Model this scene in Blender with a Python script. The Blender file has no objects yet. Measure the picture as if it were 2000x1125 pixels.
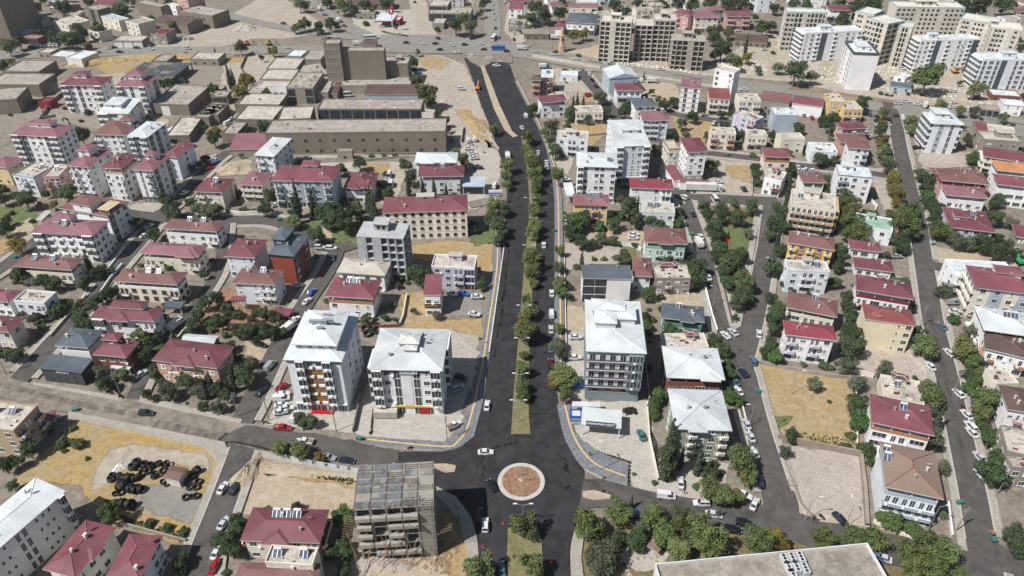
import bpy, math, random
from mathutils import Vector, Matrix, geometry
random.seed(7)
R = math.radians
scene = bpy.context.scene
COL = scene.collection
# ---------------------------------------------------------------- camera, light
FPX, CAMH, HOR = 1450.0, 160.0, -465.0          # focal length in pixels of the 2000 px frame, height, horizon row
PITCH = math.atan((562.5 - HOR) / FPX)
cam_d = bpy.data.cameras.new('camera'); cam = bpy.data.objects.new('camera', cam_d); COL.objects.link(cam)
cam_d.sensor_width = 36.0; cam_d.lens = 36.0 * FPX / 2000.0
cam_d.clip_start = 1.0; cam_d.clip_end = 6000.0
cam.location = (0, 0, CAMH); cam.rotation_euler = (R(90) - PITCH, 0, 0)
scene.camera = cam
SUN_EL, SUN_DIR = R(53), Vector((0.85, 0.53))    # the light travels to the right and slightly away
w = bpy.data.worlds.new('World'); scene.world = w; w.use_nodes = True
nt = w.node_tree; nt.nodes.clear()
bg = nt.nodes.new('ShaderNodeBackground'); out = nt.nodes.new('ShaderNodeOutputWorld')
sky = nt.nodes.new('ShaderNodeTexSky'); sky.sky_type = 'NISHITA'; sky.sun_disc = False
sky.sun_elevation = SUN_EL; sky.sun_rotation = math.atan2(-SUN_DIR.x, -SUN_DIR.y)
sky.dust_density = 1.5
bg.inputs['Strength'].default_value = 0.062
nt.links.new(sky.outputs[0], bg.inputs[0]); nt.links.new(bg.outputs[0], out.inputs[0])
sun_d = bpy.data.lights.new('sun', 'SUN'); sun_d.energy = 5.0; sun_d.angle = R(0.5); sun_d.color = (1.0, 0.972, 0.925)
sun = bpy.data.objects.new('sun', sun_d); COL.objects.link(sun)
dirv = Vector((SUN_DIR.x * math.cos(SUN_EL), SUN_DIR.y * math.cos(SUN_EL), -math.sin(SUN_EL)))
sun.rotation_euler = dirv.to_track_quat('-Z', 'Y').to_euler()
scene.view_settings.view_transform = 'Standard'; scene.view_settings.look = 'None'
scene.view_settings.exposure = 0.25; scene.view_settings.gamma = 1.0
scene.view_settings.use_curve_mapping = False
try:
    scene.cycles.max_bounces = 5; scene.cycles.diffuse_bounces = 3; scene.cycles.glossy_bounces = 2
    scene.cycles.transparent_max_bounces = 4
except Exception:
    pass

# ---------------------------------------------------------------- measuring: photograph pixel -> point at height z
SP, CP = math.sin(PITCH), math.cos(PITCH)
def G(px, py, z=0.0):
    a, b = (px - 1000.0) / FPX, (py - 562.5) / FPX
    dx, dy, dz = a, CP - b * SP, -SP - b * CP
    t = (z - CAMH) / dz
    return Vector((dx * t, dy * t, z))
def px_of(v):
    x, y, z = v[0], v[1], v[2] - CAMH
    dep = y * CP - z * SP
    return (1000 + FPX * x / dep, 562.5 - FPX * (y * SP + z * CP) / dep)
def scale_at(px, py):                            # pixels per metre on the ground there
    p = G(px, py); return FPX / (p.y * CP + CAMH * SP)
TX = {'A': 0, 'B': 500, 'C': 1000, 'D': 1500}
TY = {'0': 0, '1': 281, '2': 562, '3': 843}
def tile(t, x, y):
    if t == 'P': return (x, y)
    k = 4.0 if t[1] != '3' else 3.99
    return (TX[t[0]] + x / k, TY[t[1]] + y / k)

# ---------------------------------------------------------------- materials
MATS = {}
GARGS = {}
def rgb(h):
    if isinstance(h, str):
        c = [int(h[i:i + 2], 16) / 255 for i in (0, 2, 4)]
        return tuple((x / 12.92 if x <= 0.04045 else ((x + 0.055) / 1.055) ** 2.4) for x in c)
    return h
def node(nt, kind, **kw):
    n = nt.nodes.new('ShaderNode' + kind)
    for k, v in kw.items():
        if k in ('ins',):
            for i, x in v.items(): n.inputs[i].default_value = x
        else: setattr(n, k, v)
    return n
def mixc(nt, fac, a, b, blend='MIX'):
    m = nt.nodes.new('ShaderNodeMix'); m.data_type = 'RGBA'; m.blend_type = blend
    def put(i, x):
        if hasattr(x, 'links'): nt.links.new(x, m.inputs[i])
        elif isinstance(x, (int, float)): m.inputs[i].default_value = x
        else: m.inputs[i].default_value = (*x[:3], 1)
    put(0, fac); put(6, a); put(7, b)
    return m.outputs[2]
def noise(nt, vec, scale, detail=3.0, rough=0.6, dist=0.0):
    n = nt.nodes.new('ShaderNodeTexNoise'); n.inputs['Scale'].default_value = scale
    n.inputs['Detail'].default_value = detail; n.inputs['Roughness'].default_value = rough
    n.inputs['Distortion'].default_value = dist
    nt.links.new(vec, n.inputs['Vector']); return n.outputs[0]
def ramp(nt, fac, lo, hi):
    m = nt.nodes.new('ShaderNodeMapRange'); m.inputs[1].default_value = lo; m.inputs[2].default_value = hi
    nt.links.new(fac, m.inputs[0]); m.clamp = True; return m.outputs[0]
def start(name, rough=0.85, spec=0.3, metal=0.0):
    m = bpy.data.materials.new(name); m.use_nodes = True; nt = m.node_tree
    p = nt.nodes['Principled BSDF']; p.inputs['Roughness'].default_value = rough
    p.inputs['Metallic'].default_value = metal
    p.inputs['Specular IOR Level'].default_value = spec
    g = nt.nodes.new('ShaderNodeNewGeometry')
    return m, nt, p, g.outputs['Position']
def bump(nt, p, h, dist=0.05, strength=0.6):
    b = nt.nodes.new('ShaderNodeBump'); b.inputs['Strength'].default_value = strength
    b.inputs['Distance'].default_value = dist
    nt.links.new(h, b.inputs['Height']); nt.links.new(b.outputs[0], p.inputs['Normal'])
def paint(col, rough=0.8, var=0.18, dirt=0.25, spec=0.3, metal=0.0, key=''):
    """Plaster, metal sheet or painted surface: colour with weathering of its own and faint streaks."""
    col = rgb(col); k = ('paint', tuple(round(c, 4) for c in col), rough, var, dirt, metal, key)
    if k in MATS: return MATS[k]
    m, nt, p, pos = start('surface_paint', rough, spec, metal)
    mp = node(nt, 'Mapping'); mp.inputs['Scale'].default_value = (1, 1, 0.25); nt.links.new(pos, mp.inputs[0])
    n1 = ramp(nt, noise(nt, pos, 0.22, 4), 0.3, 0.72)
    n2 = ramp(nt, noise(nt, mp.outputs[0], 1.6, 4, 0.7), 0.42, 0.75)
    dark = tuple(c * (1 - var) for c in col); lite = tuple(min(1, c * (1 + var * 0.45)) for c in col)
    c = mixc(nt, n1, dark, lite)
    dc = tuple(c0 * 0.62 + x * 0.10 for c0, x in zip(col, (0.45, 0.38, 0.3)))
    f = node(nt, 'Math', operation='MULTIPLY', ins={1: dirt}); nt.links.new(n2, f.inputs[0])
    nt.links.new(mixc(nt, f.outputs[0], c, dc), p.inputs['Base Color'])
    MATS[k] = m; return m
def metal_roof(col, rough=0.55, stripe=0.0, key=''):
    col = rgb(col); k = ('roof', tuple(round(c, 4) for c in col), stripe, key)
    if k in MATS: return MATS[k]
    m, nt, p, pos = start('roof_sheet', rough, 0.35)
    tc = node(nt, 'TexCoord')
    n1 = ramp(nt, noise(nt, pos, 0.12, 4), 0.3, 0.7)
    n2 = ramp(nt, noise(nt, pos, 0.5, 6, 0.75), 0.48, 0.78)
    a = tuple(c * 0.78 for c in col); b = tuple(min(0.86, c * 1.16 + 0.02) for c in col)
    c = mixc(nt, n1, a, b)
    wv = node(nt, 'TexWave', wave_type='BANDS', bands_direction='X'); wv.inputs['Scale'].default_value = 0.34
    wv.inputs['Distortion'].default_value = 0.0
    sx, sn = node(nt, 'SeparateXYZ'), node(nt, 'SeparateXYZ')           # seams run down each slope
    nt.links.new(tc.outputs['Object'], sx.inputs[0]); nt.links.new(tc.outputs['Normal'], sn.inputs[0])
    ax, ay = node(nt, 'Math', operation='ABSOLUTE'), node(nt, 'Math', operation='ABSOLUTE'); nt.links.new(sn.outputs[0], ax.inputs[0]); nt.links.new(sn.outputs[1], ay.inputs[0])
    gt = node(nt, 'Math', operation='GREATER_THAN'); nt.links.new(ax.outputs[0], gt.inputs[0]); nt.links.new(ay.outputs[0], gt.inputs[1])
    mxf = node(nt, 'Mix'); nt.links.new(gt.outputs[0], mxf.inputs[0]); nt.links.new(sx.outputs[0], mxf.inputs[2]); nt.links.new(sx.outputs[1], mxf.inputs[3])
    cb = node(nt, 'CombineXYZ'); nt.links.new(mxf.outputs[0], cb.inputs[0]); nt.links.new(cb.outputs[0], wv.inputs[0])
    st = tuple(x * 0.55 + 0.06 for x in col)
    fs = node(nt, 'Math', operation='MULTIPLY', ins={1: max(stripe, 0.22)}); nt.links.new(wv.outputs[1], fs.inputs[0])
    c = mixc(nt, fs.outputs[0], c, st)
    f = node(nt, 'Math', operation='MULTIPLY', ins={1: 0.45}); nt.links.new(n2, f.inputs[0])
    nt.links.new(mixc(nt, f.outputs[0], c, tuple(x * 0.66 + 0.07 for x in col)), p.inputs['Base Color'])
    MATS[k] = m; return m
def ground_mat(name, cols, s1=0.06, s2=0.5, s3=3.0, speck=0.35, rough=0.95, lo=0.35, hi=0.65, bumpd=0.1, ragged=False, faint=False):
    """Three scales of mottling between three real colours of the soil."""
    if name in MATS: return MATS[name]
    a, b, c3 = [rgb(x) for x in cols]
    m, nt, p, pos = start(name, rough, 0.15)
    n1 = ramp(nt, noise(nt, pos, s1, 5, 0.65, 0.6), lo, hi)
    n2 = ramp(nt, noise(nt, pos, s2, 5, 0.7, 0.3), 0.4, 0.7)
    n3 = noise(nt, pos, s3, 3, 0.7)
    c = mixc(nt, n1, a, b)
    c = mixc(nt, n2, c, c3)
    f = node(nt, 'MapRange', ins={1: 0.3, 2: 0.7, 3: 1 - speck, 4: 1 + speck * 0.8}); nt.links.new(n3, f.inputs[0])
    mm = node(nt, 'VectorMath', operation='SCALE'); nt.links.new(c, mm.inputs[0]); nt.links.new(f.outputs[0], mm.inputs['Scale'])
    nt.links.new(mm.outputs[0], p.inputs['Base Color'])
    if bumpd: bump(nt, p, n3, bumpd, 0.5)
    GARGS[name] = (cols, s1, s2, s3, speck, rough, lo, hi, bumpd)
    if ragged:                                       # the lot's edge frays into the soil around it
        at = node(nt, 'Attribute'); at.attribute_name = 'inside'
        e1 = noise(nt, pos, .35, 5, .7); sm = node(nt, 'Math', operation='ADD'); nt.links.new(at.outputs['Fac'], sm.inputs[0]); nt.links.new(e1, sm.inputs[1])
        al = ramp(nt, sm.outputs[0], .72, 1.0)
        nt.links.new(al, p.inputs['Alpha'])
    if faint:
        mp = node(nt, 'Mapping'); mp.inputs['Scale'].default_value = (1, .3, 1); nt.links.new(pos, mp.inputs[0])
        nt.links.new(ramp(nt, noise(nt, mp.outputs[0], .8, 5, .75), .42, .9), p.inputs['Alpha'])
    MATS[name] = m; return m
def ragged_mat(base):
    n = next(k for k, v in MATS.items() if v == base); a = GARGS[n]
    return ground_mat(n + '_frayed', *a, ragged=True)
def glass(col=(0.02, 0.025, 0.03), key='glass', rough=0.12):
    if key in MATS: return MATS[key]
    m, nt, p, pos = start('window_glass', rough, 0.5)
    n = ramp(nt, noise(nt, pos, 0.7, 2), 0.35, 0.65)
    nt.links.new(mixc(nt, n, col, tuple(c * 2.4 + 0.01 for c in col)), p.inputs['Base Color'])
    MATS[key] = m; return m
def foliage(name, a, b, trans=0.0):
    if name in MATS: return MATS[name]
    m, nt, p, pos = start(name, 0.75, 0.2)
    oi = node(nt, 'ObjectInfo')
    n = ramp(nt, noise(nt, pos, 0.9, 3), 0.3, 0.7)
    c = mixc(nt, n, a, b)
    hs = node(nt, 'HueSaturation'); nt.links.new(c, hs.inputs['Color'])
    mr = node(nt, 'MapRange', ins={1: 0, 2: 1, 3: 0.75, 4: 1.3}); nt.links.new(oi.outputs['Random'], mr.inputs[0]); nt.links.new(mr.outputs[0], hs.inputs['Value'])
    ml = node(nt, 'Math', operation='MULTIPLY', ins={1: 7.31}); nt.links.new(oi.outputs['Random'], ml.inputs[0])
    fr = node(nt, 'Math', operation='FRACT'); nt.links.new(ml.outputs[0], fr.inputs[0])
    mh = node(nt, 'MapRange', ins={1: 0, 2: 1, 3: 0.475, 4: 0.52}); nt.links.new(fr.outputs[0], mh.inputs[0]); nt.links.new(mh.outputs[0], hs.inputs['Hue'])
    nt.links.new(hs.outputs[0], p.inputs['Base Color'])
    MATS[name] = m; return m

# ---------------------------------------------------------------- mesh building
class MB:
    def __init__(s): s.v = []; s.f = []; s.m = []
    def quad(s, a, b, c, d, mi=0):
        n = len(s.v); s.v += [tuple(a), tuple(b), tuple(c), tuple(d)]; s.f.append((n, n + 1, n + 2, n + 3)); s.m.append(mi)
    def poly(s, pts, mi=0):
        n = len(s.v); s.v += [tuple(p) for p in pts]; s.f.append(tuple(range(n, n + len(pts)))); s.m.append(mi)
    def box(s, x0, x1, y0, y1, z0, z1, mi=0, top=None, bottom=True):
        n = len(s.v)
        s.v += [(x0, y0, z0), (x1, y0, z0), (x1, y1, z0), (x0, y1, z0), (x0, y0, z1), (x1, y0, z1), (x1, y1, z1), (x0, y1, z1)]
        fs = [(0, 1, 5, 4), (1, 2, 6, 5), (2, 3, 7, 6), (3, 0, 4, 7)]
        for f in fs: s.f.append(tuple(n + i for i in f)); s.m.append(mi)
        s.f.append((n + 4, n + 5, n + 6, n + 7)); s.m.append(mi if top is None else top)
        if bottom: s.f.append((n + 3, n + 2, n + 1, n)); s.m.append(mi)
    def prism(s, poly, z0, z1, mi=0, top=None):          # polygon counter-clockwise seen from above
        n = len(s.v); k = len(poly)
        s.v += [(x, y, z0) for x, y in poly] + [(x, y, z1) for x, y in poly]
        for i in range(k):
            j = (i + 1) % k; s.f.append((n + i, n + j, n + k + j, n + k + i)); s.m.append(mi)
        s.f.append(tuple(n + k + i for i in range(k))); s.m.append(mi if top is None else top)
    def tube(s, a, b, r0, r1=None, seg=6, mi=0, cap=True):
        a, b = Vector(a), Vector(b); r1 = r0 if r1 is None else r1
        d = (b - a).normalized(); u = d.orthogonal().normalized(); w = d.cross(u); n = len(s.v)
        for q, r in ((a, r0), (b, r1)):
            for i in range(seg):
                t = 2 * math.pi * i / seg; s.v.append(tuple(q + (u * math.cos(t) + w * math.sin(t)) * r))
        for i in range(seg):
            j = (i + 1) % seg; s.f.append((n + i, n + j, n + seg + j, n + seg + i)); s.m.append(mi)
        if cap: s.f.append(tuple(n + seg + i for i in range(seg))); s.m.append(mi); s.f.append(tuple(n + i for i in reversed(range(seg)))); s.m.append(mi)
    def mesh(s, name, mats, smooth=False):
        me = bpy.data.meshes.new(name); me.from_pydata(s.v, [], s.f)
        for m in mats: me.materials.append(m)
        if len(mats) > 1: me.polygons.foreach_set('material_index', s.m)
        if smooth: me.polygons.foreach_set('use_smooth', [True] * len(s.f))
        me.update(); return me
def put(name, me, parent=None, loc=(0, 0, 0), rz=0.0, scale=None):
    o = bpy.data.objects.new(name, me); COL.objects.link(o)
    o.location = loc
    if rz: o.rotation_euler = (0, 0, rz)
    if scale is not None: o.scale = scale if hasattr(scale, '__len__') else (scale,) * 3
    if parent is not None: o.parent = parent
    return o
def empty(name, loc, rz=0.0):
    o = put(name, None, None, loc, rz); o.empty_display_size = 1.0; return o
THINGS = []
def tag(o, label, cat, group=None, pos=None):
    o['label'] = label; o['category'] = cat
    if group: o['group'] = group
    THINGS.append([o, pos or px_of(o.location)])
    return o
SITES = []                                        # (short name, x, y, radius) of everything that can name a place
def nearest_site(p, skip=None):
    best, bd = None, 1e9
    for nm, x, y, r in SITES:
        d = math.hypot(p[0] - x, p[1] - y) - r
        if d < bd: bd, best = d, (nm, x, y)
    return best
# ---------------------------------------------------------------- the ground
SOIL = ground_mat('soil', ('787065', '69635a', '8d8478'), .05, .35, 1.8, .22, bumpd=.05)
DUST = ground_mat('pale_dust', ('9d9487', '8d8374', 'ada599'), .07, .4, 2.0, .18, bumpd=.05)
SAND = ground_mat('sandy_lot', ('a09381', '93836c', 'aea392'), .06, .4, 2.0, .2, bumpd=.05)
DRY = ground_mat('dry_grass', ('a08a62', '9f9176', '8b7450'), .08, .45, 2.2, .24, lo=.38, hi=.6)
DRYG = ground_mat('golden_grass', ('a58b5b', '9b8d72', '8b7548'), .08, .5, 2.2, .24, lo=.4, hi=.58)
CONCY = ground_mat('concrete_yard', ('a29d95', '958f87', 'b0aba4'), .12, .7, 3, .12)
PAVER = ground_mat('paved_yard', ('a29c92', '938d84', 'b0aaa0'), .12, 1.0, 4, .18)
RUBB = ground_mat('rubble_ground', ('a0968b', 'a99f95', '938980'), .10, .5, 2.5, .2, bumpd=.03)
GRASS = ground_mat('lawn', ('56663f', '475636', '767a55'), .15, .9, 5, .35)
GARD = ground_mat('garden_soil', ('6b5f49', '57583a', '83735a'), .15, .9, 3, .4)
REDS = ground_mat('red_soil', ('85644f', '755642', '9a836f'), .2, .9, 3, .35)
ASPN = ground_mat('new_asphalt', ('2f2f31', '27272a', '3d3c3e'), .05, .22, 5, .2, .85, bumpd=.02)
ASPO = ground_mat('worn_asphalt', ('514e4c', '474544', '5d5a57'), .06, .35, 5, .14, .9, bumpd=.02)
ASPD = ground_mat('dusty_street', ('7b7369', '635f59', '90877a'), .07, .3, 3, .2, .92, bumpd=.03)
ASPG = ground_mat('highway_asphalt', ('7f7c77', '74716c', '8b8780'), .06, .4, 3, .1, .9, bumpd=.02)
SLATE = ground_mat('slate_paving', ('6c6f73', '5e6165', '84868a'), .2, 1.2, 2.2, .4, .8, bumpd=.05)
WALK = ground_mat('pavement', ('969188', '89847b', 'a5a097'), .15, .8, 3, .14)
KERB = ground_mat('kerb_stone', ('b0aca4', 'a19d95', 'bdb9b1'), .3, 1.2, 3, .15)
YEL = paint('c9a878', .8, .12, .3)
WHITEL = paint('c8c8c4', .8, .2, .5)
STRAW = ground_mat('straw_patch', ('b9954f', 'c0a468', '9d7b3e'), .3, 1.1, 4, .35)
def smooth(pts, step=4, closed=False):
    n = len(pts); out = []
    rng = range(n) if closed else range(n - 1)
    for i in rng:
        p0 = pts[(i - 1) % n] if closed or i > 0 else pts[0]; p1 = pts[i]; p2 = pts[(i + 1) % n]
        p3 = pts[(i + 2) % n] if closed or i + 2 < n else pts[-1]
        for k in range(step):
            t = k / step
            out.append(tuple(.5 * ((2 * b) + (-a + c) * t + (2 * a - 5 * b + 4 * c - d) * t * t + (-a + 3 * b - 3 * c + d) * t ** 3) for a, b, c, d in zip(p0, p1, p2, p3)))
    if not closed: out.append(tuple(pts[-1]))
    return out
def world(pts): return [G(*p).xy for p in pts]
def pts_of(s): return [tuple(float(v) for v in p.split(',')) for p in s.split()]
LAYER = [0.02]
def sheet(name, m, poly2, z, kind='structure', z0=None, side=None):
    """A flat piece of ground; with z0 it gets sides (a kerb)."""
    b = MB(); P = [Vector((p[0], p[1], 0)) for p in poly2]
    area = sum(P[i].x * P[(i + 1) % len(P)].y - P[(i + 1) % len(P)].x * P[i].y for i in range(len(P)))
    if area < 0: P.reverse()
    tri = geometry.tessellate_polygon([P])
    b.v = [(p.x, p.y, z) for p in P]
    for t in tri:
        a, c, d = t
        s = (P[c] - P[a]).cross(P[d] - P[a]).z
        b.f.append((a, c, d) if s > 0 else (a, d, c)); b.m.append(0)
    if z0 is not None:
        n = len(P)
        for i in range(n):
            j = (i + 1) % n; b.quad((P[i].x, P[i].y, z0), (P[j].x, P[j].y, z0), (P[j].x, P[j].y, z), (P[i].x, P[i].y, z), 1 if side else 0)
    o = put(name, b.mesh(name, [m] + ([side] if side else [])), None)
    o['kind'] = kind; return o
def rough_edge(pts2, amp, seed=0, step=3.0):
    rnd = random.Random(seed); out = []
    n = len(pts2)
    for i in range(n):
        a, c = Vector(pts2[i]), Vector(pts2[(i + 1) % n]); L = (c - a).length; k = max(1, int(L / step))
        for j in range(k):
            p = a.lerp(c, j / k); out.append((p.x + rnd.uniform(-amp, amp), p.y + rnd.uniform(-amp, amp)))
    return out
ZN = [0]
FRAY = {'concrete_forecourt': 1.0, 'car_park': 1.2, 'paved_yard': 1.0, 'petrol_forecourt': 2, 'yard': 2, 'park_path': 1.2, 'park_lawn': 1.5, 'gravel_yard': 1.5, 'gravel_patch': 3.5}
def zone(name, m, s, amp=.6):
    ZN[0] += 1; LAYER[0] += .004
    out = [Vector(p) for p in rough_edge(world(pts_of(s)), amp, ZN[0], 2.5)]; n = len(out)
    ar = sum(out[i].x * out[(i + 1) % n].y - out[(i + 1) % n].x * out[i].y for i in range(n))
    if ar < 0: out.reverse()
    c = sum(out, Vector((0, 0))) / n; wd = FRAY.get(name, 3.0); inn, ext = [], []
    for i in range(n):
        t = (out[(i + 2) % n] - out[i - 2]).normalized(); nr = Vector((t.y, -t.x))
        inn.append(out[i] - nr * wd * .5); ext.append(out[i] + nr * wd * .5)
    z = LAYER[0]; b = MB(); b.v = [(p.x, p.y, z) for p in inn] + [(p.x, p.y, z) for p in ext]
    for t in geometry.tessellate_polygon([[Vector((p.x, p.y, 0)) for p in inn]]):
        a, d, e = t; s_ = (inn[d] - inn[a]).cross(inn[e] - inn[a]); b.f.append((a, d, e) if s_ > 0 else (a, e, d)); b.m.append(0)
    for i in range(n): j = (i + 1) % n; b.f.append((i, n + i, n + j, j)); b.m.append(0)
    me = b.mesh(name, [ragged_mat(m)]); at = me.attributes.new('inside', 'FLOAT', 'POINT')
    at.data.foreach_set('value', [1.0] * n + [0.0] * n)
    o = put(name, me); o['kind'] = 'structure'; return o
ROADS = []                                         # (name, world points, half width)
def ribbon(b, P, w, z0, z1, off=0.0, mi=0, keep=None, ends=True):
    n = len(P); Q = [Vector(p[:2]) for p in P]
    N = []
    for i in range(n):
        t = (Q[min(i + 1, n - 1)] - Q[max(i - 1, 0)]).normalized(); N.append(Vector((-t.y, t.x)))
    for i in range(n - 1):
        if keep and not keep((Q[i] + Q[i + 1]) / 2 + (N[i]) * off): continue
        a0, a1 = Q[i] + N[i] * (off + w / 2), Q[i] + N[i] * (off - w / 2)
        c0, c1 = Q[i + 1] + N[i + 1] * (off + w / 2), Q[i + 1] + N[i + 1] * (off - w / 2)
        b.quad((*a1, z1), (*c1, z1), (*c0, z1), (*a0, z1), mi)
        if z0 is not None:
            b.quad((*a1, z0), (*c1, z0), (*c1, z1), (*a1, z1), mi); b.quad((*c0, z0), (*a0, z0), (*a0, z1), (*c0, z1), mi)
def resample(P, step):
    out = [Vector(P[0])]; 
    for a, c in zip(P, P[1:]):
        a, c = Vector(a), Vector(c); k = max(1, int((c - a).length / step))
        for j in range(1, k + 1): out.append(a.lerp(c, j / k))
    return out
def seg_dist(p, a, c):
    d = c - a; t = max(0, min(1, (p - a).dot(d) / max(d.length_squared, 1e-9))); return (p - a - d * t).length
def road(name, m, s, w, walks='', label=None):
    P = [Vector(p) for p in smooth([tuple(v) for v in world(pts_of(s))], 5)]
    LAYER[0] += .004
    b = MB(); ribbon(b, P, w, None, LAYER[0] + .05); o = put(name, b.mesh(name, [m])); o['kind'] = 'structure'
    ROADS.append((label or name.replace('_', ' '), P, w / 2)); WALKS.append((name, P, w, walks)); return o
WALKS = []
b = MB(); b.quad((-2500, -800, 0), (2500, -800, 0), (2500, 4500, 0), (-2500, 4500, 0)); o = put('ground', b.mesh('ground', [SOIL])); o['kind'] = 'structure'
# lots and yards
GYARD = ground_mat('trodden_yard', ('827a6f', '736b60', '948b80'), .06, .5, 2.5, .25)
zone('sandy_ground', GYARD, '60,190 120,160 270,125 480,100 500,150 480,200 420,230 330,230 240,260 130,240 60,260 0,270 -40,240')
zone('dirt_lot', DUST, '180,150 240,140 260,155 240,175 190,175')
zone('dirt_lot', DUST, '370,50 450,30 500,0 560,0 620,40 640,62 560,75 500,75 430,92 330,96 300,90 340,72')
zone('dirt_lot', DUST, '440,100 540,110 520,180 430,190')
zone('dry_slope', DRY, '180,115 370,105 480,108 470,122 330,128 280,122 250,140 210,145 180,128')
zone('dirt_lot', DUST, '815,110 860,108 905,125 925,165 945,210 960,262 955,300 900,300 880,260 850,220 830,190 820,150')
zone('dry_slope', DRY, '815,112 850,110 880,120 860,135 830,130')
zone('dry_slope', DRY, '890,215 915,215 945,255 960,290 935,265')
zone('car_park', PAVER, '870,280 960,290 985,300 975,345 965,400 915,410 905,340 880,310')
zone('dry_lot', DRY, '880,470 960,478 960,530 940,540 800,500 800,480')
zone('dry_lot', DRY, '785,575 830,570 850,625 940,625 940,660 880,660 790,640')
zone('gravel_yard', ASPG, '862,580 945,570 940,620 850,612 862,600')
zone('rubble_lot', RUBB, '880,650 935,655 925,700 900,720 885,700')
zone('concrete_forecourt', CONCY, '540,795 600,760 690,790 720,750 720,730 880,640 935,690 925,740 905,790 900,830 870,860 722,855 690,845 520,830')
zone('dirt_lot', SAND, '480,655 545,668 545,715 520,720 480,690')
zone('garden_ground', REDS, '400,590 440,560 500,590 560,610 555,640 420,650 360,640')
zone('golden_lot', DRYG, '150,822 420,873 445,890 425,950 395,1020 370,1065 300,1050 230,1010 140,940 20,945 90,880')
zone('gravel_patch', ASPG, '268,975 285,948 350,950 385,970 388,1000 365,1022 330,1008 270,985')
zone('dust_patch', DUST, '215,880 280,870 400,890 410,920 330,905 250,910 200,950 175,960')
zone('excavated_lot', SAND, '488,897 600,915 700,935 705,1000 640,1015 480,1005 458,985 470,930')
zone('dry_patch', DRY, '600,915 700,935 700,950 600,935 510,920')
zone('sandy_ground', SAND, '700,1075 860,1040 930,1010 935,1140 650,1140')
zone('dry_patch', DRYG, '840,1000 905,1000 930,1060 925,1125 880,1125 850,1060')
zone('dry_lot', DRY, '1485,712 1555,722 1662,742 1668,880 1535,858 1515,820')
zone('green_patch', GRASS, '1505,815 1545,815 1540,832 1500,832')
zone('rubble_lot', RUBB, '1525,868 1600,880 1682,890 1690,1030 1600,1022 1560,1000 1535,940')
zone('rubble_lot', RUBB, '1680,672 1780,682 1815,720 1815,745 1740,740 1672,720')
zone('concrete_forecourt', CONCY, '1105,785 1265,785 1280,880 1340,975 1290,972 1235,952 1228,908 1140,866 1115,830')
zone('concrete_forecourt', PAVER, '1105,640 1145,640 1145,785 1108,785')
zone('sandy_patch', SAND, '1100,600 1140,600 1142,648 1103,645')
zone('paved_yard', PAVER, '1330,895 1420,905 1420,985 1335,975')
zone('park_lawn', GARD, '1362,392 1482,402 1475,470 1460,540 1448,600 1440,636 1428,636 1415,580 1400,510 1380,450')
zone('lawn', GRASS, '1425,450 1480,430 1468,490 1430,480')
zone('lawn', GRASS, '1450,500 1468,495 1458,540 1440,530')
zone('park_ground', GARD, '1128,1040 1240,1015 1400,1035 1560,1062 1700,1090 1900,1100 1900,1160 1110,1160')
zone('park_path', PAVER, '1220,1070 1260,1060 1310,1085 1290,1110 1240,1120 1215,1095')
zone('park_lawn', GRASS, '-30,405 60,405 75,425 60,440 20,450 75,440 70,470 30,470 -20,450')
zone('park_path', SAND, '30,440 60,425 70,470 55,500 -10,480 20,460')
zone('lawn', GRASS, '560,440 700,425 740,455 720,480 640,490 570,470')
zone('park_path', SAND, '628,430 648,440 650,480 640,500 630,470')
zone('lawn', GRASS, '918,462 960,445 965,470 930,482')
zone('garden_ground', GARD, '1110,460 1230,440 1240,520 1130,520')
zone('sandy_patch', SAND, '1145,452 1260,450 1250,482 1150,478')
zone('rubble_lot', RUBB, '1105,475 1210,480 1210,520 1130,520 1105,530')
zone('sandy_patch', SAND, '1270,570 1380,575 1385,600 1280,595')
zone('dirt_lot', DUST, '1400,305 1465,315 1468,380 1405,385 1380,345')
zone('dry_patch', DRY, '1420,325 1465,325 1462,355 1430,350')
zone('dirt_lot', DUST, '1060,270 1100,280 1120,310 1110,340 1090,335')
zone('dry_lot', DRY, '1100,240 1175,235 1190,255 1150,290 1100,262')
zone('dry_lot', DRY, '1315,225 1395,235 1390,265 1370,280 1320,265')
zone('dirt_lot', DUST, '1080,130 1145,150 1165,185 1130,190 1090,185')
zone('dry_patch', DRY, '1105,185 1165,180 1165,200 1110,200')
zone('dirt_lot', SAND, '1250,150 1320,165 1330,195 1265,205')
zone('building_site', DUST, '1155,85 1240,115 1385,130 1500,60 1560,95 1650,110 1750,60 2010,50 2010,225 1850,210 1690,190 1540,160 1420,150 1290,145 1180,125')
zone('dirt_strip', SAND, '1100,105 1165,90 1175,120 1120,118')
zone('dirt_lot', DUST, '1790,290 1910,300 1915,325 1800,330')
zone('dirt_lot', DUST, '1700,330 1740,330 1760,420 1740,430 1705,360')
zone('dirt_lot', SAND, '1820,485 1900,490 1990,500 1985,528 1870,520 1826,515')
zone('dry_lot', DRY, '0,470 30,460 35,480 0,500')
zone('dirt_yard', SAND, '200,225 330,235 320,260 240,270 200,262')
zone('sandy_lane', SAND, '440,200 480,180 500,200 490,260 470,290 440,290')
zone('yard', PAVER, '600,305 880,305 900,330 780,345 620,330')
zone('dirt_lot', DUST, '700,312 800,312 790,345 770,400 745,400 755,340 690,330')
zone('dry_patch', DRY, '705,318 760,320 755,340 720,335')
zone('excavated_lot', SAND, '445,318 490,312 490,340 430,345 425,335')
zone('pale_forecourt', DUST, '262,400 320,395 320,418 262,412')
zone('petrol_forecourt', PAVER, '690,20 830,20 840,70 760,80 690,60')
zone('dirt_lot', DUST, '995,0 1020,0 1060,60 1010,90 985,60')
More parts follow.
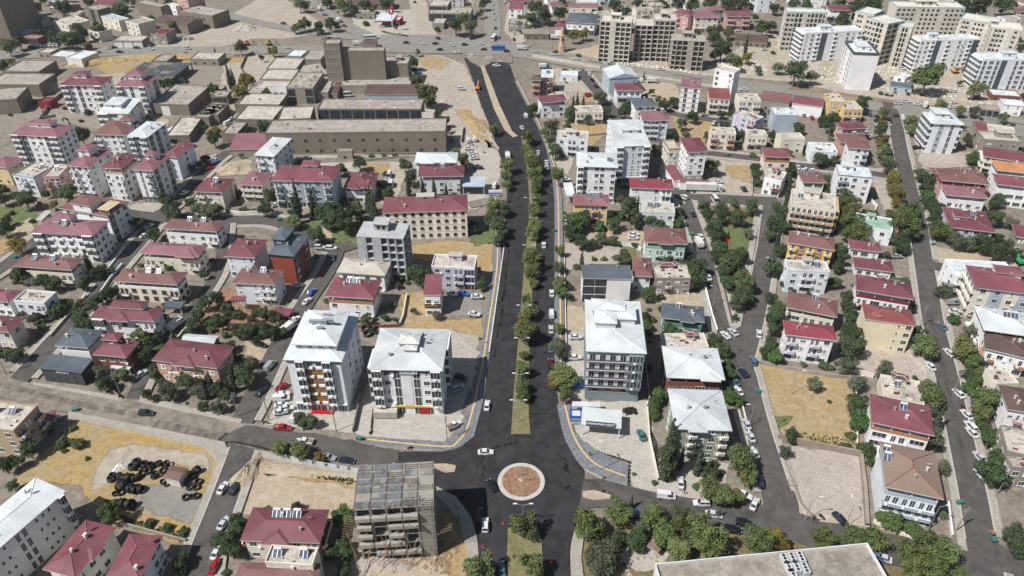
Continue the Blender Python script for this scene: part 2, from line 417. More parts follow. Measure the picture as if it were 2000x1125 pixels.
# roads: centre line in the photograph, real width
road('highway', ASPG, '-60,104 100,103 300,99 520,98 700,96 850,98 1000,104 1175,134 1310,155 1500,180 1690,205 1800,223 2060,270', 15, '', 'highway')
road('highway', ASPG, '-40,116 100,110 300,105 520,104', 7, '', 'highway')
road('highway_slip', ASPG, '1000,96 1100,106 1175,120 1310,142 1500,168 1690,192 1800,207 2060,250', 7, '', 'highway')
road('upper_road', ASPG, '380,5 440,28 520,48 625,66 740,78 860,88 960,100', 11, '', 'upper road')
road('upper_road', ASPG, '390,60 340,72 290,88 240,100', 8, '', 'upper road')
road('north_street', ASPG, '958,-15 962,30 962,60 958,92', 12, '', 'north street')
road('dirt_street', DUST, '812,-20 822,30 838,75', 14, '', 'wide dirt street')
road('north_lane', ASPG, '575,-15 620,15 655,38 690,58 725,74', 12, '', 'red lorry street')
road('plaza', ASPG, '740,80 850,80 950,88 1020,100', 26, '', 'north junction')
road('mill_lane', ASPD, '505,160 480,210 455,260 440,300', 6, '', 'mill lane')
road('back_lane', ASPD, '105,35 80,70 130,95', 5)
road('boulevard_head', ASPD, '925,112 940,108 990,120', 8)
road('slope_street', ASPO, '1128,135 1150,160 1175,190 1200,225 1218,252 1235,275', 8, 'lr', 'slope street')
road('yard_street', ASPO, '1300,218 1340,228 1440,240 1530,245', 6, 'l', 'yard street')
road('quiet_street', ASPO, '1375,300 1480,312 1553,324 1640,332 1740,346', 6.5, 'lr', 'quiet street')
road('lorry_street', ASPO, '1318,340 1336,385 1400,390 1470,394 1520,396', 9, 'lr', 'lorry street')
road('block_street', ASPO, '1200,355 1230,362 1300,352 1325,372', 7, '', 'block street')
road('block_street', ASPO, '1302,275 1290,300 1275,330 1265,352', 6, '')
road('park_street', ASPO, '1338,385 1358,443 1381,506 1396,562 1412,630 1435,685 1452,730 1466,790 1482,850 1502,915 1517,965', 7.6, 'lr', 'park street')
road('park_side_street', ASPO, '1505,396 1500,440 1494,480 1485,540 1474,600 1462,650 1448,700', 8, 'lr', 'park side street')
road('avenue', ASPO, '1735,200 1750,250 1757,290 1778,381 1791,431 1800,493 1811,562 1823,637 1848,737 1865,812 1883,893 1899,968 1912,1043 1935,1150', 7.0, 'lr', 'east avenue')
road('avenue_branch', ASPO, '1805,515 1840,523 1890,532', 6, '', 'avenue branch')
road('avenue_branch', ASPO, '1925,1080 1970,1100 2060,1135', 9, '', 'avenue branch')
road('east_street', ASPO, '1112,968 1180,965 1250,985 1350,1003 1450,1014 1530,1024 1600,1045 1700,1068 1800,1086 1905,1112', 9.5, '', 'east street')
road('east_street_bend', ASPO, '1517,960 1524,985 1520,1010 1490,1022 1440,1015', 9, '', 'east street')
road('market_street', ASPG, '1745,208 1850,225 2060,262', 9, '', 'market street')
road('left_street', ASPO, '500,292 445,300 400,338 352,388 325,412 300,428', 6.5, 'lr', 'left street')
road('cross_street', ASPO, '225,415 270,423 330,428 430,432 520,432 560,440', 8, 'lr', 'cross street')
road('diagonal_street', ASPO, '312,425 275,472 225,530 178,595 112,662 68,712 30,752', 6.8, 'lr', 'diagonal street')
road('middle_lane', ASPO, '440,440 430,520 402,573 362,625 312,690 275,750 258,790', 4.6, 'l', 'narrow lane')
road('pine_lane', ASPO, '662,480 640,530 600,590 578,625', 6.5, 'r', 'brick block street')
road('shop_lane', ASPO, '566,640 535,700 502,770 470,830', 7, 'l', 'forecourt lane')
road('park_front', ASPO, '560,440 600,470 660,485 690,478', 7, '', 'park front')
road('west_edge_street', ASPO, '-30,548 20,515 70,475 100,455', 7, 'lr', 'west edge street')
road('lot_street', ASPO, '478,868 458,925 430,1000 400,1080 388,1150', 7.2, 'lr', 'pipe lot street')
road('school_lane', ASPD, '915,402 950,395 985,385', 6, '', 'school lane')
road('mill_front_lane', ASPD, '560,318 700,312 860,312 920,300', 5)
# the dusty west street and the boulevard with its roundabout
LAYER[0] += .004
WEST = '-40,728 66,751 240,781 275,784 470,827 520,836 690,850 715,868 790,882 800,912 705,918 600,897 495,878 440,866 300,840 135,810 -40,770'
sheet('west_street', ASPD, rough_edge(world(pts_of(WEST)), .35, 5), LAYER[0] + .06)['kind'] = 'structure'
ROADS.append(('west street', [Vector(v) for v in world(pts_of('-40,750 135,785 300,815 470,848 600,870 775,895'))], 6))
BL_L = '938,1150 935,1091 932,1056 921,1013 891,973 853,953 838,930 800,916 772,906 778,885 866,884 901,875 926,855 935,820 945,780 951,731 965,631 979,531 985,450 990,400 987,340 974,300 957,250 937,200 921,150 906,114'
BL_R = '934,121 943,132 950,121 990,122 1003,150 1020,185 1048,245 1066,290 1076,330 1083,390 1083,480 1083,590 1083,700 1087,770 1092,810 1104,860 1125,898 1140,917 1135,960 1127,1010 1113,1060 1111,1090 1113,1150'
LAYER[0] += .004; ZB = LAYER[0] + .07
sheet('boulevard', ASPN, smooth([tuple(p) for p in world(pts_of(BL_L))], 3) + smooth([tuple(p) for p in world(pts_of(BL_R))], 3), ZB)
ROADS.append(('left boulevard carriageway', [Vector(v) for v in world(pts_of('965,1100 965,850 980,700 1000,530 1010,400 1010,330 975,210 925,115'))], 5.5))
ROADS.append(('right boulevard carriageway', [Vector(v) for v in world(pts_of('1085,1100 1080,950 1060,800 1058,700 1064,560 1066,400 1055,310 1000,170 960,110'))], 5.5))
ROADS.append(('roundabout', [Vector(v) for v in world(pts_of('930,890 1000,880 1090,890 1090,990 960,1010 930,940'))], 7))
def raised(name, m, s, h=.15, sm=0, z=None, kerb=KERB):
    P = [tuple(p) for p in world(pts_of(s))]
    if sm: P = smooth(P, sm, True)
    z0 = ZB - .05; return sheet(name, m, P, z0 + .05 + h, z0=0.0, side=kerb)
MED = '998,850 1004,760 1007,731 1015,631 1023,531 1031,450 1035,400 1028,320 1018,268 1028,264 1040,300 1049,350 1052,400 1048,470 1042,531 1038,600 1034,690 1032,760 1033,812 1036,850'
MEDG = ground_mat('median_grass', ('706c4c', '5f603f', '877d60'), .2, .8, 3, .25)
raised('boulevard_median', MEDG, MED, .2)
raised('median_strip', SAND, '938,128 946,131 958,160 975,205 1000,258 1012,268 1002,270 985,255 965,215 950,170', .15)
raised('median_lower', MEDG, '992,1035 1020,1028 1050,1032 1058,1060 1062,1150 988,1150', .2)
raised('traffic_island', SAND, '846,909 870,908 891,912 888,924 870,926 850,917', .15)
raised('traffic_island', SAND, '1138,962 1160,960 1193,970 1190,977 1160,979 1138,973', .15)
# roundabout island: kerb ring and red soil
c0 = G(1018, 943); rx = (G(1064, 943) - G(972, 943)).length / 2
ring = [(c0.x + rx * math.cos(t * math.pi / 24), c0.y + rx * math.sin(t * math.pi / 24)) for t in range(48)]
sheet('roundabout_kerb', KERB, ring, ZB + .2, z0=0, side=KERB)
sheet('roundabout_soil', REDS, rough_edge([(c0.x + (x - c0.x) * .82, c0.y + (y - c0.y) * .82) for x, y in ring], .12, 3, 2), ZB + .215)
# slate pavements with a tactile line
def paved(name, s, line):
    raised(name, SLATE, s, .14)
    b = MB(); ribbon(b, [Vector(p) for p in smooth([tuple(v) for v in world(pts_of(line))], 4)], .5, None, ZB + .145); o = put('tactile_line', b.mesh('tactile_line', [YEL])); o['kind'] = 'structure'
paved('slate_pavement', '1005,160 1048,245 1066,290 1076,330 1083,390 1083,480 1083,590 1083,700 1087,770 1108,770 1103,700 1101,590 1100,480 1098,390 1089,331 1072,290 1056,245 1013,160', '1010,160 1053,245 1070,290 1083,331 1090,390 1091,480 1094,590 1095,700 1098,768')
paved('slate_pavement', '1088,792 1092,815 1098,843 1104,862 1125,900 1139,917 1184,940 1225,951 1227,910 1175,888 1140,866 1122,846 1116,820 1114,792', '1103,793 1112,830 1124,862 1145,893 1172,914 1222,933')
paved('slate_pavement', '979,470 979,531 965,631 957,690 951,731 945,780 935,820 926,855 901,875 866,884 715,870 718,855 866,868 893,855 905,825 915,780 931,731 938,690 946,631 962,531 965,470', '972,470 970,531 955,631 944,705 936,745 925,795 912,840 893,866 866,875 718,861')
raised('curved_pavement', WALK, '853,953 891,973 921,1013 932,1056 935,1091 932,1110 918,1110 908,1060 895,1020 870,985 848,965', .14)
raised('boulevard_pavement', WALK, '1127,1022 1116,1060 1114,1090 1116,1150 1142,1150 1135,1090 1140,1050', .14)
raised('west_pavement', WALK, '66,749 240,777 238,786 66,754', .12); raised('west_pavement', WALK, '275,776 474,822 470,829 272,788', .12)
raised('west_pavement', WALK, '135,806 300,838 440,866 448,890 425,905 400,875 300,852 135,818', .12)
raised('west_pavement', WALK, '498,880 600,899 705,920 700,932 600,912 495,892', .12)
raised('traffic_island_park', WALK, '1350,392 1362,394 1400,510 1416,580 1429,634 1441,634 1450,598 1478,470 1484,402 1490,404 1480,480 1468,540 1455,600 1446,640 1436,645 1424,638 1408,575 1390,500', .12)
# pavements beside the streets, broken where another road crosses
def free(name):
    others = [(P, hw) for (lb, P, hw), wk in zip(ROADS, WALKS + [('', 0, 0, '')] * 9) if wk[0] != name] 
    extra = [(P, hw) for lb, P, hw in ROADS[len(WALKS):]]
    allr = others + extra
    def ok(p):
        for P, hw in allr:
            if any(seg_dist(p, a, c) < hw + .6 for a, c in zip(P, P[1:])): return False
        return True
    return ok
SEEN = []
for name, P, wd, wk in WALKS:
    if not wk: continue
    b = MB(); k = free(name); Q = resample(P, 2.5); PZ = .001 * len(SEEN); SEEN.append(name)
    for s in wk:
        sg = 1 if s == 'l' else -1
        ribbon(b, Q, 1.9, 0, LAYER[0] + .16 + PZ, sg * (wd / 2 + 1.25), 0, k); ribbon(b, Q, .28, 0, LAYER[0] + .1655 + PZ, sg * (wd / 2 + .16), 1, k)
    o = put('pavement', b.mesh('pavement', [WALK, KERB])); o['kind'] = 'structure'
# drill-flat tracks, tyre streaks and patches on the asphalt
rnd = random.Random(11)
PATCH = ground_mat('dusty_track', ('4c4a48', '424140', '57544f'), .3, .8, 4, .2, .9, bumpd=.02, faint=True)
b = MB()
for s, wdt in (('905,905 940,885 1000,872 1075,890 1130,930', 1.0), ('925,930 960,880 1040,868 1110,905 1140,935', .7), ('965,1010 945,960 950,905 1000,875', .8), ('1090,905 1120,930 1180,955', 1.2), ('1085,1000 1100,960 1140,950 1200,970', .9), ('965,700 985,560 1000,440', .5), ('958,800 972,690 990,540', .5), ('1062,700 1066,560 1068,430', .4)):
    TZ = [ZB + .006] if 'TZ' not in globals() else TZ; TZ[0] += .002; ribbon(b, [Vector(p) for p in smooth([tuple(v) for v in world(pts_of(s))], 6)], wdt, None, TZ[0])
for s, wdt in (('300,834 420,858 520,868 620,880 720,890', 5.0), ('0,752 150,790 300,818', 2.2), ('560,868 680,885 790,895', 2.5), ('1150,935 1260,968 1400,1003 1490,1008', 2.2), ('1812,600 1850,760 1890,940', 1.4), ('1395,600 1440,720 1475,850', 1.2), ('930,1000 935,930 965,880 1010,860', 2.5), ('1110,1000 1100,900 1070,850 1058,760', 2.0), ('975,640 1000,470 1008,360', 2.0), ('945,850 960,740 970,640', 1.6)):
    TZ[0] += .002; ribbon(b, [Vector(p) for p in smooth([tuple(v) for v in world(pts_of(s))], 6)], wdt, None, TZ[0])
o = put('tyre_tracks', b.mesh('tyre_tracks', [PATCH])); o['kind'] = 'structure'

sv = LAYER[0]; LAYER[0] = ZB + .055
FRAY['asphalt_patch'] = 2; FRAY['dust_patch'] = 2
zone('asphalt_patch', ASPO, '430,860 480,836 600,850 700,866 775,884 775,906 700,908 600,890 500,872', .4)
zone('dust_patch', ASPD, '900,104 1000,108 1000,124 960,122 940,134 920,122', .4)
LAYER[0] = sv
# ---------------------------------------------------------------- buildings
BAYS = {}
FRAME = paint('d8d8d6', 0.6, 0.05, 0.05)
FRAMEB = paint('5a3a28', 0.6, 0.05, 0.05)
GLASS = glass()
DARKV = paint((0.03, 0.028, 0.026), 0.9, 0.2, 0.1)  # near-black stand-in for the shade inside openings; also the cooling fans
CONC = paint('a39c90', 0.9, 0.2, 0.4)
CONCD = paint('8a8277', 0.9, 0.25, 0.5)
BAYNAME = {'w': 'window', 'W': 'window', 'd': 'french_window', 'n': 'small_window', 's': 'stair_window', 'b': 'balcony', 'e': 'glazed_balcony', 'B': 'balcony',
           'v': 'french_window', 'o': 'dark_opening_panel', 'a': 'arched_window', 'g': 'shop_window', 'r': 'roller_shutter', 'p': 'facade_panel', 'q': 'facade_panel', 'x': 'dark_opening_panel', 'k': 'balcony'}
def framed(b, w, z0, z1, fi=1, gi=2, mull=1, t=0.09, pr=0.08):
    x0, x1 = -w / 2, w / 2
    b.box(x0 - t, x0, -pr, 0, z0 - t, z1 + t, fi, bottom=False); b.box(x1, x1 + t, -pr, 0, z0 - t, z1 + t, fi, bottom=False)
    b.box(x0, x1, -pr, 0, z1, z1 + t, fi); b.box(x0 - t - .05, x1 + t + .05, -pr - .1, 0, z0 - t, z0, fi)
    b.quad((x0, -.02, z0), (x1, -.02, z0), (x1, -.02, z1), (x0, -.02, z1), gi)
    for i in range(mull):
        x = x0 + (i + 1) * w / (mull + 1); b.box(x - .035, x + .035, -.06, -.03, z0, z1, fi, bottom=False)
def bay_geom(t, cw, sh, var=0):
    """One bay of a facade, wall plane at y = 0, outside towards -y. Slots: 0 parapet/accent, 1 frame, 2 glass, 3 wall accent."""
    b = MB()
    if t == 'w':
        ww, zt = min(1.6, cw * .62), min(2.45, sh - .45); framed(b, ww, .9, zt)
        if var == 1: b.box(-ww / 2, ww / 2, -.05, -.025, .9 + (zt - .9) * .45, zt, 1)          # shutter half down
        if var == 2: b.box(-ww / 2 + .03, -ww * .12, -.045, -.025, .9, zt, 1); b.box(ww * .2, ww / 2 - .03, -.045, -.025, .9, zt, 1)   # pale curtains
        if var == 3: b.box(ww / 2 + .22, ww / 2 + 1.0, -.42, -.02, .35, .9, 1)                 # air conditioner
        if var == 4: b.box(-ww / 2 - .2, ww / 2 + .2, -.9, 0, zt + .12, zt + .2, 3)            # small awning
    elif t == 'W': framed(b, cw * .72, .85, min(2.5, sh - .45), mull=2)
    elif t == 'n': framed(b, .55, 1.3, 2.2, mull=0)
    elif t == 'd': framed(b, min(1.6, cw * .6), .15, min(2.5, sh - .35))
    elif t == 's':
        b.quad((-cw * .3, -.03, 0), (cw * .3, -.03, 0), (cw * .3, -.03, sh), (-cw * .3, -.03, sh), 2)
        for x in (-cw * .3, 0, cw * .3): b.box(x - .05, x + .05, -.09, -.035, 0, sh, 1, bottom=False)
        b.box(-cw * .3, cw * .3, -.08, -.035, sh - .35, sh - .05, 1)
    elif t == 'o': b.box(-min(.8, cw * .32), min(.8, cw * .32), -.03, 0, .8, 2.3, 2, bottom=False)  # flat dark panel on the wall, the hole's shade put into its colour
    elif t == 'x': b.box(-cw * .46, cw * .46, -.03, 0, .05, sh - .4, 2, bottom=False)  # whole open bay as a dark panel, its inner shade painted
    elif t == 'a':
        w, z0, z1 = min(1.4, cw * .5), .95, 2.05
        pts = [(-w / 2, z0), (w / 2, z0)] + [(w / 2 * math.cos(k * math.pi / 6), z1 + w * .28 * math.sin(k * math.pi / 6)) for k in range(7)]
        b.poly([(x, -.03, z) for x, z in pts], 2)
        for (p, q) in zip(pts, pts[1:] + pts[:1]):
            b.tube((p[0], -.05, p[1]), (q[0], -.05, q[1]), .07, seg=4, mi=1, cap=False)
        b.box(-.05, .05, -.08, -.035, z0, z1 + .35, 1); b.box(-w / 2, w / 2, -.08, -.035, z1 - .25, z1 - .17, 1)
        b.box(-w / 2 - .15, w / 2 + .15, -.16, 0, z0 - .3, z0 - .12, 0)
    elif t in 'bBk':
        W = cw * (.94 if t != 'B' else 1.0); D = 1.35 if t != 'k' else 1.0
        x0, x1 = -W / 2, W / 2
        b.box(x0, x1, -D, -.01, -.12, .1, 0)
        b.box(x0, x1, -D, -D + .12, .1, 1.0, 0, bottom=False)
        b.box(x0, x0 + .12, -D + .12, -.01, .1, 1.0, 0, bottom=False); b.box(x1 - .12, x1, -D + .12, -.01, .1, 1.0, 0, bottom=False)
        b.box(x0, x1, -D - .06, -D + .18, 1.0, 1.08, 1)
        framed(b, W * .34, .12, 2.3, mull=1) if W < 3.2 else None
        if W >= 3.2:
            for cx, ww in ((-W * .24, W * .26), (W * .22, W * .3)):
                b.quad((cx - ww / 2, -.03, .12), (cx + ww / 2, -.03, .12), (cx + ww / 2, -.03, 2.35), (cx - ww / 2, -.03, 2.35), 2)
                for x in (cx - ww / 2, cx, cx + ww / 2): b.box(x - .05, x + .05, -.08, -.035, .12, 2.4, 1)
        if W > 2.8:                               # washing and an air conditioner on the balcony
            b.box(x0 + .3, x0 + .95, -D - .42, -D - .07, .35, .85, 1)
    elif t == 'e':
        W = cw * .96; D = 1.3; x0, x1 = -W / 2, W / 2
        b.box(x0, x1, -D, -.01, -.15, .95, 0)
        b.box(x0 + .05, x1 - .05, -D + .05, -.01, .95, sh - .32, 2, bottom=False)
        b.box(x0, x1, -D, -.01, sh - .32, sh - .15, 0)
        k = max(2, int(W / .9))
        for i in range(k + 1):
            x = x0 + .05 + (W - .1) * i / k; b.box(x - .04, x + .04, -D + .005, -D + .05, .95, sh - .32, 1, bottom=False)
        b.box(-.1 + x0 * .3, .6 + x0 * .3, -D - .4, -D, .25, .75, 1)
    elif t == 'v':
        framed(b, min(1.6, cw * .6), .1, 2.35); b.box(-cw * .33, cw * .33, -.45, -.005, -.1, .75, 0)
    elif t == 'g':
        b.box(-cw * .45, cw * .45, -.05, 0, .25, sh - .7, 2, bottom=False)
        for i in range(4):
            x = -cw * .45 + i * cw * .3; b.box(x - .05, x + .05, -.12, -.055, .2, sh - .7, 1)
        b.box(-cw * .5, cw * .5, -.3, 0, sh - .68, sh - .1, 0)
    elif t == 'r':
        b.box(-cw * .42, cw * .42, -.06, 0, .05, sh - .6, 1, bottom=False); b.box(-cw * .46, cw * .46, -.14, 0, sh - .6, sh - .35, 0)
        for i in range(5): b.box(-cw * .42, cw * .42, -.09, -.062, .3 + i * .45, .36 + i * .45, 1)
    elif t == 'p':
        b.box(-cw * .47, cw * .47, -.1, -.01, 0, sh, 3, bottom=False)
        c = MB(); framed(c, min(1.5, cw * .5), .9, 2.35)
        n = len(b.v); b.v += [(x, y - .1, z) for x, y, z in c.v]; b.f += [tuple(i + n for i in f) for f in c.f]; b.m += c.m
    elif t == 'q': b.box(-cw * .47, cw * .47, -.1, -.01, 0, sh, 3, bottom=False)
    return b
def bay(t, cw, sh, mats, var=0):
    cw, sh = round(cw * 2) / 2, round(sh * 5) / 5
    if t != 'w': var = 0
    k = (t, cw, sh, var) + tuple(m.name for m in mats)
    if k not in BAYS:
        g = bay_geom(t, cw, sh, var); BAYS[k] = (g.mesh(BAYNAME[t], mats), g)
    return BAYS[k]

PANEL = None
def solar_meshes():
    global PANEL
    if PANEL: return PANEL
    gm = glass((0.035, 0.045, 0.065), 'solar_glass', 0.15); al = paint('b9bcc0', 0.4, 0.05, 0.1, metal=0.3); tk = paint('d9d9d6', 0.35, 0.1, 0.2, metal=0.2)
    b = MB()
    for x in (-1.0, .05):
        a, c, d, e = (x, -.9, .15), (x + .95, -.9, .15), (x + .95, .55, 1.2), (x, .55, 1.2)
        b.quad(a, c, d, e, 0)
        b.quad((a[0], a[1], .05), (e[0], e[1], 1.1), (d[0], d[1], 1.1), (c[0], c[1], .05), 1)
        for p, q in ((a, c), (c, d), (d, e), (e, a)): b.tube(p, q, .05, seg=4, mi=1, cap=False)
    for x in (-.95, .95):
        b.tube((x, .6, 0), (x, .6, 1.2), .04, seg=4, mi=1)
    p = b.mesh('solar_panel', [gm, al])
    b = MB(); b.tube((-.9, .75, 1.65), (.9, .75, 1.65), .36, seg=10, mi=0)
    for x in (-.7, .7):
        b.tube((x, .5, 0), (x, .62, 1.4), .04, seg=4, mi=1); b.tube((x, 1.0, 0), (x, .88, 1.4), .04, seg=4, mi=1)
    t = b.mesh('water_tank', [tk, al])
    b = MB(); k = 10
    for j in range(2):
        r0, r1 = (.05, .32) if j == 0 else (.32, .55); z0, z1 = (0, .06) if j == 0 else (.06, .2)
        for i in range(k):
            q0, q1 = 2 * math.pi * i / k, 2 * math.pi * (i + 1) / k
            b.quad((r0 * math.cos(q0), -z0, r0 * math.sin(q0)), (r0 * math.cos(q1), -z0, r0 * math.sin(q1)), (r1 * math.cos(q1), -z1, r1 * math.sin(q1)), (r1 * math.cos(q0), -z1, r1 * math.sin(q0)), 0)
    for v in range(len(b.v)):
        x, y, z = b.v[v]; b.v[v] = (x, y * .85 - z * .5 * .6, z * .85 - y * .5 + .95)
    b.tube((0, 0, 0), (0, 0, .95), .04, seg=5, mi=1); b.tube((0, 0, .95), (0, -.5, 1.15), .025, seg=4, mi=1)
    d = b.mesh('satellite_dish', [tk, al])
    b = MB(); b.tube((0, 0, 0), (0, 0, 1.1), .5, seg=12); bt = b.mesh('water_barrel', [paint('2f6fb0', .5)])
    PANEL = (p, t, d, bt); return PANEL

def ridge_pts(w, d, H, slope, kind):
    """Eave rectangle (+-w/2, +-d/2) -> ridge end points."""
    if kind in 'H':
        if w >= d: return (-(w - d) / 2, 0, H + slope * d / 2), ((w - d) / 2, 0, H + slope * d / 2)
        return (0, -(d - w) / 2, H + slope * w / 2), (0, (d - w) / 2, H + slope * w / 2)
    if kind == 'G': return (-w / 2, 0, H + slope * d / 2), (w / 2, 0, H + slope * d / 2)
    return (0, -d / 2, H + slope * w / 2), (0, d / 2, H + slope * w / 2)
def roof_mesh(w, d, H, slope, kind, mats, th=.28, cap=True):
    """Slots 0 sheet, 1 fascia, 2 ridge caps."""
    b = MB(); A, B, C, D = (-w / 2, -d / 2, H), (w / 2, -d / 2, H), (w / 2, d / 2, H), (-w / 2, d / 2, H)
    if kind == 'M':
        zz = slope * d; C2, D2 = (C[0], C[1], H + zz), (D[0], D[1], H + zz)
        b.quad(A, B, C2, D2, 0)
        lo = lambda p: (p[0], p[1], p[2] - th)
        for p, q in ((A, B), (B, C2), (C2, D2), (D2, A)): b.quad(lo(p), lo(q), q, p, 1)
        b.quad(lo(D2), lo(C2), lo(B), lo(A), 1); return b.mesh('roof', mats)
    P, Q = ridge_pts(w, d, H, slope, kind)
    if kind == 'H' and w >= d or kind == 'G':
        b.quad(A, B, Q, P, 0); b.quad(C, D, P, Q, 0); e1, e2 = (B, C, Q), (D, A, P)
    else:
        b.quad(B, C, Q, P, 0); b.quad(D, A, P, Q, 0); e1, e2 = (A, B, P), (C, D, Q)
    mi = 0 if kind == 'H' else 1
    b.poly(e1, mi); b.poly(e2, mi)
    lo = lambda p: (p[0], p[1], p[2] - th)
    for p, q in ((A, B), (B, C), (C, D), (D, A)): b.quad(lo(p), lo(q), q, p, 1)
    b.quad(lo(D), lo(C), lo(B), lo(A), 1)
    if cap:
        up = lambda p: (p[0], p[1], p[2] + .03)
        b.tube(up(P), up(Q), .13, seg=5, mi=2)
        if kind == 'H':
            first = (A, P), (D, P), (B, Q), (C, Q)
            if w < d: first = (A, P), (B, P), (C, Q), (D, Q)
            for p, q in first: b.tube(up(p), up(q), .11, seg=5, mi=2)
    return b.mesh('roof', mats)
def roof_z(x, y, w, d, H, slope, kind):
    if kind == 'H': return H + slope * min(w / 2 - abs(x), d / 2 - abs(y))
    if kind == 'G': return H + slope * (d / 2 - abs(y))
    if kind == 'g': return H + slope * (w / 2 - abs(x))
    if kind == 'M': return H + slope * (y + d / 2)
    return H
HOUSES = []
SKEWS = []; ALIAS = {}
def alias(s):
    if len(s.split()) > 8:
        for cut in (' with ', ' under ', ' beside ', ' next ', ' before ', ' behind ', ' by ', ' on ', ' at ', ' over ', ' of '):
            if cut in s and len(s.split(cut)[0].split()) > 3 and ALIAS.get(s.split(cut)[0], s) == s:
                ALIAS[s.split(cut)[0]] = s; return s.split(cut)[0]
        return ' '.join(s.split()[:8]) if s.split()[7] not in ('the', 'a', 'of', 'by', 'and', 'with') else ' '.join(s.split()[:7])
    return s
def frame_of(A, B, C, H):
    a, b, c = G(*A, H), G(*B, H), G(*C, H)
    u = (b - a); u.z = 0; w = u.length; u.normalize(); v = Vector((-u.y, u.x, 0))
    bc = c - b; d = bc.dot(v); sk = math.degrees(math.atan2(bc.dot(u), d))
    mid = (a + b) / 2 + v * d / 2 + u * bc.dot(u) * .5
    return (mid.x, mid.y), w, d, math.atan2(u.y, u.x), sk
def house(short, A, B, C, H, n, kind, wall, roof, front='', side='', opts='', cat='building'):
    o = {}
    for t in opts.split(','):
        if not t: continue
        k, _, v = t.partition('='); o[k] = v if v else True
    (cx, cy), w, d, rz, sk = frame_of(A, B, C, H)
    if abs(sk) > 22 or w < 2.5 or d < 2.5: SKEWS.append((short, round(sk), round(w, 1), round(d, 1)))
    d = max(d, 3.0)
    SITES.append((alias(short), cx, cy, (w + d) / 4))
    top = px_of((cx, cy, H / 2)); base_row = px_of((cx, cy, 0))[1]
    pxm = scale_at(*px_of((cx, cy, 0)))
    each = pxm >= 4.2 and 'join' not in o          # windows about ten pixels across and more are parts of their own
    root = empty(o.get('name', 'apartment_building' if n >= 4 else 'house'), (cx, cy, 0), rz)
    HOUSES.append((cx, cy, w, d, rz, H))
    n = max(1, int(n)); sh = H / n
    oh = float(o.get('oh', .75 if kind in 'H' else .3 if kind in 'GgM' else 0))
    oh = min(oh, w * .12, d * .12)
    bw, bd = w - 2 * oh, d - 2 * oh
    wm = paint(wall, .85, float(o.get('var', .14)), float(o.get('dirt', .3)))
    fas = paint(o.get('fas', 'cfcac4'), .7)
    slope = float(o.get('sl', .3 if kind == 'H' else .22))
    terr = 't' in o
    tz = H - .28 if kind in 'HGgM' else H
    wt = tz - min(sh * .92, 2.7) if terr else tz
    # walls
    b = MB(); b.box(-bw / 2, bw / 2, -bd / 2, bd / 2, 0, wt, 0)
    if kind in 'Gg':
        pw, pd = bw / 2 - .01, bd / 2 - .01
        P, Q = ridge_pts(2 * pw, 2 * pd, tz + .02, slope, kind)
        if kind == 'g': b.poly([(-pw, -pd, tz), (pw, -pd, tz), P], 0); b.poly([(pw, pd, tz), (-pw, pd, tz), Q], 0)
        else: b.poly([(pw, -pd, tz), (pw, pd, tz), Q], 0); b.poly([(-pw, pd, tz), (-pw, -pd, tz), P], 0)
    wallo = put('wall', b.mesh('wall', [wm]), root)
    bal = paint(o.get('bal', wall), .75, .08, .15); acc = paint(o.get('acc', '8a6a45'), .8)
    frm = FRAMEB if 'brown' in o else paint('4a4d51', .6) if 'dark' in o else FRAME
    gl = GLASS
    mats = [bal, frm, gl, acc]
    joined = MB(); jm = mats; wr = random.Random(short + 'w')
    def place(t, cw, h, x, y, z, q):
        if t == '.': return
        me, g = bay(t, cw, h, mats, wr.choice((0, 0, 1, 2, 3, 0, 2)))
        if each: put(BAYNAME[t], me, root, (x, y, z), q)
        else:
            c, s = math.cos(q), math.sin(q); n0 = len(joined.v)
            joined.v += [(x + c * a - s * e, y + s * a + c * e, z + f) for a, e, f in g.v]
            joined.f += [tuple(i + n0 for i in f) for f in g.f]; joined.m += g.m
    def facade(pat, length, fn, q, gf=None):
        if not pat and gf is None: return
        floors = n - (1 if terr else 0)
        for k in range(floors):
            p = gf if (k == 0 and gf is not None) else pat
            if not p: continue
            cw = length / len(p)
            for i, t in enumerate(p):
                x, y = fn(-length / 2 + cw * (i + .5)); tt = t
                if k == 0 and t in 'beBk': tt = 'W' if cw > 2.4 else 'w'
                if k == 0 and t == 'v': tt = 'w'
                place(tt, cw, sh, x, y, k * sh, q)
    if front == '*': front = 'w' * max(1, int(bw / 3.6))
    if side == '*': side = 'w' * max(1, int(bd / 4.2))
    facade(front, bw, lambda s: (s, -bd / 2), 0, o.get('gf'))
    facade(side, bd, lambda s: (bw / 2, s), R(90), o.get('gs'))
    facade(o.get('left', side), bd, lambda s: (-bw / 2, -s), R(-90), o.get('gs'))
    if joined.v:
        j = put('facade_openings', joined.mesh('facade_openings', jm), root); j['kind'] = 'stuff'
    # bands and plinth
    if 'band' in o:
        bb = paint(o['band'], .8)
        for k in range(1, n + (0 if terr else 1)):
            z = k * sh - .1
            if z > wt: break
            b = MB(); e = .06; b.prism([(-bw / 2 - e, -bd / 2 - e), (bw / 2 + e, -bd / 2 - e), (bw / 2 + e, bd / 2 + e), (-bw / 2 - e, bd / 2 + e)], z, min(z + .25, wt + .01), 0)
            put('cornice_band', b.mesh('cornice_band', [bb]), root)
    if 'crown' in o:
        e = .12; b = MB(); b.prism([(-bw / 2 - e, -bd / 2 - e), (bw / 2 + e, -bd / 2 - e), (bw / 2 + e, bd / 2 + e), (-bw / 2 - e, bd / 2 + e)], wt - 1.1, wt - .01, 0)
        put('eaves_band', b.mesh('eaves_band', [paint(o['crown'], .8)]), root)
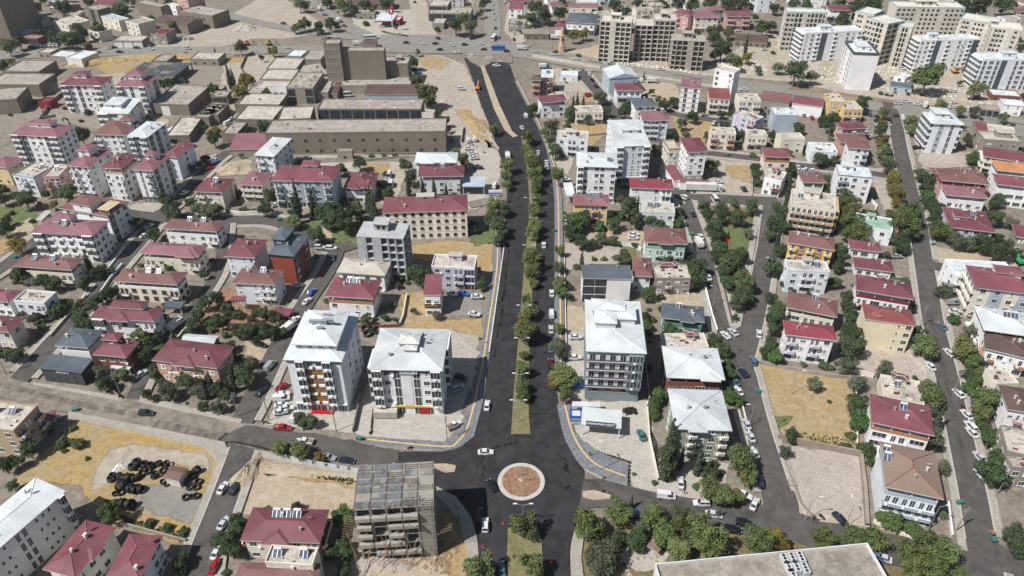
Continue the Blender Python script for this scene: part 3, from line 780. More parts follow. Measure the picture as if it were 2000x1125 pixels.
    if 'plinth' in o:
        ph = float(o.get('plh', sh)); e = .04; b = MB()
        b.prism([(-bw / 2 - e, -bd / 2 - e), (bw / 2 + e, -bd / 2 - e), (bw / 2 + e, bd / 2 + e), (-bw / 2 - e, bd / 2 + e)], 0, ph, 0)
        # openings on the ground floor stand proud of the plinth
        put('plinth', b.mesh('plinth', [paint(o['plinth'], .8)]), root)
    # open roof terrace under the roof
    if terr:
        b = MB(); b.box(-bw / 2 + 2.0, bw / 2 - 2.0, -bd / 2 + 2.2, bd / 2 - 1.5, wt, tz, 0, bottom=False)
        put('attic_room', b.mesh('attic_room', [wm]), root)
        b = MB(); t = .15; z1 = wt + .85
        b.box(-bw / 2, bw / 2, -bd / 2, -bd / 2 + t, wt, z1); b.box(-bw / 2, bw / 2, bd / 2 - t, bd / 2, wt, z1)
        b.box(-bw / 2, -bw / 2 + t, -bd / 2 + t, bd / 2 - t, wt, z1); b.box(bw / 2 - t, bw / 2, -bd / 2 + t, bd / 2 - t, wt, z1)
        for v in range(len(b.v)):
            x, y, z = b.v[v]; b.v[v] = (x * (1 + .04 / bw), y * (1 + .04 / bd), z - (.25 if z == wt else 0))
        put('terrace_parapet', b.mesh('terrace_parapet', [paint(o.get('par', o.get('bal', wall)), .8, .1, .2)]), root)
        k = max(2, int(bw / 4.5)); pm = bpy.data.meshes.get('post_' + str(round(tz - wt, 1)))
        if pm is None:
            b = MB(); b.box(-.13, .13, -.13, .13, 0, round(tz - wt, 1)); pm = b.mesh('post_' + str(round(tz - wt, 1)), [FRAME])
        for i in range(k + 1):
            put('post', pm, root, (-bw / 2 + .2 + (bw - .4) * i / k, -bd / 2 + .2, wt))
        for yy in (0, bd / 2 - .2):
            for xx in (-bw / 2 + .2, bw / 2 - .2): put('post', pm, root, (xx, yy, wt))
    # roof
    rv = random.Random(short + 'r').choice((0, 1, 2, 3)); rc = rgb(roof)
    if kind in 'HGgM' and rc[0] > 2 * rc[1]:          # sheets fade from maroon to dusty pink over the years
        rc = ((rc[0] * .82, rc[1] * .85, rc[2] * .85), (rc[0] * .95, rc[1] * 1.5 + .01, rc[2] * 1.15), (rc[0] * 1.15 + .015, rc[1] * 1.5 + .025, rc[2] * 1.45 + .025), (rc[0], rc[1] * 1.15, rc[2] * 1.1))[rv]; roof = rc
    elif kind in 'HGgM': rc = tuple(x * (.92, .96, 1, 1.03)[rv] for x in rc); roof = rc
    if kind == 'H' and each:
        o.setdefault('V', '2'); o.setdefault('D', '.3:.1')
    rm = metal_roof(roof, stripe=float(o.get('stripe', 0)), key=o.get('rkey', '')); cap = metal_roof(o.get('cap', roof), key='cap')
    if 'cap' not in o:
        c0 = rgb(roof); cap = metal_roof(tuple(min(.85, x * 1.25 + .03) for x in c0), key='cap')
    if kind in 'HGgM':
        ro = put('roof', roof_mesh(w, d, H, slope, kind, [rm, fas if kind == 'H' else (wm if kind in 'Gg' else fas), cap]), root)
        if kind == 'H' and 'wing' in o:              # a second gable that breaks the front slope
            ww = w * .34; fx = float(o['wing']); x = w * fx; zr = slope * ww / 2; yb = -d / 2 + min(d / 2, ww / 2 + 1.2)
            b = MB(); y0 = -d / 2 - .9
            L, Rr, P, Q = (x - ww / 2, y0, H), (x + ww / 2, y0, H), (x, y0 + ww * .42, H + zr), (x, yb, H + zr)
            LB, RB = (x - ww / 2, -d / 2 + .01, H + .003), (x + ww / 2, -d / 2 + .01, H + .003)
            b.poly([L, Rr, P], 0); b.poly([Rr, RB, Q, P], 0); b.poly([LB, L, P, Q], 0)
            b.quad((L[0], y0, H - .28), (Rr[0], y0, H - .28), Rr, L, 1); b.quad((Rr[0], y0, H - .28), (Rr[0], -d / 2, H - .28), RB, Rr, 1); b.quad((L[0], -d / 2, H - .28), (L[0], y0, H - .28), L, LB, 1)
            b.quad((L[0], -d / 2, H - .28), (Rr[0], -d / 2, H - .28), (Rr[0], y0, H - .28), (L[0], y0, H - .28), 1)
            put('gablet', b.mesh('gablet', [rm, fas]), root)
    elif kind == 'F':
        pm = paint(o.get('par', wall), .85, .15, .35); fm = ground_mat('flat_roof_' + roof, (roof, tuple(x * .62 for x in rgb(roof)), tuple(min(.8, x * 1.3) for x in rgb(roof))), .12, .35, 2.2, .2)
        b = MB(); t, ph = .22, float(o.get('ph', .55)); W2, D2 = bw / 2 + .05, bd / 2 + .05
        b.box(-W2, W2, -D2, -D2 + t, H - .15, H + ph); b.box(-W2, W2, D2 - t, D2, H - .15, H + ph)
        b.box(-W2, -W2 + t, -D2 + t, D2 - t, H - .15, H + ph); b.box(W2 - t, W2, -D2 + t, D2 - t, H - .15, H + ph)
        put('parapet', b.mesh('parapet', [pm]), root)
        b = MB(); b.box(-W2 + t, W2 - t, -D2 + t, D2 - t, H - .1, H + .04); put('roof', b.mesh('roof', [fm]), root)
    # penthouse with a small roof of its own
    if 'c' in o:
        fx, fy, cw_, cd_, ch = [float(x) for x in (o['c'].split(':') if o['c'] is not True else '0:.08:.34:.34:2.2'.split(':'))]
        x, y, W, Dp = fx * w, fy * d, cw_ * w, cd_ * d
        zb = H if kind == 'F' else H + slope * min(w, d) * .12
        zt = H + ch + (slope * min(w, d) * .30 if kind != 'F' else 0)
        p = put('penthouse', None, root, (x, y, 0))
        b = MB(); b.box(-W / 2, W / 2, -Dp / 2, Dp / 2, zb - .3, zt, 0); put('penthouse_wall', b.mesh('penthouse_wall', [paint(o.get('pw', wall), .8)]), p)
        me, g = bay('w', 2.0, 2.4, mats); put('window', me, p, (0, -Dp / 2, zt - 2.3))
        if o.get('cr') == 'flat':
            b = MB(); b.box(-W / 2 - .3, W / 2 + .3, -Dp / 2 - .3, Dp / 2 + .3, zt, zt + .25, 0); put('penthouse_roof', b.mesh('penthouse_roof', [paint(roof if 'crc' not in o else o['crc'], .85)]), p)
        else: put('penthouse_roof', roof_mesh(W + 1, Dp + 1, zt + .2, slope, 'H', [metal_roof(o.get('crc', roof), key=o.get('rkey', '')), fas, cap], .22), p)
    # fittings on the roof
    P, T, Dm, BT = solar_meshes()
    def rz_at(x, y): return roof_z(x, y, w, d, H, slope, kind) + (.06 if kind == 'F' else 0)
    if 'S' in o:
        for sp in o['S'].split('+'):
            fx, fy = [float(x) for x in sp.split(':')]; x, y = fx * w, fy * d
            z = rz_at(x, y); put('solar_panel', P, root, (x, y, z)); put('water_tank', T, root, (x, y, rz_at(x, y + .7) - .02))
    if 'D' in o:
        for sp in o['D'].split('+'):
            fx, fy = [float(x) for x in sp.split(':')]; x, y = fx * w, fy * d
            put('satellite_dish', Dm, root, (x, y, rz_at(x, y) - .05), 0, 1.2)
    if 'V' in o:                                    # chimneys and roof vents
        rnd = random.Random(short)
        for i in range(int(o['V'])):
            x, y = rnd.uniform(-.32, .32) * w, rnd.uniform(-.3, .3) * d; z = rz_at(x, y)
            b = MB(); s = rnd.uniform(.22, .4); b.box(-s, s, -s * .8, s * .8, -.25, rnd.uniform(.6, 1.1), 0); b.box(-s * 1.25, s * 1.25, -s, s, 1.12, 1.2, 0)
            put('chimney', b.mesh('chimney', [fas if rnd.random() < .5 else CONC]), root, (x, y, z))
    if 'J' in o:                                    # things left lying on a flat roof
        rnd = random.Random(short + 'j'); b = MB()
        for i in range(int(o['J'])):
            x, y = rnd.uniform(-.42, .42) * bw, rnd.uniform(-.4, .4) * bd; s = rnd.uniform(.2, .9)
            b.box(x - s, x + s, y - s * rnd.uniform(.2, .7), y + s * .5, H + .045, H + rnd.uniform(.2, .7), rnd.randrange(3))
        q = put('roof_clutter', b.mesh('roof_clutter', [CONC, paint('6b4a3a'), paint('c9c4ba')]), root); q['kind'] = 'stuff'
    lab = short
    if ' roof' not in short and kind in 'HGgMF' and len(short.split()) <= 10:
        c = rgb(roof); cn = 'red' if c[0] > 2 * c[1] and c[0] > .1 else 'white' if min(c) > .5 else 'brown' if c[0] > 1.35 * c[2] and c[0] < .25 else 'grey'
        lab += ' under a %s %s roof' % (cn, {'H': 'hipped', 'G': 'gabled', 'g': 'gabled', 'M': 'sloping', 'F': 'flat'}[kind])
    if 'S' in o and len(lab.split()) <= 12: lab += ' with solar heaters'
    tag(root, lab, cat, o.get('group'), pos=top)
    return root, w, d, rz, H

def skeleton(short, A, B, C, H, n, front='', side='', opts='', cat='unfinished building', col='a59f94'):
    """An unfinished concrete frame: slabs, columns, lift core, some bays bricked up."""
    (cx, cy), w, d, rz, sk = frame_of(A, B, C, H)
    if abs(sk) > 25: SKEWS.append((short, round(sk), round(w, 1), round(d, 1)))
    SITES.append((alias(short), cx, cy, (w + d) / 4)); HOUSES.append((cx, cy, w, d, rz, H))
    root = empty('unfinished_building', (cx, cy, 0), rz); sh = H / n
    cm = paint(col, .9, .22, .45); cm2 = paint(tuple(x * .86 for x in rgb(col)), .9, .22, .45)
    for k in range(1, n + 1):
        b = MB(); b.box(-w / 2, w / 2, -d / 2, d / 2, k * sh - .3, k * sh); put('slab', b.mesh('slab', [cm]), root)
    nf = len(front) or max(2, int(w / 4.5)); ns = len(side) or max(2, int(d / 5))
    b = MB(); b.box(-.28, .28, -.28, .28, 0, H - .3); pm = b.mesh('column', [cm])
    for i in range(nf + 1):
        x = -w / 2 + .34 + (w - .68) * i / nf; put('column', pm, root, (x, -d / 2 + .34, 0)); put('column', pm, root, (x, d / 2 - .34, 0))
    for j in range(1, ns):
        y = -d / 2 + .34 + (d - .68) * j / ns
        for x in (-w / 2 + .34, w / 2 - .34): put('column', pm, root, (x, y, 0))
    b = MB(); b.box(-w / 2 + 3, w / 2 - 3, -d / 2 + min(4, d * .4), d / 2 - .8, 0, H - .3); put('core_wall', b.mesh('core_wall', [cm2]), root)
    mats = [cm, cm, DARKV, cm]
    def fill(pat, length, fn, q):
        if not pat: return
        cw = length / len(pat)
        for k in range(n):
            for i, t in enumerate(pat):
                if t == 'x': continue
                x, y = fn(-length / 2 + cw * (i + .5))
                b = (round(cw, 1), round(sh, 1)); key = ('infill',) + b + (col,)
                if key not in BAYS:
                    g = MB(); g.box(-cw / 2 + .25, cw / 2 - .25, .06, .22, 0, sh - .3); BAYS[key] = g.mesh('infill_wall', [cm])
                put('infill_wall', BAYS[key], root, (x, y, k * sh), q)
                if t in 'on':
                    me, g = bay('o', cw, sh, mats); put('dark_opening_panel', me, root, (x + .06 * -math.sin(q), y + .06 * math.cos(q), k * sh), q)
    fill(front, w, lambda s: (s, -d / 2), 0); fill(side, d, lambda s: (w / 2, s), R(90)); fill(opts.split('left=')[1].split(',')[0] if 'left=' in opts else side, d, lambda s: (-w / 2, -s), R(-90))
    if 'ph' in opts:
        b = MB(); b.box(-w * .18, w * .12, -d * .1, d * .3, H, H + 3); b.box(-w * .2, w * .14, -d * .15, d * .34, H + 3, H + 3.25)
        put('stair_house', b.mesh('stair_house', [cm]), root)
        for x in (-.08, .03):
            b = MB(); b.box(-.7, .7, -.03, 0, .8, 2.3); put('dark_opening_panel', b.mesh('dark_opening_panel', [DARKV]), root, (x * w, -d * .1, H))  # dark panels, painted shade in place of cut openings
    if 'par' in opts:
        b = MB(); t = .2
        b.box(-w / 2, w / 2, -d / 2, -d / 2 + t, H, H + .8); b.box(-w / 2, w / 2, d / 2 - t, d / 2, H, H + .8); b.box(-w / 2, -w / 2 + t, -d / 2 + t, d / 2 - t, H, H + .8); b.box(w / 2 - t, w / 2, -d / 2 + t, d / 2 - t, H, H + .8)
        put('parapet', b.mesh('parapet', [cm if 'blue' not in opts else paint('9fb4b4', .85)]), root)
    tag(root, short, cat, pos=px_of((cx, cy, H / 2)))
    return root, w, d, rz, H
def canopy(short, A, B, C, H, col, opts='', cat='canopy', th=.5):
    (cx, cy), w, d, rz, sk = frame_of(A, B, C, H); d = max(d, 2)
    SITES.append((alias(short), cx, cy, (w + d) / 4))
    root = empty('canopy', (cx, cy, 0), rz)
    b = MB(); b.box(-w / 2, w / 2, -d / 2, d / 2, H - th, H, 0); put('canopy_roof', b.mesh('canopy_roof', [metal_roof(col)]), root)
    b = MB(); b.box(-.12, .12, -.12, .12, 0, H - th); pm = b.mesh('post', [FRAME])
    for x in (-w / 2 + .5, w / 2 - .5):
        for y in (-d / 2 + .5, d / 2 - .5): put('post', pm, root, (x, y, 0))
    tag(root, short, cat, pos=px_of((cx, cy, H))); HOUSES.append((cx, cy, w, d, rz, H))
    return root, w, d, rz, H
# ---------------------------------------------------------------- the buildings of the town, roof corners measured in the photograph
CN = {'R': '723842', 'RB': '7d2c38', 'W': 'e6e6e6', 'LW': 'd8dde3', 'CR': 'd9d2c2', 'CO': '928b81', 'CD': '7c756b', 'TN': '80766a', 'WR': 'bec3c5', 'GR': '4b555e', 'BR': '54403a',
      'PK': 'c09a94', 'YE': 'cfb883', 'FR': '99928a', 'FL': 'aea79d', 'BL': 'a6b2bd', 'GN': '8aa596', 'LI': 'bdb9cc', 'OR': 'ad7a5c', 'DK': '3c3f43', 'BK': '7d4f44'}
DATA = '''
blank tan tower block at the far corner|A0|-320,-60 50,-60 110,-170|34|10|F|TN|FR|||
grey block house with a blank shaded gable|A0|75,55 135,78 240,45|7|2|F|TN|FR|w||
long workshop with rusty brown roof and yellow end|A0|160,118 330,165 400,135|5|1|G|CR|BR|wwww|.|
flat house with beige painted front on the side street|A0|420,165 545,207 690,160|7|2|F|CR|FL|wwww||J=12
low shed with pale tin roof behind the beige front|A0|390,60 500,75 620,30|4|1|G|TN|FL|ww||
three storey bare block house near the red gable|A0|680,62 775,88 850,55|10|3|F|CD|FR|.x.||J=6
cream and red house beside the bare block house|A0|720,32 870,42 962,5|8|2|G|CR|R|ww||bal=RB
house with bright blue roof sheets|A0|800,133 940,172 1000,145|7|2|F|CR|BL|www||J=14
yellowish three window house with blank grey side|A0|1010,175 1110,203 1180,152|9|3|F|CR|FR|www||J=8
long dark brown warehouse at the road bend|A0|1195,158 1455,195 1590,150|7|1|G|TN|BR|o..||
grey flat hall behind the brown warehouse|A0|1060,20 1255,58 1315,40|9|2|F|TN|FR|||
pink four storey flats beside the dirt lot road|A0|1375,-30 1465,-5 1590,-35|15|4|F|PK|FL|www||
white flats with blue awnings against the pink flats|A0|1310,35 1380,55 1400,42|9|3|F|W|FL|ww||bal=BL
long grey block workshop at the dirt lot corner|A0|1410,92 1672,130 1772,78|9|2|F|TN|FR|.oooo.|.|J=6
low shop with three shutters on the main road|A0|895,322 1125,324 1148,285|4.5|1|F|CO|FL|rrr||
small corner house with red lean-to roof|A0|1180,268 1300,272 1362,228|7|2|F|CO|R|ww||J=6
crumbling house with balcony beside the trees|A0|690,238 780,262 862,230|6.5|2|F|CR|FR|b||J=8
shed with pale blue tin roof by the side road|A0|140,262 240,275 296,232|3.5|1|G|CO|BL|o||
garage with red fascia and dark open bays|A0|178,300 320,310 332,278|4|1|F|RB|CD|xx||
low grey sheds along the main road|A0|300,412 400,418 452,385|3.5|1|F|CO|FL|oo||
white roofed store with pale metal doors|A0|540,455 662,470 742,410|5|1|F|CR|WR|rr||
flat white shed against the metal door store|A0|400,440 540,452 600,408|4|1|F|CO|WR|||
upper grey flat factory roof with dark open bay|A0|25,563 312,565 432,477|6|1|F|TN|FR|||J=4
middle grey flat factory roof with tan side wall|A0|-150,665 270,667 465,580|7|1|F|TN|FR|||
lower grey flat factory roof beside the dirt track|A0|-220,800 70,782 278,678|8|1|F|TN|FR|||J=3
small dark red tin shed on the dirt track|A0|295,797 382,802 442,768|4|1|F|RB|R|||
white five storey block with dark stair strip|A0|450,665 785,668 895,598|16.5|5|H|W|R|ewswwe|ww|c=-.1:.12:.3:.4:2.4,pw=W,D=-.3:0
white five storey block next to the open slab frame|A0|885,672 1130,676 1245,592|16.5|5|H|W|R|e.s.e|ws|c=.05:.1:.42:.5:2.2,D=.3:-.1+.2:-.2,V=2
white stepped house with white metal roof|A0|755,885 1000,888 1115,792|9.5|3|M|W|WR|eWw|ww|sl=.1,c=-.1:.1:.5:.6:2.2,crc=WR
grey block workshop with patched flat roof|A0|1205,817 1500,826 1615,672|6|1|F|TN|FR|.r..|o|J=6
ruined shed with one dark open bay|A0|1630,760 1752,757 1825,712|5|1|F|CO|FR|x||J=6
broken flat roof with rubble by the lane|A0|1540,915 1652,926 1762,812|5|1|F|TN|FR|o||J=14
low concrete yard roof covered by white sheeting|A0|1320,1066 1500,1062 1562,918|4|1|F|TN|FL|||J=5
white six storey block with long red penthouse|A0|85,1050 465,1072 578,978|17.5|6|H|W|R|eswwse|www|c=.0:.1:.45:.35:2,acc=GR
white block with solar heater before the concrete yard|A0|735,1050 985,1056 1078,945|12|4|H|W|R|bwwb|ww|S=.2:.2,D=-.3:.1,c=.25:.3:.3:.3:1.5
grey sided block with white metal roof|A0|985,1066 1152,1076 1306,955|15|5|H|LW|WR|ewe|ssw|sl=.2,fas=GR,V=2
long textile mill front hall with small windows|B0|95,1045 1508,1030 1462,930|11|2|F|TN|FR|.o.o.o.o.o.o.o.o.o.o.o.o.|n|ph=.5,J=10,name=factory_hall,dirt=.6
rear hall of the textile mill facing its courtyard|B0|470,857 1280,858 1318,778|10|2|F|TN|FR|xxxxxxxxx||J=8,name=factory_hall
side hall joining both long mill halls|B0|160,940 415,930 465,832|10.5|1|F|TN|FL|||J=3,name=factory_hall
small pale annex on the courtyard corner|B0|1290,885 1382,890 1402,866|8|2|F|CR|FR|w||
blank walled mill tower hall of brown block|B0|545,402 1000,402 1008,372|22|5|F|TN|FR|||name=factory_hall,dirt=.7
slit windowed elevator tower on the mill|B0|532,345 660,345 662,312|27|6|F|TN|FR|nnnnn||name=factory_tower
lower hall on the far end of the mill tower|B0|1000,500 1200,502 1196,446|13|3|F|TN|FR|.n.n||c=.1:.1:.2:.3:2,cr=flat
low flat roof in front of the blank mill|B0|600,672 1225,672 1205,607|5|1|F|CO|FR|..nnnnnn..||J=10
low flat roof before the slit windowed tower|B0|475,727 588,727 605,602|5|1|F|CO|FR|||J=2
long shed with maroon tin roof and blue front|B0|850,740 1278,740 1275,677|4|1|M|BL|BR|||sl=.12
short maroon lean-to beside the shed yard|B0|590,732 640,732 668,660|4|1|M|CO|BR|||sl=.12
ruined two storey block with rubble roof|B0|265,690 475,692 498,572|9|2|F|CO|FR|x.x||J=30
white walled mill bay with five dark windows|B0|20,672 262,674 300,628|6|1|F|W|FL|ooooo||
middle mill bay of the three left roofs|B0|45,622 295,624 322,548|7|1|F|CO|FL|||
rear mill bay of the three left roofs|B0|95,540 330,542 366,458|7.5|1|F|CO|FL|||
pale roofed block behind the left mill bays|B0|245,440 365,446 398,397|6|1|F|CO|WR|||
long flat roof between the bays and the tower|B0|312,620 500,592 552,486|6|1|F|CO|FR|||J=18
flat roof beside the slit windowed tower|B0|375,468 520,470 545,398|6|1|F|CO|FR|||
grey hall with small box room beside the mill lane|B0|-140,820 190,824 240,738|6|1|F|TN|FL|||J=3
pale flat hall below the box room hall|B0|-145,936 150,942 196,834|6|1|F|TN|FL|||
grey shop building next to the petrol station|B0|785,112 928,112 935,96|4|1|F|CO|CD|oo||
long maroon roofed depot behind the petrol station|B0|700,35 1070,30 1078,-12|5|1|G|TN|BR|.o.o.o||
two level concrete ruin on the wide dirt street|B0|1350,105 1680,112 1690,62|6|1|F|CO|FR|xxx||J=12
upper slab of the concrete ruin|B0|1352,45 1500,50 1520,5|9|2|F|CO|FL|x||J=6
low house among trees by the ruin|B0|1385,185 1475,188 1480,150|4|1|F|CO|FL|o||
small maroon kiosk at the road edge|B0|835,352 946,352 946,320|3.5|1|M|CO|BR|||sl=.1
cream house with maroon roof at the north end|C0|450,52 676,55 666,26|8|2|G|CR|R|www||
white flats behind the cream maroon house|C0|500,15 660,18 665,-20|8|2|F|W|WR|www||
white shopping row with blue grey roof|C0|428,172 665,186 668,112|9|2|H|W|GR|wwwww||gf=ggggg
small maroon roofed cabin beside the white row|C0|343,216 420,222 420,180|6|1|H|W|R|||
low brown shed beside the palm garden|C0|92,266 290,268 287,226|4|1|G|TN|TN|ooo||
wide cream flats with broad maroon roof|C0|1425,136 1622,137 1590,88|11|3|H|CR|R|wwww||gf=gggg
brick coloured flats right of the broad maroon roof|C0|1672,127 1870,130 1852,88|10|3|H|PK|R|bwb||gf=ggg
maroon roofed flats left of the broad maroon roof|C0|1290,105 1425,136 1420,90|11|3|H|PK|R|bw||
pale hall with white gabled roof by the highway|C0|770,612 998,600 918,526|10|2|g|BL|WR|||name=hall,left=ww,sl=.28
white house with maroon hipped roof behind a cypress|C0|825,706 1042,706 988,650|8|2|H|LW|R|bb|w|
white house with blue grey roof on the slope street|C0|962,836 1142,831 1092,766|9|3|H|W|GR|wb|ww|V=2
white balcony house with maroon roof and dishes|C0|1025,938 1242,940 1196,866|12|4|H|LW|R|bbw|ww|D=-.4:-.2+-.33:-.2,S=.3:.15,wing=-.1
narrow house with red brown balconies|C0|152,626 236,630 240,586|10|3|H|OR|BR|b|ww|
yellow house with white roof and red balconies|C0|240,604 336,606 312,556|10.5|3|M|YE|WR|eb|w|bal=RB,sl=.1,S=.05:.05
white house with maroon roof above the new road|C0|222,800 433,786 400,736|9.5|3|H|W|R|www|ww|wing=-.1,D=.1:0,t
flat beige house with vine terrace|C0|500,884 712,880 692,828|6.5|2|F|CR|FL|bwb||J=14
small white office shed by the highway|C0|385,592 522,596 505,562|3.5|1|F|LW|WR|ww||
white flat house with little red stair roof|C0|372,1086 617,1096 572,1032|9.5|3|F|LW|FL|wbw|ww|c=-.05:.1:.3:.4:2.2,J=6
tall white block with wide white metal roof|P|1210,286 1277,284 1243,239|18.5|6|M|LW|WR|e.wwe|wwww|sl=.06,c=.05:.1:.5:.25:2,crc=WR,gf=gggg
narrow white block with grey storey bands|C0|1315,681 1472,692 1482,642|14.5|5|M|W|R|dd|.|sl=.15,band=GR,c=.2:.25:.5:.3:1.6
slim white tower house with square dark windows|C0|1605,546 1757,580 1766,540|19|6|F|W|FL|w.w|..|bal=RB
pinkish house with bright red roof under the slim tower|C0|1525,766 1697,776 1708,712|10|3|M|CR|RB|bb|w|sl=.12
beige flats with grey roof shed|C0|1755,790 1922,792 1932,738|9.5|3|F|CR|FL|bwb|w|J=10
lilac white house with pink parapets|C0|1755,905 1930,962 1940,910|8|3|F|LI|FL|wwb|w|bal=PK,J=12
cream house with orange balcony and red flap roof|C0|1550,1042 1746,1052 1742,1006|9|3|F|CR|FL|bwb|w|bal=OR,J=8
beige flat house with tank on its roof|C0|1835,1062 1986,1066 1980,1022|8|2|F|CR|FL|bb||J=8,S=-.1:0
long brown roofed depot by the pines|C0|1740,302 2000,322 2000,278|5|1|G|TN|BR|ooooo||
white new flats with grey top and stacked balconies|D0|285,266 742,246 672,206|19.5|7|F|W|WR|wwvq.v.wwv|eee|acc=GR,ph=.8,c=-.1:0:.2:.4:3,cr=flat,crc=WR,left=eee
white narrow slab block with grey crown|D0|585,424 785,432 872,347|21|7|F|W|WR|......|dd.dd|acc=GR,ph=1.6,par=55585e,c=0:.1:.5:.5:2.5,cr=flat,crc=WR
new flats with scaffolded white front|D0|1205,322 1662,312 1566,276|19.5|7|F|W|WR|wwvq.v.wwvq|eee|acc=GR,ph=.8,c=-.25:0:.16:.4:3,cr=flat,crc=WR,left=eee
far right new flats with pale window columns|D0|1662,472 2110,474 2055,424|17.5|6|F|LW|WR|dWdq.dWdq|eee|acc=GR,ph=.8,c=.0:0:.25:.4:3,cr=flat,crc=WR,left=eee
house with wide maroon roof among new towers|D0|480,78 662,82 640,42|7|2|H|W|R|www||t
maroon roofed hall with grey white walls|D0|185,806 432,838 442,772|6.5|1|G|W|R|||
pair of low maroon and white roofs by the hall|D0|-60,770 172,802 192,738|5|1|G|CO|R|||
yellow two level house on the highway|D0|450,800 562,802 592,738|9.5|3|F|YE|FL|ww|w|J=8
lower yellow terrace house by the corner tree|D0|565,862 712,862 702,792|7|2|F|YE|FL|bb||J=8
house with tall pale blue blank wall|D0|35,902 215,906 216,846|9.5|3|F|BL|WR||w|J=8
pinkish house with maroon hip roof and one panel|D0|558,1010 756,1002 736,940|8|2|H|PK|R|www|w|S=.1:.05
low maroon roof below the pinkish house|D0|556,1112 792,1122 762,1052|8|2|H|PK|R|ww||S=.05:.1,wing=.3
cream flat house with little maroon hut|D0|85,1096 272,1092 266,1042|7.5|2|F|CR|FL|ww||J=6
tall white block with stepped white roof|D0|1290,966 1530,976 1442,882|16|5|H|LW|WR|.p.s.|eww|sl=.12,left=eee,c=-.1:.1:.5:.5:2.5,crc=WR,acc=BL
flat beige house with columned stair head|D0|1665,1092 1952,1112 1942,1046|8|2|F|CO|FL|www|w|c=.1:.1:.4:.4:2.5,cr=flat
site cabin with blue walls and grey roof|D0|960,668 1140,692 1128,655|3.5|1|G|BL|GR|ww||name=site_cabin
row of small red walled site huts|D0|1735,745 1960,760 1950,712|3|1|F|BK|WR|oooo||name=site_cabin
white two storey shop on the market street|D0|1820,812 1982,827 1990,784|6|2|G|W|WR|ww||
dark open garage on the market street|D0|1650,852 1802,868 1805,832|4|1|F|CO|FR|xxx||
low maroon roof shop by the market street|D0|1610,1010 1700,1020 1705,955|4|1|G|CO|R|||
long white wall store beside the market street|D0|1710,1010 1920,1042 1925,1005|4|1|F|CR|FL|||
small white container office on the site|D0|1010,600 1090,622 1100,590|3|1|F|LW|WR|o||name=site_cabin
yellow ochre house with maroon roof at the west edge|A1|-90,170 62,190 178,112|9.5|3|H|YE|R|ww|www|bal=OR
grey blue flat house with lilac side|A1|122,248 285,272 412,165|9.5|3|F|LW|FL|wbw|w|bal=BL,par=BL,S=.2:.2,J=8
pink house with beige flat roof|A1|318,262 445,258 562,168|9.5|3|F|PK|FL|bww|www|bal=OR,S=.0:.1,par=PK
white block with tall red penthouse and grey side|A1|515,170 690,182 882,46|16|5|H|W|R|bwb|www|c=-.12:.1:.5:.35:3,gf=ggg,bal=LW
cream white block with setback maroon attic|A1|782,186 948,194 1082,80|16.5|5|H|W|R|w.wb|www|t,par=c9a98a
corner block with dark curved balconies|A1|1022,201 1190,211 1346,86|16.5|5|H|W|R|.s.bB|sws|c=-.05:.15:.4:.25:2,gf=gggg,bal=55585c,acc=GR
maroon roofed block behind the corner block|A1|1268,92 1385,106 1525,2|12|4|H|LW|R|b.|.w.|D=.2:.1
stepped white block with beige pergola roof|A1|445,500 825,565 1022,452|13|4|H|W|R|w.w.|sww|sl=.18,c=.0:-.24:.36:.46:2.6,pw=W
wide white block with small red tower roof|A1|225,692 718,716 860,602|13|4|H|W|R|evvvve|www|c=-.1:.18:.3:.35:2.2,S=-.03:-.12,fas=b0b4ba,crown=b0b4ba
cream house with two solar heaters near cypresses|A1|95,955 555,987 660,892|8.5|3|H|CR|R|wwwb|w|t,S=-.2:-.02+.1:.0,name=house
white terrace house with heaters along its ridge|A1|1265,660 1695,687 1765,607|8.5|3|H|W|R|wwwwb|ww|t,S=-.1:.2+.15:.2,V=1
house with roof half maroon half orange|A1|1090,852 1552,882 1622,792|9|3|H|CR|R|bwwwb|ww|t,V=1,wing=.28
long terrace house with two bright solar heaters|A1|880,1070 1385,1102 1466,1002|9|3|H|CR|R|bwwwwb|ww|t,S=-.03:.1+.13:.1,D=.25:.05+.3:.05,bal=W,brown
small hipped house beside the cypress pair|A1|1515,372 1742,382 1828,272|8.5|3|H|CR|R|bww|.n|S=.1:.0,D=.35:.0
hipped house right of the cypress pair|A1|1858,318 2052,328 2145,226|8.5|3|H|CR|R|bb|.w|D=.0:-.2
white hipped house at the lane junction|A1|1745,876 1990,890 2092,748|10|3|H|LW|R|w.wb|n.|D=.0:-.2
white balcony house with tank on maroon roof|A1|1785,1086 2130,1102 2248,986|9.5|3|H|LW|R|w.wbb|.w|S=.1:.15,bal=W
pair house with maroon roof by the west street|A2|-110,95 102,118 138,20|7|2|H|W|R|www|w|
flat terrace house joined to the pair house|A2|104,108 340,128 446,42|7|2|F|LW|FL|wwb|w|J=10
white roofed slim block near the old mill|P|497,303 537,306 569,270|13|4|H|LW|WR|bw|wwww|sl=.18,V=2
long pale blue block with maroon roof|B1|150,286 638,296 632,172|14|4|H|LW|R|bwpbpb|ww|bal=6d7880,acc=BL,c=.05:.25:.25:.3:1.5,D=.05:.1+-.05:.1,V=4,gf=gggggg
small hipped house behind the park|B1|705,341 932,346 937,224|8|2|H|W|R|bbb|w|t,wing=-.1
white roofed house behind the maroon terrace house|B1|1255,146 1588,146 1562,66|10.5|3|H|W|WR|wwwww|w|sl=.3,wing=-.2
grey terrace house with maroon roof by the car park|B1|1280,256 1642,250 1612,168|9|3|H|LW|R|w.www|w|t,S=.03:.05,par=c8c9cc
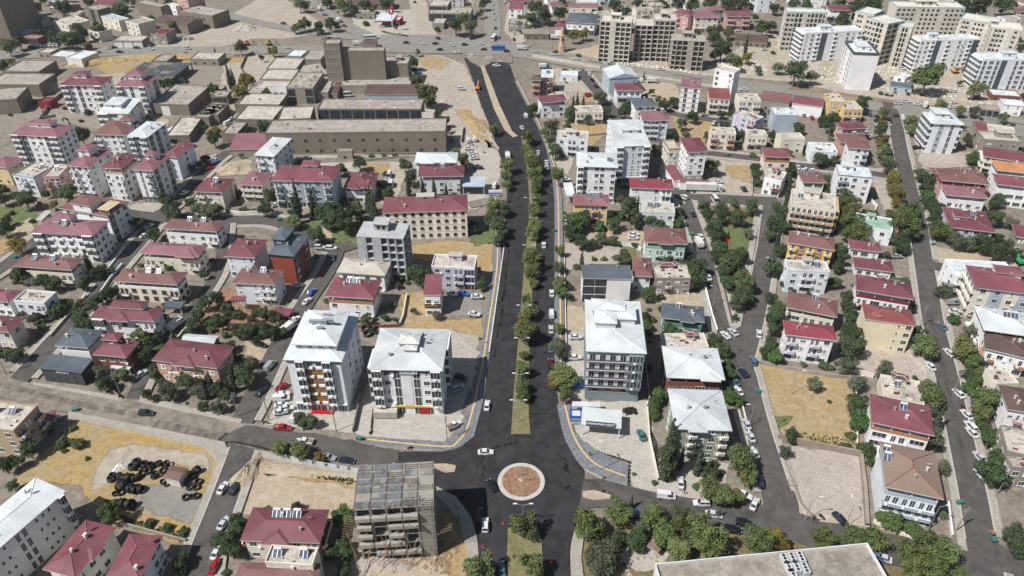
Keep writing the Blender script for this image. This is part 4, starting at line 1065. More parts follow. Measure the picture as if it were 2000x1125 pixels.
cream school with arched brown windows|B1|995,541 1668,519 1640,396|13|4|H|e6e1d6|R|aaaaaaaaaa|a.a|brown,bal=d9d2c2,acc=b4aa94,band=cfc6b2,fas=d5cbb8,c=.0:.22:.2:.22:1.2,cr=flat,crc=FL,V=3,oh=.5,sl=.28,name=school_building
brick red block with slate blue roof|B1|100,862 305,882 412,712|13|4|H|BK|GR|qq|w.w|acc=8a4434,band=DK,fas=DK,c=-.25:.1:.45:.5:2.4,pw=GR,rkey=slate
white house with pale ribbed hip roof|B1|620,1000 1002,1028 1068,916|8|2|H|W|FL|wwww|ww|rkey=rib,cap=WR
white house with orange terrace parapet|P|636,578 731,584 744,547|9|3|H|W|R|w.ww|.w|t,par=OR,S=-.1:.15+.05:.15,name=house
pale lilac flat house with white stair room|B1|1365,962 1700,976 1732,882|9.5|3|F|LI|FL|wwbg|w.|c=.02:.2:.3:.3:2.2,cr=flat,par=W
concrete hut on the mill road|B1|632,62 752,62 756,42|4.5|1|F|CO|FR|o||name=hut
tall pale block with brown facade lines|C1|490,176 815,186 830,72|18|6|H|W|WR|ew.ww.w|ww|sl=.1,acc=BK,S=.3:-.1,fas=8b95a0,D=-.2:0
yellow cream house with orange trim|C1|488,476 776,486 742,396|10|3|H|e0c98a|R|.wbw|w|bal=OR,S=-.08:.05+.04:.05+.16:.05,fas=OR,D=.0:-.1
white house with bright red skylit roof|C1|930,342 1272,356 1242,276|10|3|H|W|RB|w.wb|w|S=-.2:.1,D=.4:-.3,sl=.2
pale mint flat house with two heaters|C1|1008,532 1282,546 1252,472|7.5|2|F|c9d4d2|FL|w.ww|w|S=-.2:.2+.0:.2,J=8
cream white tower house with maroon roof|P|1343,297 1385,296 1367,269|15.5|5|H|W|R|ww|wwww|left=wwww,plinth=9a9a9c,sl=.22
low maroon garage row at the truck|C1|1310,302 1535,318 1532,282|4|1|G|W|R|rrr|.|oh=.2
low maroon garage wing running back|C1|1262,292 1352,286 1276,168|4|1|g|W|R||.|oh=.2,left=rrrr
beige flat house behind the garage wing|C1|1226,46 1310,42 1262,-28|8.5|2|F|CR|FL|ww|w|left=wwww,par=9a8560
green balcony house with wide maroon roof|C1|1040,766 1380,786 1350,662|9.5|3|H|c4d8d2|R|wbwb|w|t,bal=8fb59a,par=8fb59a,wing=.0,V=2
hall house with striped slate tin roof|C1|545,1050 935,1056 926,956|10.5|3|M|W|GR|xx..|.|sl=.06,stripe=.5,rkey=s2,V=1
small house with steep maroon roof|C1|950,1030 1106,1040 1082,892|7.5|2|H|LW|R|w.w|.|
flat beige house with cluttered roof|C1|1125,1056 1400,1056 1360,948|7|2|F|CO|FL|wbww|w|J=22,c=-.1:.3:.4:.2:1.8,crc=R
cream house with maroon roof under the blue panels|D1|-50,96 170,106 182,36|9.5|3|H|CR|R|ww|w|t,bal=OR
white red trim house beside the cypress|D1|-12,272 122,302 126,228|8|2|F|W|FL|wb|w|bal=RB,J=6,c=-.1:.2:.3:.3:2,crc=R
patched white roof house with torn walls|D1|320,62 520,72 530,2|6.5|2|F|LW|WR|wbw||bal=BL,J=18
white blue house with maroon roof by the avenue trees|D1|610,30 792,42 792,-20|9.5|3|H|W|R|.wb|w|bal=BL
white flats with white roof and grey eaves|D1|550,246 816,272 792,188|12.5|4|F|W|WR|kww|.|bal=7f8894,par=8a909a,ph=.4,c=-.2:.2:.35:.4:2,cr=flat,crc=WR
small house with two blue barrels on maroon roof|D1|248,296 436,302 430,216|7.5|2|H|W|R|WW|w|S=-.3:.2+.05:.2
beige flats with wavy brown balconies|D1|185,482 536,532 520,402|12|4|F|CR|FL|BBBB|e|bal=b79a7d,S=-.3:.1,c=-.05:.25:.35:.3:2.5,cr=flat,J=8,left=.
low house with mint green flat roof|D1|690,642 976,692 962,592|6.5|2|F|W|GN|ww|w|c=-.1:.3:.2:.2:1.8,cr=flat,left=w
yellow panel house with maroon roof|D1|165,772 532,836 516,738|9.5|3|H|e0bf6a|R|kpkpk|w|bal=c9b08a,acc=OR,oh=.6
upper single storey cottage with maroon roof|D1|635,816 886,846 876,770|4|1|H|W|R|wWw|w|
lower single storey cottage with maroon roof|D1|670,962 980,1002 970,920|4|1|H|W|R|wwWw|w|
grey tiled house with flat cluttered roof|D1|140,988 466,1006 466,930|9.5|3|F|LW|FL|wkw|w|c=.0:.25:.2:.4:2.2,cr=flat,S=.25:.1,D=-.4:.0,J=8
house with red balconies and long maroon roof|P|1672,566 1784,585 1780,553|9.5|3|H|W|R|bWbb|w|t,bal=RB,par=RB
rear maroon row house by the avenue|D1|1260,226 1640,242 1642,200|7.5|2|H|PK|R|www|w|
pink red house with worn maroon roof|D1|1340,282 1722,318 1692,226|9.5|3|H|PK|R|bwwb|w|t,par=a8505a
white terrace house below the pink red house|D1|1370,396 1702,426 1696,346|9.5|3|H|W|R|wbww|w|t
cream house with maroon roof at the east edge|D1|1680,96 2110,162 2100,82|8.5|3|H|CR|R|bwwb|w|left=b
white house with orange tiled roof|D1|1762,202 2110,238 2105,162|9|3|H|W|b0714e|bwwb|w|t
white house with dark railing terrace at the east edge|D1|1772,312 2110,352 2105,272|10.5|3|H|W|R|bWWb|w|t
white house with roof terrace and maroon wing|D1|1420,650 1772,692 1702,530|7|2|H|LI|R|wwww|w|S=-.1:.1+.1:.1,sl=.18,c=-.2:.0:.3:.3:1.2
grey block house with maroon roof at the edge|D1|1922,722 2110,752 2105,655|7.5|2|H|CO|R|ww|.|
cream blue block with maroon roof and white annex|P|1908,562 2030,577 2000,531|13|4|H|CR|R|wpwp|b|acc=BL,fas=BL,c=.1:.15:.4:.3:1.5,left=bb
white annex roof behind the cream blue block|P|1868,540 1990,547 1962,514|9|3|F|W|WR|b.w|.|left=ww
house with solar heaters and tyre coloured eaves|A2|-150,328 66,346 196,232|8|2|H|CR|R|gww|w|
long white house with raised maroon roof|A2|690,236 1196,262 1290,160|8.5|2|H|W|R|ewwwb|ww|c=.0:.3:.5:.5:1.2,D=.25:.2,V=2,wing=-.05
slate roofed house above the dark shop|A2|430,452 692,472 802,330|9|2|H|W|GR|www|.|t,V=1,rkey=slate,par=W
brick house with maroon roof beside the dark shop|A2|718,522 985,546 1092,420|7.5|2|H|BK|R|www|.|D=.1:.2,c=-.15:.3:.4:.4:1.8,S=-.2:.4
dark grey single storey shop with slate roof|A2|298,630 630,668 738,562|5.5|1|M|DK|GR|rrrrr|.|sl=.08,fas=DK,name=shop,bal=DK,dark
stone house with large maroon roof among pines|A2|1185,566 1702,632 1826,456|9|2|H|c0a088|R|wbwbw|ww|bal=c9ae98,D=.3:-.3,wing=.0,acc=BK
white shed roof behind the stone house|A2|1400,420 1660,440 1722,378|4.5|1|G|BK|WR|.|.|
flat roofed flats at the west corner|P|-70,832 24,843 77,794|10|3|F|a8997f|FL|www|bwb|S=-.2:.1+.15:.15,J=12
tall white grey block with brown centre panel|P|552,703 668,707 702,612|20.5|6|H|LW|WR|.ePPe.|.www|sl=.26,acc=8d6a44,gf=ggggg,fas=7c8790,V=5,bal=W,crown=7c8790
tall white block with cut corner and yellow sign|P|717,722 862,725 880,643|18|5|H|W|WR|ewsqswe|we|sl=.24,fas=6c737a,gf=.gg.gg.,bal=d6d6d6,acc=e0e0e0,crown=4a5056,V=4
small red roofed office with black sign|P|827,576 861,576 864,546|9.5|2|M|W|R|ww||sl=.25
grey block with white balcony front|P|1147,686 1266,691 1248,589|20|6|H|7b878c|WR||.|sl=.1,fas=a4a9ac,crown=9aa0a4
teal house with slate roof and terrace|C2|1175,236 1516,272 1492,150|6.5|2|H|5f857f|GR|Www|w|t,S=-.1:.1,par=5f857f,wing=.1,rkey=slate
low beige roof terrace with little maroon hut|C2|1180,475 1530,470 1502,362|3.5|1|F|CR|FL|||J=12,c=.15:.2:.2:.25:2.2,crc=R
brick house with broad white hip roof|P|1300,737 1415,742 1403,680|9.5|3|H|BK|WR|bbWb|w|t,sl=.22,par=BK,wing=.25,cap=c2c6c8
green stone flats with white roof and grey ridges|P|1322,838 1435,842 1406,762|12.5|4|H|8d9684|WR|.bwwb|w|sl=.2,cap=9aa2aa,wing=-.1,bal=b3aa9a,left=ww,fas=9aa2a8
terrace house with heater beside the dry cypress|D2|140,152 542,232 546,102|8.5|3|H|CR|R|Wbb|w|t,S=.05:.2
lilac balcony house above the dry lot|D2|120,362 526,412 526,300|11|3|H|W|RB|bwbw|w|bal=LI,D=-.1:-.1,acc=LI
cream house with blank wall over the rubble lot|D2|742,242 1135,297 1132,175|12|4|H|d8cdb0|RB|...nw|.|D=-.1:.2,oh=.25,c=-.25:-.28:.1:.1:.2
ruined flat house with rusty roof hut|D2|890,862 1206,922 1192,742|4|1|F|CR|FL|w.w|.|J=26,S=-.1:.15,c=-.05:.35:.35:.2:2,crc=BR
house with orange terrace edge and one heater|P|1700,824 1824,851 1819,794|9.5|3|H|W|R|WbW|w|t,par=OR,S=.0:.05
white roofed house with two heaters at the east edge|D2|1640,322 2060,382 2055,200|10.5|3|H|W|WR|bwwb|w|t,S=.02:.1+.17:.1,left=b,sl=.2
brown roofed orange trimmed house|D2|1690,472 2060,562 2040,390|8.5|2|H|W|BR|bwwb|w|bal=OR,left=b,sl=.16
beige roof terrace between brown roofs|D2|1760,757 1932,752 1882,642|5.5|1|F|CR|FL|w|.|J=6
house with big brown roof at the lower east edge|D2|1830,942 2060,978 2060,795|9|2|H|W|BR|wbw|.|bal=PK,left=w
long white block with blank side above the pipe lot|A3|-100,990 540,440 250,378|14|4|H|W|WR|.nn.dd.nnn.e|.|sl=.2,fas=c6c9cc
long maroon roof beside the pipe lot|A3|600,1120 925,727 652,702|8.5|2|H|CR|R|www.|w|V=2,wing=.0,sl=.26
maroon roof house with beige roof patch|A3|1085,1165 1266,816 1012,786|9.5|3|H|LW|R|w.ww|w|V=1,D=.3:-.3,sl=.26
hipped house with three solar heaters in a row|P|478,1056 634,1061 634,995|8|2|H|CR|R|w.bwb|b|S=-.13:.22+.0:.22+.13:.22,bal=BK,wing=-.05,stripe=.2
lower maroon roof with flat tank deck|P|462,1134 624,1136 622,1100|9|2|H|LW|R|ww|.|sl=.22
flat tank deck with four solar panels|P|523,1100 615,1106 617,1072|11|2|F|CR|FL|||S=-.3:.0+.25:.05,J=10
house with striped brown roof and curved balconies|P|1727,950 1842,975 1828,884|12|4|H|LW|85705f|BBB|.|t,par=BL,bal=BL,stripe=.9,cap=RB,S=-.42:.25+-.42:.1,left=.
beige flat house at the lower east edge|D3|1880,282 2060,292 2060,215|7.5|2|F|CO|FL|ww|.|D=.0:-.2,J=6,left=www
stone flat house at the east edge|D3|1830,152 2060,202 2060,10|8|2|F|CO|FL|w.|.|J=10,left=ww
low maroon roof beside the slim white block|P|458,292 528,291 520,266|4|1|M|CO|R|||sl=.12
long grey shed along the mill lane|P|470,205 500,206 512,168|5|1|F|TN|FR|||J=6
narrow grey shed joining the rubble roof yard|P|395,225 432,226 440,205|5|1|F|TN|FR|o||J=8
grey lean-to between the patched workshop and ruin|P|402,182 430,183 438,168|4|1|F|CO|FR|||J=6
low tan shed by the open pit frame|P|300,120 330,121 340,108|4|1|F|TN|FR|oo||J=4
flat tan store at the road by the pit|P|375,116 430,117 436,104|4|1|F|CO|FL|ooo||J=5
grey block store behind the white sheeting yard|P|440,262 470,263 476,240|5|1|F|TN|FR|||J=6
'''
HOUSE = {}
def parse_houses():
    # near hipped roofs carry a few vents and a dish unless their line says otherwise
    for ln in DATA.strip().split('\n'):
        f = ln.split('|')
        assert len(f) == 11, (len(f), ln)
        short, t, pts, H, n, kind, wall, roof, front, side, opts = f
        P = [tile(t, *[float(v) for v in p.split(',')]) for p in pts.split()]
        g = lambda c: CN.get(c, c)
        o2 = ','.join((k.split('=')[0] + '=' + g(k.split('=')[1])) if '=' in k and k.split('=')[0] in ('bal', 'acc', 'band', 'par', 'crown', 'fas', 'cap', 'pw', 'crc', 'plinth') else k for k in opts.split(','))
        HOUSE[short] = house(short, *P, float(H), float(n), kind, g(wall), g(roof), front.replace('P', 'v').replace('h', 's'), side, o2)
parse_houses()
# the town goes on to the far edge
rnd = random.Random(17)
def blocked(x, y, r):
    return any(math.hypot(x - h[0], y - h[1]) < r + .5 * math.hypot(h[2], h[3]) for h in HOUSES) or any(seg_dist(Vector((x, y)), a, c) < hw + r * .7 for nm, P, hw in ROADS for a, c in zip(P, P[1:]))
FAR = []
for px, py in [(x + rnd.uniform(-9, 9), y + rnd.uniform(-4, 4)) for y in (-24, -8, 8, 24, 42, 60) for x in list(range(1010, 2040, 34)) + list(range(-20, 350, 34)) + list(range(640, 1000, 36))]:
    if 370 < px < 640 or (690 < px < 1000 and py > 12): continue
    if px > 1480 and py > 26 and px < 1960: continue
    if px < 370 and py > 60: continue
    g = G(px, py); r = 8
    if blocked(g.x, g.y, r): continue
    wd, dp, n = rnd.uniform(9, 15), rnd.uniform(8, 12), rnd.choice((1, 2, 2, 3)); H = n * 3.1
    a = rnd.choice((-.12, 0, .1, .2)); u = Vector((math.cos(a), math.sin(a))); v = Vector((-u.y, u.x)); c = g.xy
    q = [px_of((p.x, p.y, H)) for p in (c - u * wd / 2 - v * dp / 2, c + u * wd / 2 - v * dp / 2, c + u * wd / 2 + v * dp / 2)]
    kind = rnd.choice('HHFFFFM') if px > 900 else rnd.choice('FFFFGH'); wn, wl = rnd.choice((('white', 'W'), ('pale', 'LW'), ('beige', 'CR'), ('cream', 'CR'), ('grey', 'CO')))
    rf = {'H': 'R', 'F': rnd.choice(('FL', 'FR')), 'M': rnd.choice(('R', 'WR')), 'G': rnd.choice(('R', 'BR'))}[kind]
    short = '%s %s house at the far edge' % (wn, ('one storey', 'two storey', 'three storey')[n - 1])
    house(short, *q, H, n, kind, CN[wl], CN[rf], rnd.choice(('ww', 'www', 'wbw')), rnd.choice(('', 'w')), 'group=houses at the far edge' + (',J=5' if kind == 'F' else ''))
# ---------------------------------------------------------------- unfinished frames, canopies and other special structures
def sk(short, t, pts, H, n, front='', side='', opts='', col='a59f94'):
    P = [tile(t, *[float(v) for v in p.split(',')]) for p in pts.split()]
    return skeleton(short, *P, H, n, front, side, opts, col=col)
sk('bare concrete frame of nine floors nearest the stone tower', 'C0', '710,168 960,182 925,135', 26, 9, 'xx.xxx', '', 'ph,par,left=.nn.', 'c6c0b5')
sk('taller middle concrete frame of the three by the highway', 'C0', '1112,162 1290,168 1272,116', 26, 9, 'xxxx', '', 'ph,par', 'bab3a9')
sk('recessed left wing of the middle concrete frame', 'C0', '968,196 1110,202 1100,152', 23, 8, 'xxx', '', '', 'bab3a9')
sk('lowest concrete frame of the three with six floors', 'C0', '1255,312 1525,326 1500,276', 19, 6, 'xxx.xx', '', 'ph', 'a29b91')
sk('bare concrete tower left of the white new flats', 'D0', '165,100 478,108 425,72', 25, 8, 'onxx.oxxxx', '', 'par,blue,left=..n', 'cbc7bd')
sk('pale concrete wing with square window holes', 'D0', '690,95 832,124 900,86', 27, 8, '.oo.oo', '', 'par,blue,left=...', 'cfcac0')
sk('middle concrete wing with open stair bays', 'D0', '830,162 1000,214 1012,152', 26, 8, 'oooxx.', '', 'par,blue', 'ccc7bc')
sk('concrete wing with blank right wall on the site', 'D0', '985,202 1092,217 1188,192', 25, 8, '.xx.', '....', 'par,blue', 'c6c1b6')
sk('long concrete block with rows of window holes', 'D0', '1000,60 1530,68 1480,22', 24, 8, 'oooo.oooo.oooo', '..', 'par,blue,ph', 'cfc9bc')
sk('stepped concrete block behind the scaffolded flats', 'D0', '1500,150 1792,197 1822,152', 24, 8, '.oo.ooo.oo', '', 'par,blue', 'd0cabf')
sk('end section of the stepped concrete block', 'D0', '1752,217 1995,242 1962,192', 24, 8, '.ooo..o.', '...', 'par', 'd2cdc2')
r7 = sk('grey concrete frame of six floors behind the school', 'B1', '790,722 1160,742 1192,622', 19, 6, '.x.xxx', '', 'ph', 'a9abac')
def formwork(res, nc, nr, seed, col=('6c6f73', '848483', '5d5f62'), gap=.45):
    """Shuttering boards laid over the top deck: bays of planks between dark beam trenches, some bays still bare battens."""
    root, w, d, rz, H = res; rnd = random.Random(seed)
    wood = paint('6b645b', .9, .3, .3); ms = [paint(c, .8, .45, .75, key='ply') for c in col]
    cw, cd = w / nc, d / nr
    for i in range(nc):
        for j in range(nr):
            x, y = -w / 2 + cw * (i + .5), -d / 2 + cd * (j + .5); hw, hd = cw / 2 - gap / 2, cd / 2 - gap / 2
            if rnd.random() < .12: continue
            if rnd.random() < .2:
                b = MB(); k = int(2 * hd / .55)
                for q in range(k): b.box(-hw, hw, -hd + q * .55, -hd + q * .55 + .2, 0, .14)
                b.box(-hw, -hw + .15, -hd, hd, -.02, .1); b.box(hw - .15, hw, -hd, hd, -.02, .1)
                q = put('batten_strip', b.mesh('batten_strip', [wood]), root, (x, y, H + .02)); q['kind'] = 'stuff'; continue
            part = 0.0; n = max(2, int(2 * hw / 1.25)); zc = rnd.uniform(.02, .2)
            for q in range(n):
                x0 = -hw + 2 * hw * q / n; cut = rnd.uniform(.25, .6) if rnd.random() < .12 else 0
                b = MB(); b.box(x0 + .015, x0 + 2 * hw / n - .015, -hd, hd * (1 - 2 * cut), 0, .08); o = put('shuttering_panel', b.mesh('shuttering_panel', [ms[rnd.choice((0, 0, 0, 1, 2))]]), root, (x, y, H + zc + rnd.uniform(0, .04)))
            if rnd.random() < .5:
                b = MB()
                for q in range(4):
                    a0 = rnd.uniform(0, 6.28); p = Vector((rnd.uniform(-hw, hw), rnd.uniform(-hd, hd), .16)); v = Vector((math.cos(a0), math.sin(a0), 0)) * rnd.uniform(.5, 1.6); b.tube(p - v, p + v, .07, seg=4)
                q = put('loose_timber', b.mesh('loose_timber', [wood]), root, (x, y, H + zc)); q['kind'] = 'stuff'
    for i in range(nc + 1):
        b = MB(); b.box(-.07, .07, -d / 2 - .3, d / 2 * rnd.uniform(.2, 1), 0, rnd.uniform(.1, .2)); put('shuttering_beam', b.mesh('shuttering_beam', [wood]), root, (-w / 2 + cw * i + rnd.uniform(-.1, .1), 0, H))
    b = MB()
    for k in range(int(w / .8)):
        x = -w / 2 + .3 + k * .8; b.tube((x, -d / 2 - .1, H - 1.2), (x + rnd.uniform(-.2, .2), -d / 2 - .3 - rnd.uniform(0, .9), H + rnd.uniform(-.1, .7)), .07, seg=4)
    for k in range(26):
        x, y = rnd.uniform(-w / 2, w / 2), rnd.choice((-d / 2, d / 2, rnd.uniform(-d / 2, d / 2))); b.tube((x, y, H), (x, y, H + rnd.uniform(.8, 1.5)), .05, seg=4)
    q = put('prop_row', b.mesh('prop_row', [wood]), root); q['kind'] = 'stuff'
n3 = sk('half built frame covered in shuttering by the roundabout', 'B3', '795,610 1418,572 1352,232', 19.5, 6, 'xxxx.', '.', '', '8f8b83')
formwork(n3, 5, 6, 5)
root, w, d, rz, H = n3
for k in range(1, 6):                               # poured edge beams of each floor, uneven like the shuttering left them
    for i in range(4):
        b = MB(); hh = .55 + .35 * ((i * 3 + k) % 3) / 2; b.box(-w * .094, w * .094, -.95, .0, -.3, hh); b.box(-w * .094, w * .094, -.9, -.02, hh, hh + .12)
        if (i * 5 + k * 3) % 7 in (0, 3): continue
        put('edge_beam', b.mesh('edge_beam', [paint('9d988f', .9, .3, .5)]), root, (-w / 2 + w * (.1 + .2 * i), -d / 2 - .02, H * k / 6))
rnd = random.Random(9); wood = paint('8a755c', .9, .3, .3)
for i in range(16):                                 # poles leaning on the frame
    b = MB(); x = rnd.uniform(-w / 2, w / 2); z = rnd.uniform(4, H)
    b.tube((x, -d / 2 - rnd.uniform(2, 5), 0 if i % 3 else z - 3), (x + rnd.uniform(-3, 3), -d / 2 - .1, z), .07, seg=4); put('scaffold_pole', b.mesh('scaffold_pole', [wood]), root)
net = foliage('safety_net', (.16, .14, .11), (.22, .2, .16))
for sgn in (-1, 1):
    b = MB()
    for k in range(9):
        y0 = -d / 2 + k * d / 18; b.tube((sgn * w / 2, y0, 8.5), (sgn * (w / 2 + 4), y0, 10.3), .05, seg=4)
        b.tube((sgn * (w / 2 + .4 * k + .3), -d / 2, 8.5 + .2 * k), (sgn * (w / 2 + .4 * k + .3), 0, 8.5 + .2 * k), .03, seg=4)
    put('safety_net', b.mesh('safety_net', [wood]), root)['kind'] = 'stuff'
a27 = sk('open slab frame with dark shuttering in the pit', 'A0', '950,615 1340,624 1490,492', 5, 1, 'xxxx', '', '', '7a756c')
formwork(a27, 5, 6, 2, ('4d555e', '5a626a', '444b53'))
def cn(short, t, pts, H, col, opts='', th=.5):
    P = [tile(t, *[float(v) for v in p.split(',')]) for p in pts.split()]
    return canopy(short, *P, H, CN.get(col, col), opts, th=th)
gas = cn('petrol station canopy beside the tall red sign', 'B0', '948,162 1088,164 1086,98', 5.5, 'WR', th=.9)
b = MB(); b.box(-gas[1] / 2 - .05, gas[1] / 2 + .05, -gas[2] / 2 - .08, -gas[2] / 2 - .01, 4.6, 5.5); put('canopy_fascia', b.mesh('canopy_fascia', [paint('a8252b', .5)]), gas[0])
for x in (-.2, .2):
    b = MB(); b.box(-.5, .5, -.9, .9, 0, 1.7); put('fuel_pump', b.mesh('fuel_pump', [paint('b0282c', .5)]), gas[0], (x * gas[1], 0, 0))
cn('grey corrugated canopy by the billboard', 'B1', '1635,330 1812,332 1772,256', 5, 'BL')
cn('white canopy beside the tall pale block', 'C1', '410,408 482,406 482,300', 4, 'WR')
wash = cn('car wash canopy with dark name board', 'C2', '540,1067 856,1097 856,957', 5, 'WR')
cn('grey carport behind the long white house', 'A2', '1268,152 1410,157 1452,105', 3.5, 'GR')
cn('maroon carport beside the west corner flats', 'A2', '318,1028 390,1012 466,948', 3.2, 'R')
cn('white awning roof by the brick house garden', 'A2', '858,632 1018,638 1036,588', 3, 'WR')
cn('maroon carport in the lane garden', 'B2', '138,212 262,218 288,162', 3, 'R')
cn('maroon entrance roof by the white balcony house', 'A2', '1792,98 1898,102 1926,66', 5.5, 'R')
cn('long grey tin lean-to behind the car wash', 'C2', '470,922 690,926 688,894', 3.5, 'WR')
cn('corrugated shed roof before the yellow sign block', 'B2', '915,975 1100,977 1104,937', 2.8, 'FL', th=2.2)
cn('dark tin lean-to beside the pipe lot cottage', 'P', '1283,662 1300,667 1312,655', 3, 'BR')
# lettering
def text(s, size, mat, parent, loc, rot=(R(90), 0, 0), name='lettering', depth=.04):
    c = bpy.data.curves.new(name, 'FONT'); c.body = s; c.size = size; c.align_x = 'CENTER'; c.align_y = 'CENTER'; c.extrude = depth
    c.materials.append(mat); t = bpy.data.objects.new(name, c); COL.objects.link(t)
    me = bpy.data.meshes.new_from_object(t.evaluated_get(bpy.context.evaluated_depsgraph_get())); me.name = name; bpy.data.objects.remove(t)
    o = put(name, me, parent, loc); o.rotation_euler = rot; return o
def board(parent, name, x, y, z, w, h, mat, rot=None, t=.12):
    b = MB(); b.box(-w / 2, w / 2, -t, 0, -h / 2, h / 2); o = put(name, b.mesh(name, [mat]), parent, (x, y, z)); 
    if rot: o.rotation_euler = rot
    return o
WHT = paint('d8d8d6', .6, .05, .1); GOLD = paint('c9a84a', .5); NAVY = paint('1e2440', .5); BLK = paint('1b1b1d', .6); REDP = paint('a81f26', .5); YELP = paint('d9b520', .5); BLUP = paint('2a4f96', .5)
h = HOUSE['dark grey single storey shop with slate roof']; r_, w_, d_ = h[0], h[1], h[2]
text('electroline', 1.0, WHT, r_, (.5, -d_ / 2 + .06, 4.75))
h = HOUSE['small red roofed office with black sign']; r_, w_, d_ = h[0], h[1], h[2]
board(r_, 'sign_board', 0, -d_ / 2 + .2, 4.6, w_ - .3, 1.5, BLK); text('ACAROĞLU', 1.0, GOLD, r_, (0, -d_ / 2 + .02, 4.6))
h = HOUSE['tall white block with cut corner and yellow sign']; r_, w_, d_ = h[0], h[1], h[2]
board(r_, 'sign_board', .02 * w_, -d_ / 2 + .35, 17.0, w_ * .27, 1.2, WHT)
b = MB(); y_ = -d_ / 2 + .2                          # the sign is too small to read in the photograph: an emblem, dark strokes of lettering, red bars
b.poly([(-2.7 + .5 * math.cos(k * math.pi / 6), y_, 17 + .5 * math.sin(k * math.pi / 6)) for k in range(12)], 0); b.box(-2.9, -2.5, y_ - .03, y_ - .01, 16.6, 16.9, 1)
for x0, x1, z0, z1 in ((-1.9, -1.2, 16.85, 17.15), (-.2, .5, 16.85, 17.1), (.75, 1.2, 16.85, 17.15), (1.9, 2.5, 16.85, 17.15)): b.box(x0, x1, y_, y_ + .03, z0, z1, 0)
for x in (-.75, 2.85): b.box(x - .1, x + .1, y_, y_ + .03, 16.6, 17.4, 1)
put('sign_marks', b.mesh('sign_marks', [NAVY, REDP]), r_, (.02 * w_, 0, 0))['kind'] = 'stuff'
board(r_, 'shop_fascia', .15 * w_, -d_ / 2 + .45, 3.35, w_ * .68, .6, YELP); board(r_, 'shop_fascia', .2 * w_, -d_ / 2 + .55, 1.6, w_ * .14, 2.4, REDP)
h = HOUSE['tall white grey block with brown centre panel']; r_, w_, d_ = h[0], h[1], h[2]
BRN = paint('8d6a44', .8); bw_ = w_ - 1.5
b = MB(); b.box(-bw_ * .2, bw_ * .2, -.12, 0, 3.5, 17.6); put('brown_panel', b.mesh('brown_panel', [BRN]), r_, (0, -d_ / 2 + .76, 0))
board(r_, 'shop_fascia', 0, -d_ / 2 + .5, 3.3, bw_ * .42, .5, REDP)
for x in (-.2, 0, .2): board(r_, 'red_pillar', x * bw_, -d_ / 2 + .55, 1.6, .45, 3.1, REDP)
b = MB(); b.box(-bw_ * .22, bw_ * .22, -1.5, 0, 0, .35); put('red_step', b.mesh('red_step', [REDP]), r_, (0, -d_ / 2 + .74, 0))
# side wings of that block: a raised inner roof
UP = MB(); root, w, d, rz, H = wash
board(root, 'name_board', -.02 * w, -d / 2 + .2, 5.55, w * .72, 1.3, NAVY, (R(-38), 0, 0)); text('KAHRAMAN KENT', .95, WHT, root, (-.02 * w, -d / 2 + .08, 5.62), (R(52), 0, 0))
# tall petrol sign
g = G(*tile('B0', 1070, 250)); t = empty('petrol_sign', g); b = MB(); b.tube((0, 0, 0), (0, 0, 15), .35, seg=8); put('post', b.mesh('post', [WHT]), t)
b = MB(); b.box(-1.7, 1.7, -.5, .5, 12.6, 17); put('sign_box', b.mesh('sign_box', [REDP]), t); b = MB(); b.box(-.7, .7, -.56, -.51, 13.6, 16); put('emblem', b.mesh('emblem', [WHT]), t)
tag(t, 'tall white post with red box sign at the petrol station', 'sign'); SITES.append(('tall red petrol sign', g.x, g.y, 1))
g = G(*tile('B0', 1100, 268)); t = empty('price_sign', g); b = MB(); b.box(-.9, .9, -.2, .2, 0, 5); put('panel', b.mesh('panel', [WHT]), t); b = MB(); b.box(-.92, .92, -.24, .24, 3.6, 5.6); put('sign_box', b.mesh('sign_box', [REDP]), t)
tag(t, 'short red topped price sign on the station lawn', 'sign')
o = zone('lawn', GRASS, '745,61 800,72 780,70 755,66')
h = house('red walled kiosk of the petrol station', tile('B0', 1092, 160), tile('B0', 1135, 162), tile('B0', 1133, 132), 4, 1, 'F', 'a02830', 'b0b0b0', 'g', '', '', 'kiosk')
# stone clock tower
g = G(*tile('C0', 388, 402)); t = empty('stone_tower', g); st = paint('c2a58c', .85, .2, .3)
b = MB(); b.prism([(2.6 * math.cos(k * math.pi / 4 + .39), 2.6 * math.sin(k * math.pi / 4 + .39)) for k in range(8)], 0, 4.6); put('base', b.mesh('base', [st]), t)
b = MB(); b.prism([(1.75 * math.cos(k * math.pi / 4 + .39), 1.75 * math.sin(k * math.pi / 4 + .39)) for k in range(8)], 4.6, 10.6); put('shaft', b.mesh('shaft', [st]), t)
b = MB(); b.prism([(2.1 * math.cos(k * math.pi / 4 + .39), 2.1 * math.sin(k * math.pi / 4 + .39)) for k in range(8)], 10.6, 11.2); put('gallery', b.mesh('gallery', [st]), t)
b = MB(); b.tube((0, 0, 11.2), (0, 0, 14), 1.2, 1.0, 8); b.tube((0, 0, 14), (0, 0, 16.5), 1.15, .05, 8); put('cap', b.mesh('cap', [st]), t)
b = MB(); b.box(-.5, .5, -1.75, -1.66, 7.5, 9.3); put('window', b.mesh('window', [DARKV]), t)
tag(t, 'pale stone tower with pointed cap at the road junction', 'tower'); SITES.append(('pale stone tower', g.x, g.y, 2))
